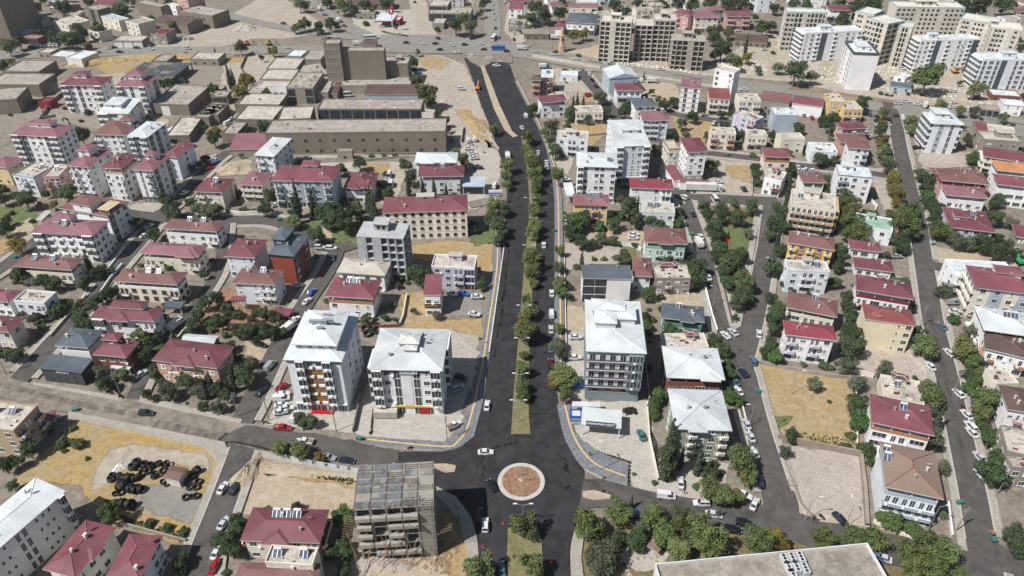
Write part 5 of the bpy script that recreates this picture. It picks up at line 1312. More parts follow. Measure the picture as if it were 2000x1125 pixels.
# billboard
g = G(*tile('B1', 1872, 478)); t = empty('billboard', g); b = MB(); b.tube((0, 0, 0), (0, 0, 5.2), .28, seg=8); put('post', b.mesh('post', [WHT]), t)
b = MB(); b.box(-3, 3, -.25, .25, 4.6, 7.4); put('panel', b.mesh('panel', [WHT]), t)
for z0, z1 in ((5.75, 6.3), (4.65, 5.35)): b = MB(); b.box(-2.95, 2.95, -.3, -.26, z0, z1); put('blue_band', b.mesh('blue_band', [BLUP]), t)
for x in (-.8, .9): b = MB(); b.box(x - .6, x + .6, -.33, -.305, 4.8, 5.0); put('white_bar', b.mesh('white_bar', [WHT]), t)
tag(t, 'blue and white billboard on a white post by the boulevard', 'billboard')
# flat roofed big building in the foreground, its parapet, its cooling units
res = house('wide gravel roofed building with white parapet', (1310, 1195), (1745, 1150), (1688, 1066), 13, 4, 'F', 'd0cfcb', '8e867c', '', '', 'ph=1.0,par=d2d2d0')
root, w, d, rz, H = res; ac = paint('b9bcbc', .5, .1, .2); fan = DARKV; n = 0
for i, (x, y) in enumerate([(1532, 1094), (1547, 1092), (1563, 1090), (1540, 1110), (1555, 1109), (1572, 1112), (1548, 1124)]):
    p = G(x, y, H + .8); t = empty('cooling_unit', (p.x, p.y, H + .04), rz); b = MB(); b.box(-.75, .75, -1.3, 1.3, .2, 1.5); put('casing', b.mesh('casing', [ac]), t)
    for yy in (-.8, 0, .8):
        b = MB(); b.tube((0, yy, 1.5), (0, yy, 1.56), .36, seg=10); put('fan', b.mesh('fan', [fan]), t)
    tag(t, 'grey cooling unit with three fans on the gravel roof', 'air conditioner', 'cooling units on the gravel roof')
# raised inner roofs of the two tall white blocks
h = HOUSE['tall white grey block with brown centre panel']; root, w, d, rz, H = h
b = MB(); b.box(-w * .33, w * .36, -d * .33, d * .3, H - .2, H + 3.1); put('attic_storey', b.mesh('attic_storey', [paint('cfd2d5', .8)]), root)
o = put('upper_roof', roof_mesh(w * .76, d * .72, H + 3.2, .3, 'H', [metal_roof('c3c8ca', key='j'), paint('c3c9cd'), metal_roof('d3d6d7', key='j2')]), root, (w * .015, 0, 0))
for k in range(4):
    me, g_ = bay('w', 2.0, 2.4, [WHT, FRAME, GLASS, WHT]); put('window', me, root, (-w * .26 + k * w * .18, -d * .33, H + .6))
for i, (fx, fy, l) in enumerate([(-.02, -.02, 2.6), (.14, .0, 1.6), (.04, -.12, .8), (.06, .18, 1.2)]):
    b = MB(); b.box(-l, l, -.35, .35, 0, 1.0); b.box(-l - .1, l + .1, -.45, .45, 1.0, 1.12); put('roof_vent', b.mesh('roof_vent', [paint('8d969c')]), root, (fx * w, fy * d, H + 3.2 + .3 * d * .36 * (1 - abs(fy) / .36) - .4))
h = HOUSE['tall white block with cut corner and yellow sign']; root, w, d, rz, H = h
for (fx, fy, sw, sd_, hh) in ((.0, .02, .26, .2, 2.0), (.03, -.12, .16, .12, 1.5), (.06, .17, .14, .1, 1.2)):
    zb = H + .24 * min(w, d) * .5 * (1 - max(abs(fx), abs(fy)) * 2)
    p = put('roof_dormer', None, root, (fx * w, fy * d, 0)); b = MB(); b.box(-sw * w / 2, sw * w / 2, -sd_ * d / 2, sd_ * d / 2, zb - 1.2, zb + hh * .6); put('dormer_wall', b.mesh('dormer_wall', [paint('b9bec2')]), p)
    put('dormer_roof', roof_mesh(sw * w + .7, sd_ * d + .7, zb + hh * .6, .35, 'H', [metal_roof('c2c3bf', key='j3'), paint('9aa0a4'), metal_roof('cfd1d1', key='j2')], .2), p)
# stepped roof houses on the grey block, dark ground storey
h = HOUSE['grey block with white balcony front']; root, w, d, rz, H = h
for (fx, fy, sw, sd_, hh) in ((-.2, .27, .34, .22, 2.2), (-.16, .02, .34, .24, 2.4), (.14, .14, .42, .26, 2.0), (.02, .2, .3, .14, 3.0)):
    zb = H + .1 * min(w, d) * .5 * (1 - max(abs(fx), abs(fy)) * 2) - .3
    p = put('roof_house', None, root, (fx * w, fy * d, 0)); b = MB(); b.box(-sw * w / 2, sw * w / 2, -sd_ * d / 2, sd_ * d / 2, zb, zb + hh); put('roof_house_wall', b.mesh('roof_house_wall', [paint('c9cccd')]), p)
    put('roof_house_roof', roof_mesh(sw * w + .8, sd_ * d + .8, zb + hh + .2, .2, 'H', [metal_roof('c2c6c8', key='j3'), paint('9aa0a4'), metal_roof('cfd1d1', key='j2')], .3), p)
wt_ = paint('d5d7d9', .7); mar = paint('7d3038', .7)
for i in range(3):
    me, g_ = bay('d', 3.4, 2.8, [WHT, paint('a89c88'), GLASS, WHT]); put('window', me, root, (-w * .3 + i * w * .24, -d / 2 + .75, 3.6))
for k in range(1, 5):
    z = H * k / 6 + H / 6 * .9
    b = MB(); b.box(-w * .47, w * .22, -.9, 0, z - .5, z - .25, 1); b.box(-w * .47, w * .22, -.9, -.78, z - .25, z + .25, 2, bottom=False); b.box(-w * .47, w * .22, -.92, -.8, z + .25, z + .6, 0, bottom=False)
    put('long_balcony', b.mesh('long_balcony', [paint('3a3d40', .5), mar, paint('c9ced2', .6)]), root, (0, -d / 2 + .74, 0))
    b = MB(); b.box(-w * .47, w * .22, -.05, 0, z - .25, z + 2.2); put('white_wall_panel', b.mesh('white_wall_panel', [wt_]), root, (0, -d / 2 + .74, 0))
    for i in range(4):
        me, g_ = bay('d', 3.0, 2.6, [WHT, FRAME, GLASS, WHT]); put('balcony_door', me, root, (-w * .38 + i * w * .17, -d / 2 + .7, z - .2))
    me, g_ = bay('e', 4.5, 3.4, [paint('77858a', .8), FRAME, GLASS, WHT]); put('glazed_balcony', me, root, (w * .34, -d / 2 + .74, z - .4))

h = HOUSE['stepped white block with beige pergola roof']; root, w, d, rz, H = h
pg = paint('c2b394', .8); b = MB()
for k in range(3): b.box(-w * .11 + k * w * .075, -w * .045 + k * w * .075, -d * .3, d * .3, H + 1.6, H + 1.75)
put('pergola_roof', b.mesh('pergola_roof', [pg]), root, (w * .38, -d * .1, 0))
for x in (.3, .48):
    for y in (-.36, .16): b = MB(); b.box(-.1, .1, -.1, .1, H - .3, H + 1.6); put('post', b.mesh('post', [FRAME]), root, (x * w, y * d, 0))
# ---------------------------------------------------------------- trees, shrubs
BARK = paint('6b5a48', .9, .3, .3)
BARKW = paint('a59a88', .9, .3, .3)
def crown(lobes, n, leaf, seed, flat=.25, down=.35):
    """Leaf clumps spread over and inside a set of lobes (x, y, z, rx, rz)."""
    rnd = random.Random(seed); b = MB()
    tot = sum(l[3] ** 2 for l in lobes)
    for (lx, ly, lz, rx, rz_) in lobes:
        k = int(n * rx * rx / tot)
        for _ in range(k):
            u = rnd.uniform(-1, 1); t = rnd.uniform(0, 2 * math.pi); q = math.sqrt(1 - u * u)
            d = Vector((q * math.cos(t), q * math.sin(t), u))
            if d.z < -down and rnd.random() < .7: d.z = -d.z
            r = rnd.uniform(.62, 1.06) if rnd.random() < .85 else rnd.uniform(.2, .6)
            p = Vector((lx + d.x * rx * r, ly + d.y * rx * r, lz + d.z * rz_ * r))
            nrm = (d + Vector((rnd.gauss(0, .55), rnd.gauss(0, .55), rnd.gauss(flat, .5)))).normalized()
            a = nrm.orthogonal().normalized(); a = Matrix.Rotation(rnd.uniform(0, 6.28), 3, nrm) @ a; c = nrm.cross(a)
            s = leaf * rnd.uniform(.55, 1.35); e = s * rnd.uniform(.5, .9)
            b.poly([p - a * s - c * e * .3, p - a * s * .2 - c * e, p + a * s * .9 - c * e * .3, p + a * s * .7 + c * e * .6, p - a * s * .3 + c * e], 0 if rnd.random() < .72 else 1)
    return b
def lobes_round(seed, k=9, r=.5, spread=.62, zc=1.2, zs=.55):
    rnd = random.Random(seed); L = [(0, 0, zc, .62, .62)]
    for i in range(k):
        t = 2 * math.pi * i / k + rnd.uniform(-.4, .4); q = rnd.uniform(.6, 1) * spread
        L.append((q * math.cos(t), q * math.sin(t), zc + rnd.uniform(-zs, zs), r * rnd.uniform(.5, 1.15), r * rnd.uniform(.55, 1.0)))
    return L
def trunk_mesh(h, r, limbs, seed, mat):
    rnd = random.Random(seed); b = MB(); b.tube((0, 0, 0), (rnd.uniform(-.04, .04), 0, h), r, r * .6, 6)
    for i in range(limbs):
        t = rnd.uniform(0, 6.28); b.tube((0, 0, h * rnd.uniform(.6, .98)), (.5 * math.cos(t), .5 * math.sin(t), h + rnd.uniform(.25, .6)), r * .5, r * .15, 5)
    return b.mesh('trunk', [mat])
FO = {'b': foliage('foliage_plane', (.08, .108, .04), (.12, .14, .056)), 'd': foliage('foliage_dark', (.036, .056, .026), (.064, .088, .038)),
      'o': foliage('foliage_olive', (.075, .088, .058), (.11, .118, .08)), 'f': foliage('foliage_fig', (.045, .082, .026), (.072, .115, .038)),
      'y': foliage('foliage_yellowing', (.125, .115, .028), (.16, .125, .035)), 'c': foliage('foliage_cypress', (.036, .05, .03), (.06, .072, .044)),
      'p': foliage('foliage_pine', (.062, .09, .03), (.105, .128, .045)), 's': foliage('foliage_shrub', (.05, .078, .03), (.08, .105, .045))}
TW = paint('6d5f45', .9, .3, .2)
TREE = {}
for kd in 'bdofyps':
    TREE[kd] = []
    for v in range(6):
        sd = ord(kd) * 31 + v
        if kd == 'p': L = [(0, 0, 1.35, .55, .6)] + [(.62 * math.cos(t) * (.7 + .3 * ((i * 7) % 3) / 2), .62 * math.sin(t), 1.0 + .35 * (i % 3), .4, .32) for i, t in enumerate([6.28 * j / 8 + v for j in range(8)])] + [(.1, .1, 1.95, .34, .36)]
        elif kd == 's': L = lobes_round(sd, 7, .45, .55, .42, .22); L[0] = (0, 0, .42, .6, .45)
        elif kd == 'f': L = lobes_round(sd, 11, .42, .68, .95, .42)
        else: L = lobes_round(sd, 10, .44, .64, 1.25, .5)
        nn = {'f': 1900, 'd': 2600, 'b': 2500, 's': 1100}.get(kd, 2300)
        lf = {'f': .085, 's': .085, 'p': .058, 'o': .06}.get(kd, .066)
        c = crown(L, nn, lf, sd).mesh('crown', [FO[kd], FO['y'] if kd in 'b' and v == 1 else FO[kd] if kd != 'o' else FO['s']])
        TREE[kd].append((c, trunk_mesh(.95 if kd != 's' else .25, .075, 4, sd, BARKW if kd in 'b' else BARK)))
TREE['c'] = []
for v in range(3):
    L = []
    for i in range(13):
        z = .5 + i * .62; r = 1.0 * (1 - (i / 13.5) ** 1.6) * (.75 + .25 * min(1, i / 2)); L.append((.12 * math.sin(i * 2 + v), .12 * math.cos(i * 3 + v), z, max(r, .18), .55))
    TREE['c'].append((crown(L, 2400, .15, 77 + v, flat=.5).mesh('crown', [FO['c'], FO['c']]), trunk_mesh(1.2, .15, 0, v, BARK)))
# palm
b = MB()
for i in range(16):
    t = 2 * math.pi * i / 16; r = .95 + .15 * (i % 3)
    p0, p1, p2 = Vector((0, 0, 1.6)), Vector((.5 * r * math.cos(t), .5 * r * math.sin(t), 1.95 - .12 * (i % 3))), Vector((r * math.cos(t), r * math.sin(t), 1.35 - .2 * (i % 2)))
    sd = Vector((-math.sin(t), math.cos(t), 0)) * .12
    b.quad(p0 - sd * .3, p1 - sd, p1 + sd, p0 + sd * .3, 0); b.poly([p1 - sd, p2, p1 + sd], 0)
TREE['m'] = [(b.mesh('crown', [FO['f']]), trunk_mesh(1.6, .09, 0, 3, BARK))]
KN = {'b': ('plane_tree', 'olive green plane tree', 'tree', 1.2), 'd': ('broadleaf_tree', 'dark green leafy tree', 'tree', 1.2), 'o': ('olive_tree', 'grey green olive tree', 'tree', 1.2),
      'f': ('fig_tree', 'bright green leafy tree', 'tree', .95), 'y': ('yellowing_tree', 'yellowing tree', 'tree', 1.2), 'c': ('cypress_tree', 'dark narrow cypress', 'tree', 3.6),
      'p': ('pine_tree', 'yellowish green pine', 'tree', 1.35), 's': ('shrub', 'low green shrub', 'shrub', .45), 'm': ('palm_tree', 'small palm', 'tree', 1.5)}
TSC = 1.2
TREES = '''
A0 b 60,365,58 520,305,70 780,235,50 1340,200,40 1880,372,45 290,60,40
A0 d 440,310,55 590,315,60 640,262,50 495,75,55 940,85,55 25,520,40 320,250,35 1670,700,45 1280,660,35 1330,650,45 1440,640,35 640,1065,62 1670,1085,55 150,320,50 700,25,40 1000,130,35 230,130,30 600,205,40
A0 y 690,372,35 85,480,35 1920,640,62 1870,735,55 1690,1020,38
A0 s 680,880,35 505,930,28 632,945,20 380,945,25 575,858,24 505,845,20 190,395,22
A0 c 1790,615,20 1815,600,16 1680,405,9
B0 p 300,215,32 345,200,36 378,185,40 415,190,26 340,25,45 385,40,36
B0 d 490,215,42 505,258,36 580,185,46 630,205,30 760,75,45 850,40,45 1015,40,45 1560,195,62 1750,100,32 1775,30,40 1225,490,46 1240,560,32 1420,880,38 1480,950,38 1500,1005,30 45,455,24 60,1010,55 550,12,38
B0 b 690,45,52 915,65,32 1630,140,42 1265,410,24 1260,625,48 1330,745,78 130,402,34 1860,1010,46 1370,800,40
B0 o 1680,220,50
B0 s 860,185,34 1415,228,30 1215,755,30 1400,905,22
C0 d 190,50,60 150,140,50 370,110,50 800,50,45 690,95,25 1410,40,60 1580,290,50 1640,380,75 1590,430,40 1920,540,36 1960,210,60 160,850,50 690,765,48 460,880,50 740,870,40 900,830,45 860,880,40 1140,780,35 1190,815,46 1265,790,42 1095,720,28 1410,915,42 1490,870,32 1640,885,38 1720,880,36 1520,1070,35 1960,910,36 1780,1070,46 1670,985,30 1240,1050,40 1700,20,70 1800,20,50 1560,20,50 1450,250,30 980,20,40 20,40,40 640,90,30
C0 o 240,100,60 590,930,36 310,985,60 300,1090,50 1330,970,42 1360,1055,36
C0 b 70,150,45 1740,470,66 1690,255,40 1560,250,40 265,1040,42 120,1060,66 700,130,24
C0 y 480,285,42 560,265,40 1830,450,40
C0 c 1030,600,7 950,722,14 480,800,13 510,800,13 558,795,12 1830,360,16
C0 s 340,402,20 440,985,26 1590,985,24 1820,932,24 520,430,26 420,985,24
C0 m 60,195,30 95,175,28 130,205,30
D0 d 20,200,42 215,570,78 585,150,56 750,40,80 830,30,60 1640,40,100 1840,40,62 1500,650,22 730,810,50 885,1020,50 500,960,66 430,940,42 240,990,46 20,890,30 40,1060,42 1560,1095,40 1960,310,36 1180,1000,40 1530,25,60 490,150,32 50,60,42 1080,35,40 300,40,40 200,30,40 1990,370,40 1900,120,30
D0 o 85,515,50 340,600,46 1610,870,42
D0 b 1240,610,95 1620,700,60 1355,820,50 1500,870,40 1840,920,40 905,880,45 1110,950,50 1130,1010,40 560,10,50
D0 y 890,960,38 900,1090,46
D0 s 280,875,18 1665,932,20 1910,975,20 880,730,20 930,740,20 965,745,18 1200,740,20 40,410,24
A1 d 30,360,42 20,425,52 200,440,62 130,410,42 50,590,46 30,660,60 310,330,36 1600,110,40 1500,190,36 1290,430,56 1330,500,76 1480,450,46 1090,620,52 1200,710,60 740,1000,56 800,985,40 170,1000,76 130,1040,50 330,1070,60 420,1090,56 640,1100,50 1590,1020,40 1660,910,30 360,390,30 870,990,36 1560,160,30
A1 o 1350,560,58 1540,500,60 1640,520,60 1700,512,42
A1 y 420,470,36 310,480,25 145,785,68
A1 f 520,392,58 1330,965,46
A1 c 1850,375,16 1968,368,14 700,950,22 1540,985,9 670,930,16
A1 s 1780,512,30 1900,512,34 90,540,30 250,600,30 1980,520,28
B1 d 70,510,52 115,400,42 540,520,70 620,560,80 560,605,62 700,580,70 780,530,60 690,640,60 470,710,66 660,190,52 810,160,46 1165,165,52 1030,390,60 1210,265,50 980,320,40 1840,575,60 1890,640,70 1920,695,52 1900,760,42 1940,520,50 1690,650,40 1240,1010,60 1300,1045,70 1335,1085,50 1760,1095,46 1005,238,26 640,500,50
B1 b 790,490,42 290,605,58 1560,60,40 1620,120,50 1640,170,40 1960,170,62 1960,260,52 1970,325,42 1850,500,60
B1 c 320,460,30 440,480,26 870,440,26 920,520,30 1190,340,18 1390,335,20 1485,355,14 1605,325,16 1300,335,14 300,520,28 895,470,24
B1 s 1180,1085,26 1150,1062,22 900,95,26 1000,90,24 1090,92,28 690,440,30 1880,590,36 1550,395,24
C1 b 150,970,50 190,440,46 100,40,46 140,110,58 180,165,68 180,250,70 190,340,56 185,510,56 180,630,62 160,700,60 150,850,72 160,915,80 150,1030,60 170,1085,50 360,260,60 370,830,46 370,1090,52 1820,1080,80 130,70,50 200,300,50 1735,455,36
C1 d 340,50,56 450,690,55 545,760,60 640,770,40 920,500,80 970,600,56 1160,620,40 800,620,58 1310,530,46 880,890,70 1560,190,50 1500,500,50 1530,560,52 1870,490,60 1580,660,70 1640,570,52 1770,580,60 1590,720,52 1620,800,60 1600,870,60 1700,930,80 1790,880,60 1650,1010,52 1740,1000,42 1690,1070,60 1450,960,70 1440,1040,80 1400,1092,50 1390,870,32 1900,185,42 1130,45,40 1900,260,40 1230,900,36
C1 o 700,730,46 365,960,48 1630,500,50 1850,700,40 790,745,44 545,560,40
C1 f 510,600,90 1070,590,60 1300,612,46 690,640,46 860,560,36
C1 c 545,915,20 985,470,12
C1 s 500,960,30 1880,90,30 720,900,28 640,900,26 680,650,30 1310,600,36
D1 d 190,210,46 140,250,42 410,120,52 520,130,42 530,70,32 930,90,50 960,560,56 90,530,56 60,610,62 130,650,50 100,820,56 20,720,42 50,960,80 120,1090,36 560,830,52 560,900,52 550,960,46 1040,780,60 1200,240,50 1270,290,50 1240,350,52 1270,450,52 1330,500,60 1300,590,60 1680,780,70 1830,830,84 1740,560,60 1790,575,60 1800,440,50 1950,850,42 1600,100,50 1690,240,32 540,1080,42 1060,820,46 690,755,30 1760,470,40
D1 y 900,30,46 980,300,56 1010,400,58 1000,460,40 985,250,40
D1 o 450,270,42 950,170,58 960,720,50 1480,770,58 1570,780,52 1900,610,50 1640,690,40
D1 b 990,350,58 905,60,46 930,130,46
D1 p 1120,530,90 1050,620,96 1130,660,76 1150,580,66 590,440,70 650,480,70 590,540,62 640,620,80 730,680,70 620,700,52 1330,660,70 1380,680,60 570,480,50
D1 f 1250,410,60 1640,800,46 1750,720,50
D1 c 160,360,18 150,440,20 380,610,16 470,610,24 430,660,18 80,750,22 165,300,14 400,650,16
D1 s 810,550,50 440,370,36 310,660,34 500,370,30 1470,740,40 1000,830,36 1900,270,30 770,540,36
A2 b 45,500,70 1080,370,65 950,672,60 620,140,40
A2 d 130,520,60 620,230,70 650,290,60 170,200,36 300,225,42 250,245,40 790,80,52 850,50,60 720,120,50 1130,430,60 1120,530,60 1230,390,42 1200,620,42 1210,680,50 1440,740,60 1700,790,60 1900,660,80 1930,720,80 1830,560,50 810,750,64 1140,830,46 1200,862,36 1590,920,40 1550,220,60 1500,280,52 1600,130,50 1690,80,60 1770,170,50 1730,265,60 1850,330,60 1930,340,60 1810,440,36 1500,320,50 900,20,50 1770,850,50 1290,130,30
A2 o 1300,780,80 1540,800,60 1560,720,50 1960,580,50 790,655,66 1690,930,50 1960,250,42 1740,935,40 1350,830,50
A2 f 450,180,60 520,120,42 1660,250,52 1850,200,42 1990,190,32 1240,480,36
A2 c 1370,612,22 1460,382,16 1350,372,16 1650,760,26 1810,730,26 1830,640,22 1600,800,22
A2 s 1310,870,26 1460,902,14 1760,370,40 1900,380,44 1990,370,40 330,310,40 560,1098,36 1080,380,30 1650,330,40
B2 d 60,200,50 150,240,60 100,340,66 40,290,50 1090,255,26 200,300,40
B2 f 200,350,48 1000,230,32 1010,160,26 20,350,50
B2 b 310,1002,36 380,1060,40 440,1040,52 365,1065,40
B2 s 1800,432,18 1790,552,18 930,240,26 30,180,40 180,180,36
C2 b 130,180,74 120,355,98 90,640,68 80,780,60 90,850,60 110,100,52 90,520,50 70,715,44 370,30,50 370,320,42 400,690,96 420,850,58 60,330,70
C2 y 90,300,70 350,730,70
C2 o 360,430,60 370,505,60
C2 d 1070,40,60 1040,220,42 1060,290,42 1590,430,60 1640,490,60 1700,660,60 1650,700,52 1800,60,70 1760,120,60 1740,230,30 1970,510,42 1050,340,40 1130,880,50 1690,590,46
C2 f 1240,320,58 1300,370,42 1720,850,70 1150,830,60 1110,940,52 1760,890,50 1110,1000,40
C2 s 1070,170,22 1330,350,34 1030,600,26 1700,30,30
D2 d 20,80,50 60,230,70 40,320,52 20,450,42 620,170,52 640,230,50 640,400,80 660,470,80 700,900,80 1340,880,60 1570,680,52 1150,340,40 620,60,50 620,310,46 20,250,40 640,300,50
D2 p 80,160,50 1660,655,40
D2 o 630,600,70 360,750,56 910,640,56 700,750,62 1580,360,60 1380,30,58 930,600,40 1280,960,50
D2 b 1240,460,92 1280,830,98 1540,470,88 1680,870,100 1650,960,80
D2 f 50,550,62 720,970,60 720,1060,80 1600,560,70 1610,720,60 1450,240,42 690,1010,50 1760,950,50 1560,790,50
D2 c 1330,1040,26 1310,1090,24 100,250,24
D2 s 800,390,42 450,520,40 430,612,46 280,600,30 1040,480,28 1150,710,30 490,625,36 1230,340,30 1680,1085,60 480,890,20
A3 s 490,80,60 600,90,66 680,210,24 1160,720,50 1300,752,42 1430,790,52 1760,1100,42 500,150,26 460,120,40
A3 d 40,270,60 120,230,62 230,150,60 1410,1020,60 1400,1080,42 1740,850,88 1800,920,80 1850,700,60 1830,765,60 660,1090,50 870,870,42 100,420,42
A3 p 860,640,78
B3 b 185,120,68 340,155,64 1740,1050,118
B3 y 490,195,46
B3 f 690,660,78 680,900,58 640,700,50
B3 d 600,930,52 720,960,50 680,1080,60 310,580,46 570,970,40
C3 b 90,740,108 150,1030,108 1310,940,100 1790,230,118 1830,330,80 1560,440,98 1640,500,88 1750,520,58
C3 p 600,740,118 690,820,72 830,640,100 1110,650,90 1320,680,82 1450,740,98 1530,830,128 1560,900,80 1910,850,98 540,690,60
C3 o 720,940,126 680,1010,108 1010,730,66 1640,930,60 1200,170,70
C3 d 970,830,80 1000,900,42 1570,330,52 1380,820,60 820,820,60
C3 f 1200,820,98 860,850,52 1260,880,60 1570,250,36
C3 c 930,560,16 1610,640,14 1220,190,60 1320,220,22 1450,260,28 1230,110,40 700,458,8
C3 s 950,330,20 1110,400,30 1430,430,34 570,440,14 1500,330,50 1620,320,40
D3 o 130,160,50 1280,70,78 1370,290,52
D3 d 180,30,52 1770,300,118 1800,200,80 1740,380,62 1920,830,98 1950,920,62
D3 y 40,820,66 110,870,60 30,880,50
D3 p 430,810,88 720,820,98 840,850,80 1100,950,108 1240,900,118 1340,960,118 1300,1060,98 1130,1070,90 1500,1100,60 600,850,60
D3 f 960,680,88 1130,760,70 760,130,60 1750,60,80 900,660,50
D3 s 600,115,50 410,90,30 650,30,50 560,110,30 1200,790,40
D3 m 1370,645,34
'''
PLANTS = []                                        # (kind, x, y, radius, scale, seen size)
def plant(kd, x, y, r, sc=None): PLANTS.append((kd, x, y, r, sc or (r, r, r), r * scale_at(*px_of((x, y, 0)))))
LOW = {}
for kd in 'bdofys': LOW[kd] = [crown(lobes_round(ord(kd) + v, 7, .46, .6, 1.2 if kd != 's' else .45, .45 if kd != 's' else .2), 230, .15, ord(kd) + v) for v in range(3)]
def plant_all():
    rnd = random.Random(3); rest = []; seen = {}
    for kd, x, y, r, sc, size in sorted(PLANTS, key=lambda t: -t[5]):
        nm, desc, cat, zc = KN[kd]; seen[nm] = seen.get(nm, 0) + 1
        if seen[nm] > 290: rest.append((kd, x, y, sc)); continue
        c, t = rnd.choice(TREE[kd]); root = empty(nm, (x, y, 0), rnd.uniform(0, 6.28)); put('crown', c, root, scale=sc)
        if kd != 's': put('trunk', t, root, scale=(r, r, sc[2]))
        last = desc.split(' ')
        tag(root, place_label(('tall ' if r > 4.2 else 'small ' if r < 1.9 and kd not in 'sm' else '') + desc, last[-1] if kd not in 'bo' else ' '.join(last[-2:]), (x, y)), cat, 'shrubs in the town' if kd == 's' else 'trees in the town')
    by = {}
    for kd, x, y, sc in rest: by.setdefault(kd, []).append((x, y, sc))
    for kd, L in by.items():
        b = MB()
        for x, y, sc in L:
            g = rnd.choice(LOW[kd]); n = len(b.v); a = rnd.uniform(0, 6.28); ca, sa = math.cos(a), math.sin(a)
            b.v += [(x + (p[0] * ca - p[1] * sa) * sc[0], y + (p[0] * sa + p[1] * ca) * sc[1], p[2] * sc[2]) for p in g.v]; b.f += [tuple(i + n for i in f) for f in g.f]; b.m += g.m
        o = put('garden_greenery', b.mesh('garden_greenery', [FO[kd], FO[kd]])); o['kind'] = 'stuff'
def place_label(desc, short_desc, g):
    nm, sx, sy = nearest_site((g[0], g[1])); a, c = px_of((g[0], g[1], 0)), px_of((sx, sy, 0)); dx, dy = a[0] - c[0], a[1] - c[1]
    rel = ('right of the ' if dx > 0 else 'left of the ') if abs(dx) > abs(dy) * 1.3 else ('before the ' if dy > 0 else 'behind the ')
    lab = desc + ' ' + rel + nm
    return lab if len(lab.split()) <= 13 else short_desc + ' ' + rel + nm
rnd = random.Random(3)
for ln in TREES.strip().split('\n'):
    tl, kd, *pts = ln.split(' ')
    nm, desc, cat, zc = KN[kd]
    for p in pts:
        x, y, r = [float(v) for v in p.split(',')]
        px, py = tile(tl, x, y); s = scale_at(px, py + r / 4 * .6)
        Rm = r / 4 / s * (1.08 if kd == 'b' and 1000 < px < 1065 else TSC)
        if kd == 's': Rm = max(Rm, .5)
        g = G(px, py, zc * Rm)
        plant(kd, g.x, g.y, Rm, (Rm * rnd.uniform(.82, 1.12), Rm * rnd.uniform(.82, 1.12), Rm * rnd.uniform(.88, 1.15)))
# gardens between the far houses
rnd = random.Random(29)
for px, py in [(rnd.uniform(-10, 2010), rnd.uniform(-14, 62)) for _ in range(260)]:
    if 380 < px < 640 or (690 < px < 1000 and py > 20) or (1150 < px < 1400 and py > 40) or (px > 1480 and py > 30): continue
    g = G(px, py)
    if blocked(g.x, g.y, 1.5): continue
    plant(rnd.choice('dddbo'), g.x, g.y, rnd.uniform(2.2, 4.4))
# garden bushes and small trees round the houses
rnd = random.Random(41); SPOTS = []
def clear(x, y, r):
    for h in HOUSES:
        dx, dy = x - h[0], y - h[1]; c, s_ = math.cos(-h[4]), math.sin(-h[4]); lx, ly = dx * c - dy * s_, dx * s_ + dy * c
        if abs(lx) < h[2] / 2 + r * .6 and abs(ly) < h[3] / 2 + r * .6: return False
    if any(seg_dist(Vector((x, y)), a, c) < hw + r + .8 for nm, P, hw in ROADS for a, c in zip(P, P[1:])): return False
    return all(math.hypot(x - a, y - b) > (r + q) * .8 for a, b, q in SPOTS)
OPEN = [world(pts_of(q)) for q in ('540,795 600,760 690,790 720,730 880,640 950,640 935,800 870,870 690,850 520,830', '1100,640 1285,785 1345,975 1105,860', '150,822 445,890 370,1065 0,945', '480,890 710,930 705,1000 455,990', '1485,712 1668,742 1692,1030 1530,990', '870,280 1000,290 985,410 900,410', '1385,300 1470,310 1468,385 1385,385', '860,570 950,560 940,625 850,625')]
def inside(p, P):
    ins = False
    for i in range(len(P)):
        a, c = P[i], P[i - 1]
        if (a[1] > p[1]) != (c[1] > p[1]) and p[0] < (c[0] - a[0]) * (p[1] - a[1]) / (c[1] - a[1]) + a[0]: ins = not ins
    return ins
for h in list(HOUSES):
    if h[5] > 14: continue
    c0_ = px_of((h[0], h[1], 0))
    if c0_[1] < 175 and c0_[0] < 960 or c0_[1] > 1080: continue
    for q in range(5 if c0_[1] > 240 else 2):
        sd = rnd.choice((0, 1, 2, 3)); r = rnd.uniform(.9, 2.3); o_ = rnd.uniform(1.0, 3.2) + r * .6
        lx, ly = ((rnd.uniform(-.5, .5) * h[2], -h[3] / 2 - o_), (h[2] / 2 + o_, rnd.uniform(-.5, .5) * h[3]), (-h[2] / 2 - o_, rnd.uniform(-.5, .5) * h[3]), (rnd.uniform(-.5, .5) * h[2], h[3] / 2 + o_))[sd]
        x, y = h[0] + lx * math.cos(h[4]) - ly * math.sin(h[4]), h[1] + lx * math.sin(h[4]) + ly * math.cos(h[4])
        if not clear(x, y, r) or any(inside((x, y), P) for P in OPEN): continue
        SPOTS.append((x, y, r)); plant(rnd.choice('ddfosd'), x, y, r)
plant_all()
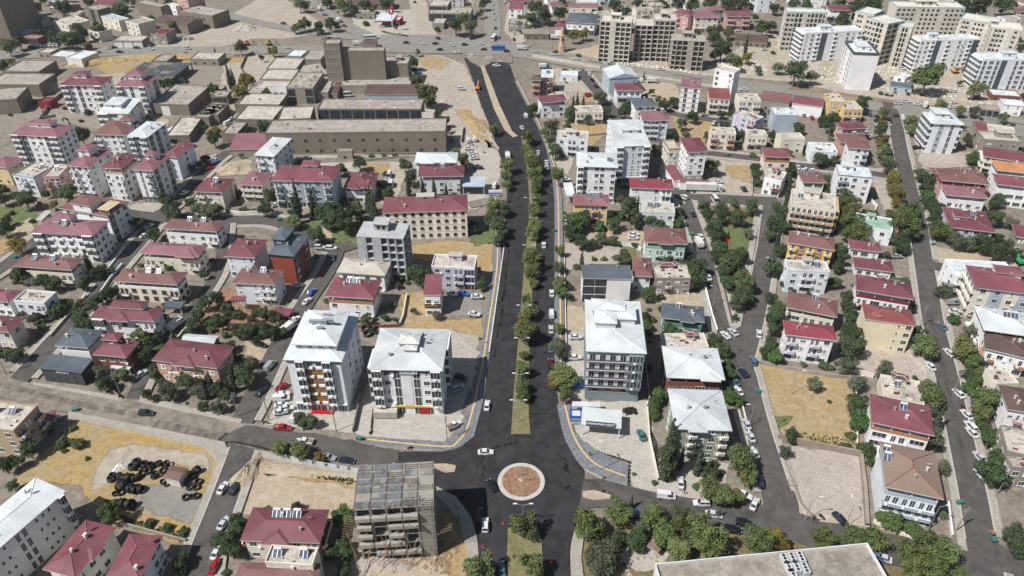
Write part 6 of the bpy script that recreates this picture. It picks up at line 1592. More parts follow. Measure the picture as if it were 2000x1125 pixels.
# ---------------------------------------------------------------- vehicles
CARP = {}
def car_paint(c):
    if c not in CARP:
        m, nt, p, pos = start('car_paint', .28, .5); p.inputs['Base Color'].default_value = (*rgb(c), 1)
        p.inputs['Coat Weight'].default_value = .5; p.inputs['Coat Roughness'].default_value = .1; CARP[c] = m
    return CARP[c]
CGL = glass((.012, .014, .017), 'car_glass', .06); TYRE = paint((.015, .015, .016), .9, .1, .1); RIM = paint('9a9ca0', .35, .05, .05, metal=.5)
HL = paint('d5d8da', .2, .02, .02); TL = paint('8c1418', .3, .05, .02); PLASTIC = paint('1d1e20', .6, .1, .1)
BASEP = car_paint('d4d5d6')
def loft(b, st, mi=0):
    """Sections (x, bottom, belt, half width) -> closed body shell with tucked-in shoulders."""
    secs = []
    for x, zb, zt, hw in st:
        m = (zb + zt) / 2; n = len(b.v)
        b.v += [(x, -hw * .96, zb), (x, -hw, m), (x, -hw * .9, zt), (x, hw * .9, zt), (x, hw, m), (x, hw * .96, zb)]; secs.append(n)
    for p, q in zip(secs, secs[1:]):
        for i in range(6):
            j = (i + 1) % 6; b.f.append((p + j, p + i, q + i, q + j)); b.m.append(mi)
    b.f.append(tuple(secs[0] + i for i in range(6))); b.m.append(mi); b.f.append(tuple(secs[-1] + i for i in reversed(range(6)))); b.m.append(mi)
def frustum(b, x0, x1, hw, z0, X0, X1, HW, z1, mi):
    n = len(b.v); b.v += [(x0, -hw, z0), (x1, -hw, z0), (x1, hw, z0), (x0, hw, z0), (X0, -HW, z1), (X1, -HW, z1), (X1, HW, z1), (X0, HW, z1)]
    for f in ((0, 1, 5, 4), (1, 2, 6, 5), (2, 3, 7, 6), (3, 0, 4, 7), (4, 5, 6, 7)): b.f.append(tuple(n + i for i in f)); b.m.append(mi)
def vehicle_parts(ty):
    """{part: MB}, wheel positions, wheel radius. Front towards +x."""
    B, W = MB(), MB(); ex = {}; r = .33
    if ty in 'su':
        L = 2.24 if ty == 's' else 2.22; zt = .94 if ty == 's' else 1.02; hw = .88 if ty == 's' else .92
        loft(B, [(-L, .42, zt - .2, hw * .84), (-L * .95, .3, zt + .02, hw * .94), (-L * .6, .24, zt + .03, hw), (0, .22, zt, hw), (L * .45, .22, zt - .03, hw), (L * .84, .28, zt - .16, hw * .95), (L, .38, zt - .34, hw * .82)])
        if ty == 's': c = (-1.62, 1.02, .78, zt - .01, -1.0, .3, .62, 1.44)
        else: c = (-2.08, 1.02, .82, zt - .01, -1.86, .32, .68, 1.68)
        frustum(W, *c, 2)
        x0, x1, h0, z0, X0, X1, H1, z1 = c
        B.box(X0 - .03, X1 + .03, -H1 - .02, H1 + .02, z1 - .01, z1 + .05)
        for sy in (-1, 1):
            for (a, e) in ((x0, X0), (x1, X1), ((x0 + x1) / 2 - .1, (X0 + X1) / 2 - .05)): B.tube((a, sy * h0, z0), (e, sy * H1, z1), .045, seg=4)
            B.box(.62, .8, sy * .95 - .1, sy * .95 + .1, zt - .02, zt + .14)
        wh = (-L * .6, L * .62); hwW = hw - .1; nose = (L, zt - .3, hw * .62); tail = (-L, zt - .14, hw * .66)
    elif ty in 'vm':
        L, H, hw = (2.5, 1.95, .95) if ty == 'v' else (2.95, 2.65, 1.05)
        loft(B, [(-L, .35, 1.05, hw * .96), (-L * .9, .28, 1.08, hw), (L * .45, .28, 1.05, hw), (L * .78, .3, .98, hw * .96), (L, .4, .72, hw * .84)])
        frustum(W, -L + .02, L * .72, hw * .88, 1.04, -L + .1, L * .45, hw * .76, H, 2)
        B.box(-L + .06, L * .46, -hw * .79, hw * .79, H - .02, H + .07)
        if ty == 'v':
            n0 = len(B.v); frustum(B, -L, .35, hw * .9, 1.0, -L + .06, .3, hw * .79, H + .01, 0)
        else:
            for k in range(5):
                x = -L + .1 + k * 1.0; 
                for sy in (-1, 1): B.tube((x, sy * hw * .9, 1.04), (x + .03, sy * hw * .78, H), .07, seg=4)
        wh = (-L * .62, L * .6); hwW = hw - .1; nose = (L, .7, hw * .6); tail = (-L, 1.0, hw * .75)
    elif ty == 'p':
        L, hw, zt = 2.6, .92, 1.0
        loft(B, [(-L, .45, zt, hw * .95), (-L * .5, .3, zt, hw), (L * .3, .28, zt, hw), (L * .8, .32, zt - .1, hw * .95), (L, .42, zt - .3, hw * .84)])
        frustum(W, -.75, 1.25, .8, zt - .01, -.6, .55, .66, 1.7, 2); B.box(-.66, .58, -.68, .68, 1.69, 1.75)
        for sy in (-1, 1):
            B.box(-L + .03, -.85, sy * .86 - .05, sy * .86 + .05, zt, zt + .3)
            for a, e in ((-.75, -.6), (1.25, .55), (.25, .0)): B.tube((a, sy * .8, zt), (e, sy * .66, 1.7), .05, seg=4)
        B.box(-L + .02, -L + .1, -.8, .8, zt, zt + .3); ex['load'] = MB(); ex['load'].box(-2.3, -1.0, -.55, .45, zt + .01, zt + .35); 
        wh = (-1.6, 1.65); hwW = .84; nose = (L, zt - .28, .6); tail = (-L, zt - .15, .7); r = .38
    elif ty in 'tk':
        if ty == 't': L, bx, hb, hw = 3.2, (-3.2, 1.3), 2.9, 1.1
        else: L, bx, hb, hw = 8.2, (-8.2, 5.6), 3.9, 1.27
        B.box(L - 1.75, L, -hw * .92, hw * .92, .5, 1.5); W.box(L - 1.6, L + .01, -hw * .9, hw * .9, 1.5, 2.2); B.box(L - 1.7, L - .1, -hw * .9, hw * .9, 2.2, 2.6 if ty == 't' else 3.2)
        B.box(L - 1.75, L - 1.2, -hw * .93, hw * .93, 1.49, 2.21)
        ex['cargo_box'] = MB(); ex['cargo_box'].box(bx[0], bx[1], -hw, hw, 1.05, hb); ex['chassis'] = MB(); ex['chassis'].box(bx[0], L - .3, -.5, .5, .55, 1.05)
        wh = (-L * .62, L - 1.0) if ty == 't' else (-6.6, -5.4, -4.2, 5.0, L - 1.2); hwW = hw - .15; nose = (L, .8, hw * .65); tail = (-L, .9, hw * .8); r = .48
    elif ty == 'b':
        L, hw = 4.6, 1.2
        B.box(-L, L, -hw, hw, .35, 1.35); W.box(-L + .02, L - .01, -hw + .02, hw - .02, 1.35, 2.35); B.box(-L, L, -hw, hw, 2.35, 2.9)
        for k in range(8):
            for sy in (-1, 1): B.box(-L + k * 1.28, -L + k * 1.28 + .14, sy * hw - .03, sy * hw + .01, 1.35, 2.35)
        B.box(-1, 1.2, -.7, .7, 2.9, 3.12); wh = (-2.7, 2.9); hwW = 1.05; nose = (L, .8, .9); tail = (-L, 1.0, .95); r = .48
    else:                                            # three wheeled cargo moped
        B.box(-1.4, .2, -.6, .6, .45, .55); B.box(-1.4, .2, -.62, -.56, .55, .9); B.box(-1.4, .2, .56, .62, .55, .9); B.box(-1.42, -1.36, -.6, .6, .55, .9)
        loft(B, [(.25, .5, .8, .3), (.8, .45, .75, .28), (1.2, .5, .9, .2), (1.4, .55, 1.0, .12)])
        W.box(.5, .9, -.18, .18, .8, .9); ex['canopy'] = MB(); ex['canopy'].box(-.1, 1.1, -.6, .6, 1.75, 1.8)
        for x in (-.05, 1.0):
            for y in (-.55, .55): ex['canopy'].tube((x, y, .6), (x, y, 1.76), .03, seg=4)
        wh = (-1.0, 1.25); hwW = .55; nose = (1.42, .95, .1); tail = (-1.42, .7, .5); r = .27
    return B, W, ex, wh, hwW, r, nose, tail
b = MB(); b.tube((0, -.11, 0), (0, .11, 0), 1, seg=12, mi=0); b.tube((0, -.118, 0), (0, .118, 0), .6, seg=8, mi=1); WHEEL = b.mesh('wheel', [TYRE, RIM])
b = MB(); b.box(-.05, .03, -.2, .2, -.09, .09); HEADL = b.mesh('headlight', [HL]); b = MB(); b.box(-.03, .05, -.17, .17, -.09, .09); TAILL = b.mesh('tail_light', [TL])
VEH = {}
VN = {'s': ('sedan_car', 'sedan', 'car'), 'u': ('estate_car', 'hatchback', 'car'), 'v': ('van', 'van', 'van'), 'm': ('minibus', 'minibus', 'minibus'), 'p': ('pickup_truck', 'pickup', 'pickup'),
      't': ('lorry', 'lorry', 'lorry'), 'k': ('articulated_lorry', 'articulated lorry', 'lorry'), 'b': ('bus', 'bus', 'bus'), 'w': ('cargo_tricycle', 'three wheeled cargo moped', 'tricycle')}
CC = {'w': ('c6c7c8', 'white'), 'g': ('8e9295', 'grey'), 's': ('b2b6ba', 'silver'), 'k': ('17181b', 'black'), 'd': ('26333a', 'dark'), 'n': ('1d2538', 'navy'), 'r': ('8f1d22', 'red'), 'm': ('4a1a24', 'maroon'),
      'b': ('2a5fa8', 'blue'), 'c': ('4d6478', 'bluish'), 't': ('3f6f6a', 'teal'), 'y': ('d09a30', 'orange')}
for ty in VN:
    B, W, ex, wh, hwW, r, nose, tail = vehicle_parts(ty)
    allm = MB()
    def add(g, mi=None, off=(0, 0, 0), sc=1):
        n = len(allm.v); allm.v += [(x * sc + off[0], y * sc + off[1], z * sc + off[2]) for x, y, z in g.v]; allm.f += [tuple(i + n for i in f) for f in g.f]; allm.m += [mi if mi is not None else m for m in g.m]
    add(B, 0); add(W, 1)
    for e in ex.values(): add(e, 3)
    for x in wh:
        for sy in (-1, 1):
            g = MB(); g.tube((x, sy * hwW - .11, r), (x, sy * hwW + .11, r), r, seg=8); add(g, 2)
    VEH[ty] = (B.mesh('body', [BASEP]), W.mesh('windows', [CGL, CGL, CGL]), {k: e.mesh(k, [paint('c9cac6', .5) if k == 'cargo_box' else PLASTIC if k == 'chassis' else paint('8a6a4a', .8)]) for k, e in ex.items()}, wh, hwW, r, nose, tail, allm.mesh('car_body', [BASEP, CGL, TYRE, paint('c9cac6', .5)]))
def nearest_road(p):
    best = None
    for nm, P, hw in ROADS:
        for a, c in zip(P, P[1:]):
            d = seg_dist(Vector(p[:2]), a, c) - hw
            if best is None or d < best[0]: best = (d, nm, c - a)
    return best
def vehicle(px, py, ty, col, deg):
    g = G(px, py, .7); s = scale_at(px, py); nm, desc, cat = VN[ty]; hexc, cname = CC[col]
    body, win, ex, wh, hwW, r, nose, tail, merged = VEH[ty]
    pm = car_paint(hexc); z = ZB + .005; rz = R(deg)
    def own(o): o.material_slots[0].link = 'OBJECT'; o.material_slots[0].material = pm
    if s < 4.3:
        root = put(nm, merged, None, (g.x, g.y, z), rz); own(root)
    else:
        root = empty(nm, (g.x, g.y, z), rz)
        own(put('body', body, root)); put('windows', win, root)
        for k, e in ex.items(): put(k, e, root)
        for x in wh:
            for sy in (-1, 1):
                if ty == 'w' and x == wh[-1] and sy == 1: continue
                put('wheel', WHEEL, root, (x, sy * hwW if not (ty == 'w' and x == wh[-1]) else 0, r), scale=(r, 1, r))
        for sy in (-1, 1):
            put('headlight', HEADL, root, (nose[0] - .02, sy * nose[2], nose[1])); put('tail_light', TAILL, root, (tail[0] + .02, sy * tail[2], tail[1]))
    rd = nearest_road(g)
    if rd[0] < .8 and rd[1] in ('highway', 'upper road', 'roundabout', 'north junction', 'west street', 'north street', 'left boulevard carriageway', 'right boulevard carriageway', 'east street'): lab = cname + ' ' + desc + ' on the ' + rd[1]
    else: lab = place_label(cname + ' ' + desc, cname + ' ' + desc, g)
    tag(root, lab, cat, 'vehicles in the streets')
VEHS = '''
A0 620,395,m,w,0 935,408,s,d,0 850,380,s,w,15 890,374,s,k,20 1070,375,s,d,0 1150,355,s,w,10 1180,386,u,w,0 1470,382,u,s,0 1450,424,s,d,180 1415,300,s,w,50 1452,303,s,w,50 1490,303,s,w,50 240,368,s,d,90 268,367,s,d,90 300,365,s,c,90 332,362,s,c,90 362,361,s,c,90 395,358,s,w,90 425,357,s,w,90 455,355,s,w,90 1840,425,s,w,5 1972,211,s,w,0 1815,932,s,w,60 1782,967,v,w,60 1825,1050,s,w,80 355,305,u,d,20 130,210,s,w,0 280,205,s,w,-20 120,408,s,s,0 1180,352,s,k,0 640,345,v,w,0
B0 625,289,s,w,-12 245,374,s,w,0 215,184,s,d,0 538,119,s,c,-10 595,140,s,w,110 645,167,t,w,115 440,60,s,w,120 525,39,s,w,-20 607,66,s,k,0 495,78,t,r,125 700,126,s,d,-20 630,86,s,s,120 985,209,s,w,0 890,302,b,w,12 1175,336,s,k,0 1310,343,s,w,0 1402,343,s,k,0 1530,357,u,w,0 1630,352,s,k,0 1435,390,s,k,175 1575,411,s,w,175 1685,429,s,w,170 1765,346,s,w,0 1822,361,s,w,-10 1895,388,b,b,0 1780,389,s,m,180 1822,457,s,w,170 1960,404,s,m,0 1420,302,s,n,140 1850,36,s,w,90 1850,102,s,w,90 1858,151,s,w,90 1870,223,s,d,90 1858,305,b,w,78 1892,296,s,c,80 1945,17,s,w,90 1980,42,s,w,90 1982,66,s,w,90 1978,130,s,w,90 1985,160,s,w,90 1605,697,u,w,0 725,747,m,w,10 1880,517,p,w,0 795,350,t,w,10 1270,572,s,b,10 1655,1102,v,w,110 1705,1092,v,w,110 690,205,s,r,-20 1990,92,t,s,90 1240,18,s,d,90
C0 75,387,t,w,-5 190,407,s,s,-5 310,430,s,w,-5 505,462,s,w,-5 775,497,p,g,-8 1165,545,s,s,-8 335,302,t,w,0 415,552,s,r,-10 515,557,s,w,0 600,556,s,w,0 605,582,s,w,80 625,627,s,k,110 655,677,s,k,110 600,750,v,r,0 250,530,t,t,5 1095,642,t,w,0 1008,632,v,w,100 107,912,v,w,100 76,1001,s,w,105 755,780,v,w,110 1580,962,s,w,60 1635,967,u,d,80 1810,705,p,w,0 1765,242,s,w,0 780,40,s,s,90 15,262,s,w,90 15,310,s,k,90 370,715,s,d,0 1970,390,s,w,20
D0 420,597,u,w,20 1050,540,u,w,-15 1118,612,s,w,0 1118,640,s,w,-10 1015,812,s,s,-8 1078,797,u,w,-8 1167,817,s,w,-8 1225,832,t,w,60 785,772,s,d,-8 525,731,s,w,-8 1445,716,s,w,0 1450,806,s,w,10 1440,842,s,w,0 1392,822,s,w,60 1640,737,s,w,0 1690,733,s,w,0 1630,765,u,d,0 1555,860,v,w,70 1005,908,s,m,20 1045,922,v,w,75 850,915,s,d,90 848,950,s,k,90 846,976,s,w,90 936,972,s,w,95 940,945,s,k,95 795,895,s,c,85 755,892,u,k,0 342,922,s,r,85 760,1022,s,w,80 810,1072,s,w,20 1060,950,s,w,80
A1 1680,142,v,w,55 1642,197,s,r,45 1542,302,s,d,50 1445,387,s,w,55 1165,648,u,w,50 1135,722,s,w,50
B1 155,479,s,w,45 415,130,v,g,-5 460,583,s,d,0 800,570,s,w,0 500,814,u,s,0 590,820,u,w,0 592,897,s,c,115 325,1110,s,w,5 1690,75,s,w,10 1697,95,s,w,10 1705,115,s,w,10 1718,180,u,w,0 1738,188,u,d,0 1010,325,m,w,88 1042,250,m,w,88 1055,320,m,w,95 1865,332,v,w,80 1965,110,t,g,95 1690,20,s,s,0 1660,40,s,w,0
C1 270,147,s,w,92 272,187,s,w,100 420,282,s,w,0 1165,257,s,d,130 875,330,s,d,0 1340,422,u,w,125 1610,302,s,w,0 1808,357,u,d,95 1410,552,s,d,100 950,712,s,w,0 946,740,s,w,0 1475,730,s,w,97 1457,790,t,w,97 1532,1047,s,w,97 248,797,s,w,90 1580,442,m,w,95 1495,365,k,w,-4 218,1000,s,k,90 205,70,s,s,92
D1 1160,32,s,m,0 232,187,s,w,80 285,190,p,c,85 885,140,s,g,95 1000,882,s,g,0 872,1042,s,w,10 1410,1070,s,s,-10 1995,1030,s,c,0
A2 1375,307,t,w,70 1105,680,s,s,55 1145,987,u,d,0 410,1037,s,s,45
B2 435,40,s,b,72 400,112,s,w,66 300,262,p,w,60 265,325,t,g,60 110,617,v,g,72 203,780,s,r,55 207,838,s,w,10 200,872,v,w,8 200,922,s,w,8 192,977,s,w,12 312,1015,v,w,75 405,1080,u,w,40 212,1102,p,r,-3 32,447,s,k,-20 1600,705,s,k,-30 1580,790,u,s,35 1805,927,s,w,86 1548,1080,p,w,38 1532,52,s,w,-25 1620,50,s,b,-10 1725,74,s,w,0 1705,210,s,w,-14 40,820,s,d,65 240,945,s,w,10
C2 310,50,s,w,90 308,212,v,w,90 305,332,s,s,90 300,602,u,m,90 495,391,s,w,0 490,550,s,w,3 500,770,s,b,0 1667,377,s,w,112 1728,353,s,s,112 1928,367,s,w,75 1885,582,u,c,82 1802,672,u,n,105 1740,737,s,t,105 1765,812,s,w,103 1830,1072,s,s,95 302,480,s,c,90
D2 1437,120,v,g,0 1457,190,s,w,0 1450,226,s,w,5 1355,307,s,c,102 1412,514,s,w,100 1265,620,s,w,98 1487,834,s,w,103 1550,999,s,w,103 1580,1090,u,w,98 1575,205,s,g,60
A3 1740,447,s,w,78 1825,447,s,d,80 1745,722,s,s,75 1675,1052,s,r,86 1692,947,s,w,80
B3 380,85,p,w,172 565,207,s,g,-14 710,232,s,n,-10 1790,167,s,w,2 1840,427,s,k,118 1787,737,u,w,90 1740,655,s,k,85 1915,1082,s,c,97 
C3 1005,32,s,t,100 1200,507,v,w,-8 1475,564,u,w,178 1570,652,s,s,-12 1887,572,s,w,58 1805,497,s,w,-30 1935,400,s,n,80 1885,172,s,w,100 1857,47,s,s,98 1810,722,u,k,-14 1717,772,u,k,-10 960,647,s,b,-10 1312,402,s,w,82
D3 555,682,s,n,112 1655,342,s,w,102 1645,207,s,s,100 1585,15,s,w,98 1745,827,w,t,95 888,992,s,s,155 1185,1067,s,c,-30 850,985,s,c,-20
'''
for ln in VEHS.strip().split('\n'):
    tl, *vs = ln.split()
    for v in vs:
        x, y, ty, c, dg = v.split(','); vehicle(*tile(tl, float(x), float(y)), ty, c, float(dg))
# ---------------------------------------------------------------- walls, lamps, poles, people, heaps
GREYP = paint('9fa3a6', .5, .1, .1, metal=.3); WOODP = paint('6e5c4a', .9, .2, .2)
def zw(px, py): return G(px, py, 0)
b = MB(); b.tube((0, 0, 0), (0, 0, 9.2), .11, .07, 7); LPOLE = b.mesh('pole', [GREYP])
b = MB(); b.tube((0, 0, 9.1), (1.7, 0, 9.75), .06, seg=5); LARM = b.mesh('arm', [GREYP]); b = MB(); b.box(1.5, 2.5, -.16, .16, 9.68, 9.84); LHEAD = b.mesh('lamp_head', [paint('d3d6d8', .4)])
def lamp(px, py, deg=0, double=False):
    p = zw(px, py); t = empty('street_lamp', (p.x, p.y, 0), R(deg)); put('pole', LPOLE, t)
    for a in ((0, math.pi) if double else (0,)): put('arm', LARM, t, rz=a); put('lamp_head', LHEAD, t, rz=a)
    nm = nearest_site((p.x, p.y)); rd = nearest_road(p)
    tag(t, ('twin armed' if double else 'single armed') + ' grey street lamp by the ' + (rd[1] if rd[0] < 3 else nm[0]), 'street lamp', 'street lamps')
for x, y in ((1034, 425), (1033, 520), (1023, 640), (1019, 705), (1016, 775), (1012, 828), (1041, 340), (1021, 1032)): lamp(x, y, 0, True)
for x, y, d in ((1176, 919, 120), (1571, 1019, 0), (1375, 520, 180), (1392, 600, 190), (1425, 700, 190), (1462, 835, 190), (1487, 460, 180), (1500, 545, 180), (1655, 780, 0), (62, 640, 0), (272, 705, 0), (616, 510, 0), (1112, 470, 180), (1650, 1030, 90), (1812, 1035, 0), (1700, 330, 0), (1485, 470, 180), (36, 222, 0), (1545, 770, 0), (545, 620, 180), (1325, 530, 180),
                (1190, 118, 90), (1268, 130, 90), (1365, 145, 90), (1455, 160, 90), (1555, 175, 90), (650, 92, 90), (800, 90, 90), (903, 105, 90), (590, 85, 90), (372, 88, 90), (450, 100, 90), (1010, 135, 0), (1760, 215, 90), (1880, 232, 90)): lamp(x, y, d)
b = MB(); b.tube((0, 0, 0), (0, 0, 10), .15, .11, 7); UP_ = b.mesh('pole', [paint('8d8578', .9)]); b = MB(); b.box(-1.1, 1.1, -.07, .07, 9.0, 9.15); b.box(-.9, .9, -.07, .07, 8.2, 8.33)
UC = b.mesh('crossarm', [GREYP])
def upole(px, py, deg=0, lab=None):
    p = zw(px, py); t = empty('utility_pole', (p.x, p.y, 0), R(deg)); put('pole', UP_, t); put('crossarm', UC, t)
    tag(t, 'utility pole by the ' + nearest_site((p.x, p.y))[0], 'utility pole', 'utility poles'); return p
pl = [upole(*tile('A2', 948, 845), 70), upole(*tile('A2', 1865, 1010), 70), upole(*tile('A2', 50, 675), 70), upole(*tile('B2', 105, 1040), 70), upole(*tile('B2', 628, 1120), 70), upole(*tile('B3', 1490, 75), 70)]
for a in ((1795, 640), (1860, 770), (1945, 880), (1955, 1055), (1947, 965), (1700, 250), (1785, 330), (1865, 1040), (1660, 300)): upole(*a, 10)
WIRE = paint('2a2a2c', .7)
for i, (a, c) in enumerate(((pl[2], pl[0]), (pl[0], pl[1]), (pl[1], pl[4]), (pl[4], pl[5]))):
    b = MB()
    for off in (-.9, 0, .9):
        last = None
        for k in range(9):
            f = k / 8; q = a.lerp(c, f); v = Vector((q.x - off * .5, q.y + off, 9.1 - 1.6 * 4 * f * (1 - f) * .5))
            if last: b.tube(last, v, .022, seg=3, cap=False)
            last = v
    o = put('overhead_wires', b.mesh('overhead_wires', [WIRE])); m_ = px_of((a + c) / 2)
    tag(o, ('three dark wires from the west corner pole to the lane pole', 'three dark wires above the pavement of the pine house', 'three dark wires crossing the forecourt lane mouth', 'three dark wires over the concrete forecourt')[i], 'wires', 'overhead wires', pos=m_)
# garden and lot walls: pixel line, height, thickness, colour, label
WALLS = '''P 1485,712 1560,726 1618,737 1662,741|1.3|.3|FR|low concrete wall above the dry grass lot
P 1518,858 1600,876 1680,892|2.2|.5|8f8478|rough stone wall between dry lot and rubble lot
P 1680,892 1688,960 1692,1030|1.5|.8|94897b|stone wall along the right edge of the rubble lot
P 1524,880 1545,935 1565,985 1592,1015|.7|.3|8a7f70|low broken wall beside the park street and rubble lot
P 1668,745 1672,800 1672,880|1.5|.25|CR|beige wall along the right side of the dry lot
P 1660,726 1705,738|1.6|.25|CR|short beige wall under the fig trees
P 1672,668 1740,678 1790,684|1.6|.25|CR|garden wall below the blank cream wall
P 1650,530 1740,545 1778,550|1.0|.2|5a6a5a|dark green fence below the upper cottage
P 1645,527 1720,538 1778,552|1.2|.2|WR|pale wall between the two cottages
P 1660,560 1775,575|1.2|.2|5a6a5a|green fence under the lower cottage
P 1376,562 1390,618 1400,650|1.5|.25|W|white wall along the park street by the teal house
P 1410,690 1432,745 1450,800 1462,850|1.2|.25|CR|beige wall along the park street by the white roofs
P 1263,790 1268,860 1285,940|1.4|.25|CR|wall on the right of the car wash yard
P 1258,700 1268,785|1.5|.25|FL|pale wall beside the grey block garden
P 725,843 722,850 727,800|.9|.25|FL|low wall on the forecourt between two tall blocks
P 690,845 700,800 716,745|1.6|.25|CD|grey wall between the two tall blocks
P 795,578 788,620 781,637|1.5|.25|CR|beige garden wall beside the dry strip
P 700,640 740,640 780,638|1.0|.2|BK|brick edged garden wall behind the yellow sign block
P 360,650 330,690 295,740|1.5|.25|CR|wall along the narrow lane by the pines
P 235,780 212,760 250,720|1.6|.25|CD|grey wall around the fig garden by the shop
P 240,520 215,550 185,595|1.5|.25|W|white wall along the diagonal street
P 100,660 130,625 170,580|1.4|.25|CR|beige wall along the west side of the diagonal street
P 245,485 215,525|1.2|.25|W|short white wall on the ramp by the wide block
P 420,410 470,418 545,415|1.1|.25|W|white garden wall before the cypress pair
P 580,410 640,405|1.0|.25|CR|pale wall before the long blue block
P 1110,440 1160,446 1230,450|1.6|.3|CO|concrete garden wall below the yellow cream house
P 1205,478 1230,482 1252,490|1.6|.25|c4d8d2|mint wall by the green balcony house
P 1150,520 1210,520|1.0|.2|CO|low wall above the slate tin roof
P 1060,270 1140,268 1200,262|1.2|.25|CO|concrete wall behind the olive hedge
P 1470,320 1468,385|1.2|.25|FL|wall on the right of the lorry lot
P 1575,312 1640,316|1.3|.25|LW|pale wall below the patched white roof house
P 1700,392 1712,405 1708,415|1.2|.25|W|white wall by the white flats
P 1850,985 1858,1050|1.2|.3|W|white wall along the east avenue pavement
P 1705,1020 1760,1045 1830,1075|1.0|.4|CR|pale rubble wall by the park road
P 1745,885 1712,880 1710,905|1.6|.3|W|white wall left of the striped roof house
P 243,1027 290,1040 365,1060|1.3|.25|CO|concrete wall below the pipe lot
P 135,243 110,228 75,235|1.5|.25|FR|dark wall beside the dirt track
P 75,243 100,205 130,180|2|.3|TN|grey wall along the sandy track
P 700,318 780,310 870,312|1.4|.25|CO|long wall in front of the textile mill
P 1040,112 1100,122 1172,135|2.0|.5|c0b8a8|pale retaining wall of the highway ramp
P 1175,137 1310,157 1420,175|1.2|.3|c0b8a8|low pale barrier along the highway
P 1540,176 1640,186 1760,205|1.5|.3|a08468|brown site hoarding along the highway
P 300,122 360,118 470,112|1.0|.3|b8a684|sandy stone wall along the pit edge
P 480,112 470,135 478,150|1.5|.5|8a8070|grey concrete barrier by the ramp
P 640,262 700,300 860,303|.8|.3|TN|low base wall of the mill front
P 985,480 968,600 955,690|.6|.2|CR|low kerb wall left of the boulevard pavement
P 1102,500 1104,600 1106,690|.8|.2|CR|low wall right of the boulevard pavement
P 902,250 955,268 975,295|1.2|.3|b0aa9e|pale concrete wall beside the car park ramp
P 905,252 900,285 945,300|2|.25|b0aa9e|open concrete enclosure by the parked vans
P 1745,1040 1680,1028 1600,1020|.5|.3|b0a898|low kerb wall at the foot of the rubble lot
P 845,235 705,240|1|.2|TN|low wall behind the sheds
P 1190,345 1200,310|1.0|.2|W|white wall in the block yard'''
for ln in WALLS.split('\n'):
    pts, h_, t_, c_, lab = ln.split('|'); P = [Vector(v) for v in world(pts_of(pts[2:]))]; P = resample(P, 4)
    c = sum(P, Vector((0, 0))) / len(P); b = MB(); ribbon(b, [p - c for p in P], float(t_), -.02, float(h_)); ribbon(b, [p - c for p in P], float(t_) + .12, float(h_), float(h_) + .1)
    a0, a1 = P[0] - c, P[-1] - c
    o = put('garden_wall', b.mesh('garden_wall', [paint(CN.get(c_, c_), .9, .25, .45)]), None, (c.x, c.y, 0)); tag(o, lab, 'wall')
# pale panel fence of the excavated lot
P = resample([Vector(v) for v in world(pts_of('543,894 590,905 640,914 705,925'))], 2.6); c = P[0]; t = empty('panel_fence', (c.x, c.y, 0)); b = MB(); b.box(-1.22, 1.22, -.04, .04, .15, 2.0); pm = b.mesh('fence_panel', [paint('bcc6d0', .6)]); b = MB(); b.box(-.06, .06, -.06, .06, 0, 2.1); pp = b.mesh('fence_post', [GREYP])
for a, e in zip(P, P[1:]):
    m_ = (a + e) / 2 - c; put('fence_panel', pm, t, (m_.x, m_.y, 0), math.atan2(e.y - a.y, e.x - a.x)); q = a - c; put('fence_post', pp, t, (q.x, q.y, 0))
tag(t, 'pale blue panel fence above the excavated lot', 'fence', pos=(620, 910))
# bank of earth around the excavation
def heap(name, px, py, rx, ry, h, m, lab, cat, seed, n=10, rz=0, kind=None):
    p = zw(px, py); rnd = random.Random(seed); b = MB(); rings = 6
    for j in range(rings):
        f = j / (rings - 1); k = 20
        for i in range(k):
            a = 2 * math.pi * i / k; r = 1 - f; rr = r * (1 + .22 * math.sin(a * 3 + seed) + rnd.uniform(-.14, .14)); b.v.append((rx * rr * math.cos(a), ry * rr * math.sin(a), h * (math.sin(f * math.pi / 2) ** 1.1) * rnd.uniform(.85, 1.12) if j else -.1))
    for j in range(rings - 1):
        for i in range(20):
            q = (i + 1) % 20; b.f.append((j * 20 + i, j * 20 + q, j * 20 + 20 + q, j * 20 + 20 + i)); b.m.append(0)
    o = put(name, b.mesh(name, [m]), None, (p.x, p.y, 0), rz)
    if kind: o['kind'] = kind
    else: tag(o, lab, cat)
    return o
heap('earth_bank', 482, 925, 8, 3.2, 2.2, SAND, 'steep earth bank at the left of the excavated lot', 'earth bank', 1, rz=1.2)
heap('earth_bank', 600, 922, 22, 2.2, 1.0, SAND, 'long earth bank under the panel fence', 'earth bank', 2, rz=-.12)
heap('earth_bank', 110, 172, 26, 8, 4.5, SAND, 'brown earth slope beside the factory wall', 'earth bank', 3, rz=.8)
heap('earth_bank', 215, 125, 24, 6, 4, DRY, 'dry cut slope behind the white blocks', 'earth bank', 4, rz=.15)
heap('earth_bank', 335, 112, 36, 5, 2.5, DRY, 'dry grass slope above the open pit frame', 'earth bank', 5)
heap('earth_bank', 455, 330, 9, 6, 2.0, SAND, 'stony excavated mound beside the dark left street', 'earth bank', 6, rz=.5)
heap('earth_bank', 1105, 190, 12, 9, 3, DUST, 'pale rubble mound by the slope street', 'earth bank', 7)
heap('earth_bank', 930, 245, 6, 16, 1.5, DRY, 'dry bank left of the unfinished carriageway', 'earth bank', 8, rz=.3)
heap('gravel_heap', 875, 197, 5, 3, 1.6, PAVER, 'grey gravel heap on the dirt lot by the new road', 'heap', 9)
heap('gravel_heap', 480, 58, 8, 5, 4, PAVER, 'grey soil heap on the dirt lot by the highway', 'heap', 10)
heap('sheet_heap', 365, 246, 9, 7, 1.2, paint('cfccc5', .8, .3, .4), 'crumpled white sheeting heap on the concrete yard', 'heap', 11, rz=.7)
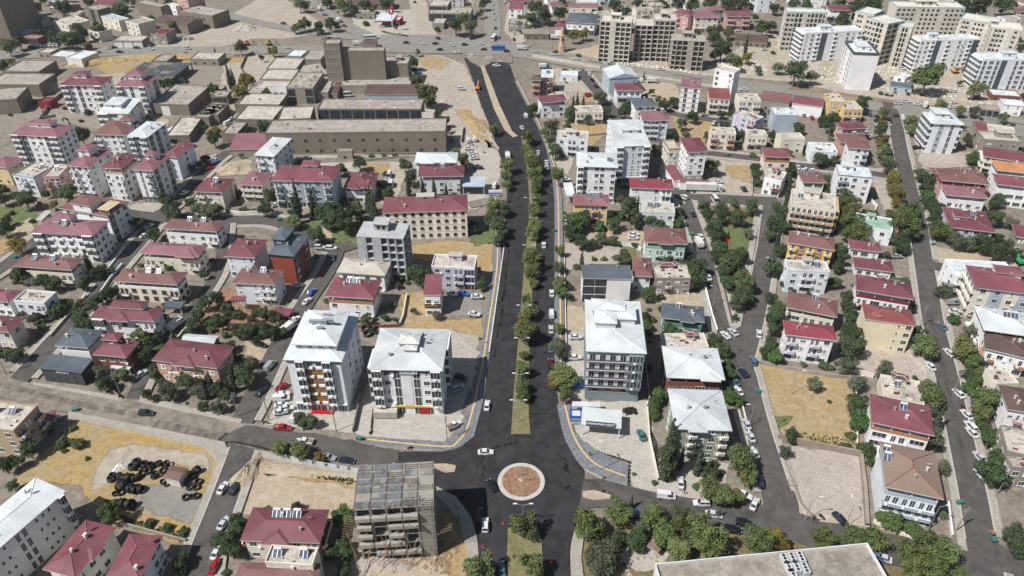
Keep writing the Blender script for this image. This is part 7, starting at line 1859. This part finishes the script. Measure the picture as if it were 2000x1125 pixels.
heap('white_bags', 234, 913, 1.6, 2.4, 1.0, paint('d0cdc6', .8, .3, .3), 'white plastic bags beside the black pipe coils', 'heap', 12, rz=-.6)
heap('rubble_heap', 1795, 695, 5, 9, 1.4, RUBB, 'stone rubble heap beside the east avenue', 'heap', 13)
heap('rubble_heap', 1735, 165, 14, 6, 2, RUBB, 'grey rubble heap before the narrow slab block', 'heap', 14)
heap('rubble_heap', 1610, 125, 16, 6, 2, DUST, 'pale rubble heap before the new flats', 'heap', 15)
heap('rubble_heap', 740, 1100, 9, 3, 1.0, RUBB, 'timber and rubble heap at the foot of the half built frame', 'heap', 16)
# loose stones, weeds and straw: nobody could count them
def scatter(name, m, polys, n, smin, smax, seed, flat=.6, hh=None):
    rnd = random.Random(seed); b = MB()
    for s in polys:
        P = world(pts_of(s)); xs = [p[0] for p in P]; ys = [p[1] for p in P]; k = 0; tries = 0
        while k < n and tries < n * 6:
            tries += 1; x, y = rnd.uniform(min(xs), max(xs)), rnd.uniform(min(ys), max(ys)); ins = False
            for i in range(len(P)):
                a, c = P[i], P[i - 1]
                if (a[1] > y) != (c[1] > y) and x < (c[0] - a[0]) * (y - a[1]) / (c[1] - a[1]) + a[0]: ins = not ins
            if not ins: continue
            k += 1; r = rnd.uniform(smin, smax) * (rnd.random() ** 1.5 * .8 + .4)
            if hh: # tuft
                for _ in range(3):
                    t = rnd.uniform(0, 6.28); dx, dy = r * math.cos(t), r * math.sin(t); b.poly([(x - dx * .4, y - dy * .4, .05), (x + dx * .4, y + dy * .4, .05), (x + dx + rnd.uniform(-.2, .2), y + dy, hh * rnd.uniform(.5, 1.2)), (x - dx, y - dy + rnd.uniform(-.2, .2), hh * rnd.uniform(.4, 1))])
            else:
                a = rnd.uniform(0, 6.28); n0 = len(b.v); zt = r * flat * 2
                for i in range(4): t = a + i * 1.57 + rnd.uniform(-.3, .3); b.v.append((x + r * math.cos(t), y + r * math.sin(t), .03))
                for i in range(4): t = a + i * 1.57 + rnd.uniform(-.3, .3); b.v.append((x + r * .6 * math.cos(t), y + r * .6 * math.sin(t), .06 + zt * rnd.uniform(.6, 1)))
                for i in range(4): j = (i + 1) % 4; b.f.append((n0 + i, n0 + j, n0 + 4 + j, n0 + 4 + i)); b.m.append(0)
                b.f.append((n0 + 4, n0 + 5, n0 + 6, n0 + 7)); b.m.append(0)
    o = put(name, b.mesh(name, [m])); o['kind'] = 'stuff'
STONE = paint('b5a998', .9, .3, .3); STONEL = paint('cfc8bc', .9, .2, .2)
scatter('loose_stones', STONEL, ['1525,868 1682,890 1690,1030 1560,1000', '1680,672 1780,682 1815,720 1815,745 1672,720'], 1100, .05, .2, 1)
scatter('loose_stones', STONE, ['880,650 935,655 925,700 885,700', '1105,475 1210,480 1210,520 1105,530'], 400, .08, .25, 2)
scatter('site_debris', STONEL, ['1540,120 1760,150 1740,180 1560,150', '1700,100 1780,120 1760,160 1690,140', '1760,150 2000,180 2000,215 1780,190', '1160,112 1300,132 1400,150 1180,125', '1400,100 1500,120 1500,150 1400,140'], 420, .3, 1.0, 3)
scatter('loose_planks', paint('85705a', .9, .3, .3), ['700,1070 860,1045 900,1110 720,1120', '840,1060 900,1060 880,1120 840,1120'], 160, .3, .9, 4, .1)
TUFT = foliage('straw', (.55, .43, .24), (.6, .5, .32)); WEED = foliage('weeds', (.10, .13, .05), (.15, .17, .07))
scatter('dry_grass', TUFT, ['150,822 420,873 445,890 395,1020 230,1010 20,945', '1485,712 1662,742 1668,880 1535,858 1515,820', '785,575 830,570 850,625 940,625 935,650 790,640', '880,470 960,478 960,530 800,500'], 450, .15, .35, 5, hh=.14)
scatter('weeds', WEED, ['1530,840 1668,860 1668,885 1540,868', '600,915 700,935 700,950 520,915', '230,1005 380,1050 365,1062 250,1030'], 260, .2, .5, 6, hh=.6)
# black pipe coils on the golden lot
CO_M = paint((.012, .012, .013), .55, .2, .15, spec=.4)
def coil_mesh(seed):
    b = MB(); rnd = random.Random(seed); n, k = 18, 6
    for lay in range(3):
        z = -.32 + .32 * lay; Rm = 1.0 + rnd.uniform(-.05, .05); r = .2; off = len(b.v)
        for i in range(n):
            a = 2 * math.pi * i / n
            for j in range(k):
                t = 2 * math.pi * j / k; q = Rm + r * math.cos(t); b.v.append((q * math.cos(a), q * math.sin(a), z + r * math.sin(t)))
        for i in range(n):
            for j in range(k):
                i2, j2 = (i + 1) % n, (j + 1) % k; b.f.append((off + i * k + j, off + i2 * k + j, off + i2 * k + j2, off + i * k + j2)); b.m.append(0)
    return b.mesh('pipe_coil', [CO_M], True)
CM = [coil_mesh(i) for i in range(2)]; rnd = random.Random(21); CN_ = [0]
def coil(zx, zy, r, stand=None, z=0, lab='flat'):
    zx += rnd.uniform(-9, 9); zy += rnd.uniform(-9, 9); r *= rnd.uniform(.8, 1.1)
    px, py = tile('A3', zx, zy); Rm = r / 3.99 / scale_at(px, py) / 1.6; p = G(px, py, z + (Rm if stand is not None else .5 * Rm))
    o = put('pipe_coil', rnd.choice(CM), None, (p.x, p.y, z + (Rm * 1.18 if stand is not None else .55 * Rm)), 0, Rm)
    o.rotation_euler = (rnd.uniform(-.12, .12), rnd.uniform(-.12, .12), rnd.uniform(0, 6)) if stand is None else (R(90) + rnd.uniform(-.3, .3), 0, R(stand) + rnd.uniform(-.35, .35))
    tag(o, lab, 'pipe coil', 'coils of black pipe on the golden lot')
for i in range(7): coil(935 + i * 24, 350 + i * 2, 48, 80, 0, 'black pipe coil standing in the upper tunnel row')
for i in range(7): coil(930 + i * 26, 420 + i * 6, 50, 75, 0, 'black pipe coil standing in the middle tunnel row')
for i in range(5): coil(900 + i * 30, 558 + i * 2, 55, 85, 0, 'black pipe coil standing in the lowest row by the tree')
for x, y, r in ((1065, 245, 52), (1030, 280, 50), (1125, 265, 45), (1175, 265, 45), (1235, 255, 42), (1285, 265, 42), (1110, 315, 40), (1160, 320, 40), (1200, 350, 45), (1270, 300, 40), (870, 360, 45), (890, 475, 40), (935, 480, 38), (830, 550, 36), (1060, 450, 45)):
    coil(x, y, r, None, 0, 'black pipe coil lying flat in the left arc of the heap'); 
    if r > 41: coil(x + 4, y - 14, r * .95, None, .9, 'black pipe coil on top of another in the left arc')
for x, y, r in ((1270, 385, 40), (1305, 410, 42), (1530, 310, 58), (1500, 340, 45), (1440, 390, 45), (1490, 425, 42), (1545, 400, 40), (1480, 440, 42), (1540, 440, 42), (1450, 520, 40), (1490, 505, 42), (1525, 495, 40)):
    coil(x, y, r, None if r != 58 else 60, 0, 'black pipe coil round the small brown roofed hut')
for x, y, r in ((860, 330, 38), (910, 320, 34), (875, 370, 36), (940, 355, 22)):
    px, py = tile('B2', x, y); p = G(px, py); o = put('pipe_coil', CM[0], None, (p.x, p.y, .5), 0, r / 4 / scale_at(px, py) / 1.2); tag(o, 'thin black pipe coil on the ground between the tall blocks', 'pipe coil', 'thin coils between the tall blocks')
house('small hut with brown roof among black coils', tile('A3', 1270, 362), tile('A3', 1392, 385), tile('A3', 1468, 285), 3, 1, 'G', 'cfcdc8', '6f5348', '', '', 'oh=.3', 'hut')
# tyres set along the pavement edge of the car wash
b = MB(); n, k = 10, 5
for i in range(n):
    a = 2 * math.pi * i / n
    for j in range(k): t_ = 2 * math.pi * j / k; q = .36 + .15 * math.cos(t_); b.v.append((q * math.cos(a), q * math.sin(a), .15 + .15 * math.sin(t_)))
for i in range(n):
    for j in range(k): i2, j2 = (i + 1) % n, (j + 1) % k; b.f.append((i * k + j, i2 * k + j, i2 * k + j2, i * k + j2)); b.m.append(0)
TYM = b.mesh('tyre', [TYRE])
for pts, st, lab in (('575,100 640,150 720,185 800,205 860,225 915,245', .95, 'black tyre in the curved row above the slate pavement'), ('912,245 910,330 905,420', 1.3, 'black tyre in the short row ending at the street'), ('1075,0 1110,80 1130,170 1135,260', .9, 'black tyre in the row along the garden wall')):
    P = resample([Vector(v) for v in world([tile('C3', *q) for q in pts_of(pts)])], st)
    for i, p in enumerate(P):
        o = put('tyre', TYM, None, (p.x, p.y, .16), 0, 1.05); tag(o, lab, 'tyre', lab.replace('black tyre', 'tyres'))
rnd = random.Random(4)
for i in range(34):
    px, py = tile('C2', 870 + rnd.uniform(0, 100), 950 + rnd.uniform(0, 45)); p = G(px, py); o = put('tyre', TYM, None, (p.x, p.y, .12 + .3 * rnd.randrange(3)), 0, 1.0); o.rotation_euler = (rnd.uniform(-.6, .6), rnd.uniform(-.6, .6), 0); tag(o, 'black tyre in the pile beside the car wash canopy', 'tyre', 'tyres in the pile by the car wash')
# skips
b = MB()
for sx in (-1, 1): b.quad((sx * .95, -.55, .15), (sx * .95, .55, .15), (sx * 1.05, .6, 1.1), (sx * 1.05, -.6, 1.1))
for sy in (-1, 1): b.quad((-.95, sy * .55, .15), (.95, sy * .55, .15), (1.05, sy * .6, 1.1), (-1.05, sy * .6, 1.1))
b.quad((-.95, -.55, .15), (.95, -.55, .15), (.95, .55, .15), (-.95, .55, .15)); b.box(-1.1, 1.1, -.66, .66, 1.1, 1.22); SKM = b.mesh('bin_body', [paint('3c7068', .6)]); b = MB(); b.tube((-.8, -.5, .1), (-.8, .5, .1), .1); b.tube((.8, -.5, .1), (.8, .5, .1), .1); SKW = b.mesh('bin_wheels', [TYRE])
for t_, x, y in (('A2', 597, 970), ('B3', 805, 70), ('B1', 185, 607), ('C1', 1685, 100), ('C1', 1395, 720), ('C1', 335, 695), ('D1', 1285, 800), ('D3', 1485, 570), ('C2', 1915, 825), ('D1', 10, 750), ('A1', 120, 900), ('C0', 1195, 860)):
    p = G(*tile(t_, x, y)); o = empty('rubbish_skip', (p.x, p.y, ZB), rnd.uniform(-.5, .5)); o.scale = (.8, .8, .8); put('bin_body', SKM, o); put('bin_wheels', SKW, o); tag(o, 'green metal rubbish skip by the ' + nearest_site((p.x, p.y))[0], 'skip', 'green skips on the streets')
# play equipment in the triangular park
p = G(*tile('C1', 1660, 740)); t = empty('play_slide', (p.x, p.y, 0), .3); b = MB(); b.box(-.7, .7, -.7, .7, 1.5, 1.65); 
for x in (-.65, .65):
    for y in (-.65, .65): b.tube((x, y, 0), (x, y, 3.0), .08)
put('tower', b.mesh('tower', [paint('c9a12c', .5)]), t); b = MB(); b.tube((-.2, 0, 3.9), (0, 0, 2.9), .1, 1.2, 4); put('tower_roof', b.mesh('tower_roof', [paint('2fae4a', .5)]), t)
b = MB(); b.quad((-.5, -.7, 1.6), (.5, -.7, 1.6), (.5, -3.4, .2), (-.5, -3.4, .2)); b.box(-.55, -.45, -3.4, -.7, .2, .3); put('slide', b.mesh('slide', [paint('c23322', .4)]), t); b = MB(); b.quad((.7, -.5, 1.6), (.7, .5, 1.6), (3.2, .5, .2), (3.2, -.5, .2)); put('slide', b.mesh('slide', [paint('d8761f', .4)]), t)
tag(t, 'red and orange slide tower in the triangular park', 'slide')
p = G(*tile('C3', 1135, 900)); t = empty('park_shelter', (p.x, p.y, 0), R(-38)); put('roof', roof_mesh(3.2, 6.5, 2.7, .2, 'g', [metal_roof('7a5f52'), GREYP, GREYP]), t)
for x in (-1.3, 1.3):
    for y in (-2.9, 2.9): b = MB(); b.tube((x, y, 0), (x, y, 2.5), .08); put('post', b.mesh('post', [WOODP]), t)
tag(t, 'brown roofed park shelter on the paved clearing', 'shelter')
p = G(*tile('C3', 1025, 888)); t = empty('picnic_table', (p.x, p.y, 0), R(-60)); b = MB(); b.box(-1, 1, -.4, .4, .7, .78); put('table_top', b.mesh('table_top', [WOODP]), t)
for y in (-.8, .8): b = MB(); b.box(-1, 1, y - .15, y + .15, .4, .46); put('bench', b.mesh('bench', [WOODP]), t)
b = MB(); b.box(-.8, -.7, -.8, .8, 0, .7); b.box(.7, .8, -.8, .8, 0, .7); put('frame', b.mesh('frame', [GREYP]), t); tag(t, 'brown picnic table beside the park shelter', 'picnic table')
b = MB(); p = G(*tile('C3', 1035, 1080)); q = [(p.x + 4.2 * math.cos(a * .393) , p.y + 3.2 * math.sin(a * .393)) for a in range(16)]; sheet('pond', glass((.05, .03, .02), 'pond_water', .08), q, .12)
for i, (x, y) in enumerate(q):
    o = heap('rock', *px_of((x, y, 0)), .7, .55, .7, paint('b3aa9c', .9, .3), 'pale rock on the rim of the brown park pond', 'rock', i); o['group'] = 'rocks round the park pond'
# roundabout: lamp stub, blocks of stone
heap('rock', 1018, 941, 1.0, .9, 1.3, paint('b5b2ac', .9, .2), 'white stone in the middle of the roundabout', 'rock', 50)
p = G(1023, 947); t = empty('sign_post', (p.x, p.y, ZB + .2), .3); b = MB(); b.tube((0, 0, 0), (0, 0, 4.2), .07); put('post', b.mesh('post', [GREYP]), t); b = MB(); b.box(-.9, .9, -.04, .04, 3.4, 3.9); put('crossbar', b.mesh('crossbar', [GREYP]), t); tag(t, 'grey post with crossbar standing on the red roundabout soil', 'post')
# traffic cones, people
b = MB(); b.tube((0, 0, .05), (0, 0, .75), .2, .03, 8); b.box(-.24, .24, -.24, .24, 0, .06); CNM = b.mesh('traffic_cone', [paint('d0402a', .5)])
for x, y in ((944, 1071), (958, 1090), (983, 1025), (1017, 1099), (1077, 1101)):
    p = G(x, y); o = put('traffic_cone', CNM, None, (p.x, p.y, ZB), 0, 1.2); tag(o, 'orange traffic cone by the ' + nearest_site((p.x, p.y))[0], 'cone', 'cones on the boulevard')
def person_mesh(shirt, legs, stride):
    v = [(0, 0, .95), (0, 0, 1.2), (0, 0, 1.45), (0, 0, 1.56), (0, 0, 1.72), (.1, stride * .5, .5), (.11, stride, .04), (-.1, -stride * .5, .5), (-.11, -stride, .04), (.2, 0, 1.42), (.27, -stride * .5, 1.12), (.27, -stride * .7 + .08, .88), (-.2, 0, 1.42), (-.27, stride * .5, 1.12), (-.27, stride * .7 + .08, .88), (.11, stride + .14, .03), (-.11, -stride + .14, .03)]
    e = [(0, 1), (1, 2), (2, 3), (3, 4), (0, 5), (5, 6), (0, 7), (7, 8), (2, 9), (9, 10), (10, 11), (2, 12), (12, 13), (13, 14), (6, 15), (8, 16)]
    rr = [.15, .14, .16, .06, .11, .08, .055, .08, .055, .07, .05, .035, .07, .05, .035, .04, .04]
    me = bpy.data.meshes.new('person'); me.from_pydata(v, e, []); o = bpy.data.objects.new('tmp', me); COL.objects.link(o)
    mod = o.modifiers.new('Skin', 'SKIN')
    for i, s in enumerate(me.skin_vertices[0].data): s.radius = (rr[i], rr[i]); s.use_root = i == 0
    o.modifiers.new('S', 'SUBSURF').levels = 1
    dg = bpy.context.evaluated_depsgraph_get(); me2 = bpy.data.meshes.new_from_object(o.evaluated_get(dg)); bpy.data.objects.remove(o)
    me2.name = 'person'; me2.materials.clear()
    for m in (shirt, legs, paint('8a5f48', .7), paint('1a1512', .8)): me2.materials.append(m)
    for p in me2.polygons:
        z = p.center.z; p.material_index = 3 if z > 1.72 else 2 if z > 1.5 or (z < 1.0 and abs(p.center.x) > .22) else 0 if z > .98 else 1
    return me2
PM = [person_mesh(paint('a8262a', .8), paint('2a2f3a', .8), .2), person_mesh(paint('23262b', .8), paint('2a2f3a', .8), .25), person_mesh(paint('b9bcc0', .8), paint('3a3f4a', .8), .12), person_mesh(paint('d0742a', .8), paint('2a2f3a', .8), .15)]
for x, y, k, lab in ((1178, 935, 0, 'person in a red shirt on the slate pavement edge'), (895, 1015, 1, 'person in dark clothes walking on the curved pavement'), (1336, 964, 0, 'person in a red shirt beside the paved yard trees'), (837, 912, 0, 'person in a red shirt by the small traffic island'), (1003, 1090, 0, 'person in a red shirt on the lower median'), (1100, 432, 1, 'person in dark clothes on the right boulevard pavement'), (1152, 890, 1, 'person in dark clothes near the curved tyre row'), (936, 182, 3, 'person in an orange vest on the unfinished carriageway'), (940, 212, 1, 'person in dark clothes on the unfinished carriageway'), (1010, 387, 3, 'person in an orange vest on the left carriageway'), (1325, 140, 1, 'person in dark clothes walking beside the highway'), (1880, 798, 0, 'person in a red shirt riding along the east avenue'), (820, 977, 2, 'person in a pale shirt on the shuttering deck'), (812, 1033, 2, 'person in a pale shirt on a lower floor of the half built frame'), (1978, 168, 3, 'person in an orange vest by the site huts')):
    z = {820: 19.7, 812: 13.2}.get(x, ZB + .1); p = G(x, y, z); o = put('person', PM[k], None, (p.x, p.y, z), (x * 7 % 6)); tag(o, lab, 'person')
# motorbikes
def moto(px, py, deg, lab):
    p = G(px, py); t = empty('motorbike', (p.x, p.y, ZB), R(deg))
    for x in (-.65, .65): put('wheel', WHEEL, t, (x, 0, .3), scale=(.3, .5, .3))
    b = MB(); loft(b, [(-.8, .6, .8, .1), (-.3, .45, .82, .16), (.2, .4, .9, .17), (.6, .6, .95, .08)]); put('body', b.mesh('body', [PLASTIC]), t); b = MB(); b.tube((.6, -.35, 1.05), (.6, .35, 1.05), .03); b.tube((.65, 0, .3), (.55, 0, 1.05), .04); put('handlebar', b.mesh('handlebar', [GREYP]), t)
    tag(t, lab, 'motorbike')
moto(*tile('D3', 410, 680), 120, 'black motorbike lying by the navy car on the rubble lot'); moto(*tile('D3', 350, 690), 60, 'dark motorbike at the foot of the rubble lot lamp'); moto(*tile('B3', 1205, 145), 20, 'dark motorbike beside the slate pavement kerb'); moto(*tile('D2', 1505, 945), 100, 'red riders motorbike on the east avenue'); moto(*tile('B2', 80, 1070), 10, 'white motorbike on the forecourt corner')
# diggers
def digger(px, py, deg, col, lab):
    p = G(px, py); t = empty('excavator', (p.x, p.y, ZB), R(deg)); y_ = paint(col, .5)
    for s in (-1, 1): b = MB(); b.box(-1.9, 1.9, s * 1.1 - .3, s * 1.1 + .3, 0, .8); put('track', b.mesh('track', [TYRE]), t)
    b = MB(); b.box(-1.9, 1.1, -1.2, 1.2, .95, 1.9); put('body', b.mesh('body', [y_]), t); b = MB(); b.box(-.2, 1.2, -1.15, -.1, 1.9, 3.0); put('cab', b.mesh('cab', [CGL]), t)
    b = MB(); b.tube((1.0, .4, 1.6), (3.4, .4, 4.2), .28, seg=4); put('boom', b.mesh('boom', [y_]), t); b = MB(); b.tube((3.4, .4, 4.2), (5.0, .4, 1.6), .2, seg=4); put('arm', b.mesh('arm', [y_]), t); b = MB(); b.box(4.5, 5.4, -.1, .9, .7, 1.6); put('bucket', b.mesh('bucket', [PLASTIC]), t)
    tag(t, lab, 'excavator')
digger(*tile('D0', 1460, 575), 5, 'd98a1a', 'yellow excavator before the scaffolded flats'); digger(*tile('B0', 105, 355), 10, 'c98a2a', 'yellow excavator on the verge by the mill road'); digger(*tile('B0', 1735, 705), 80, 'd07a1a', 'orange excavator on the unfinished carriageway'); digger(*tile('B0', 1690, 310), 20, '3a3c40', 'dark excavator at the north junction corner'); digger(*tile('A0', 1930, 355), 10, 'c07a2a', 'orange excavator on the dirt lot by the highway'); digger(*tile('D1', 1960, 940), 90, '2f9e5a', 'green and yellow machine at the east edge')
# kiosk of the car wash, porch container
house('blue kiosk with three windows at the car wash', tile('C2', 455, 1012), tile('C2', 538, 1012), tile('C2', 538, 960), 3, 1, 'F', '2456a8', 'b9bcbf', 'www', '', '', 'kiosk')
house('white roofed kiosk in the west park', tile('A1', 285, 592), tile('A1', 332, 600), tile('A1', 402, 545), 3, 1, 'M', 'a8a49a', 'a8a49a', '', '', '', 'kiosk')
# ---------------------------------------------------------------- one label for one thing: add the place in the row where looks do not decide
ORD = ['first', 'second', 'third', 'fourth', 'fifth', 'sixth', 'seventh', 'eighth', 'ninth', 'tenth', 'eleventh', 'twelfth', 'thirteenth', 'fourteenth', 'fifteenth', 'sixteenth', 'seventeenth', 'eighteenth', 'nineteenth', 'twentieth']
by = {}
for o, p in THINGS: by.setdefault(o['label'], []).append((o, p))
for lab, L in by.items():
    if len(L) < 2 or len(L) > 20: continue
    xs = [p[0] for o, p in L]; ys = [p[1] for o, p in L]
    if max(xs) - min(xs) >= .6 * (max(ys) - min(ys)): L.sort(key=lambda t: t[1][0]); side = 'from left'
    else: L.sort(key=lambda t: -t[1][1]); side = 'from front'
    for i, (o, p) in enumerate(L): o['label'] = lab + ', ' + (ORD[i] if i < len(ORD) else str(i + 1) + 'th') + ' ' + side
for o, p in THINGS:                                  # keep every label within sixteen words
    for wd in ('small ', 'tall ', 'grey green ', 'dark green ', 'bright green ', 'yellowish green ', 'olive green ', 'low green '):
        if len(o['label'].split()) > 16 and o['label'].startswith(wd): o['label'] = o['label'][len(wd):]
    if len(o['label'].split()) > 16: print('LONG', o.name, o['label'])
# dry summer air over the town
b = MB(); b.box(-1500, 1500, -300, 1900, -1.2, CAMH + 4); hz = put('haze', b.mesh('haze', [])); hz['kind'] = 'stuff'
m = bpy.data.materials.new('haze_air'); m.use_nodes = True; t_ = m.node_tree; t_.nodes.clear(); mo = t_.nodes.new('ShaderNodeOutputMaterial'); pv = t_.nodes.new('ShaderNodeVolumePrincipled')
pv.inputs['Density'].default_value = 0.00009; pv.inputs['Color'].default_value = (.93, .95, 1, 1); pv.inputs['Anisotropy'].default_value = .3
t_.links.new(pv.outputs[0], mo.inputs['Volume']); hz.data.materials.append(m)
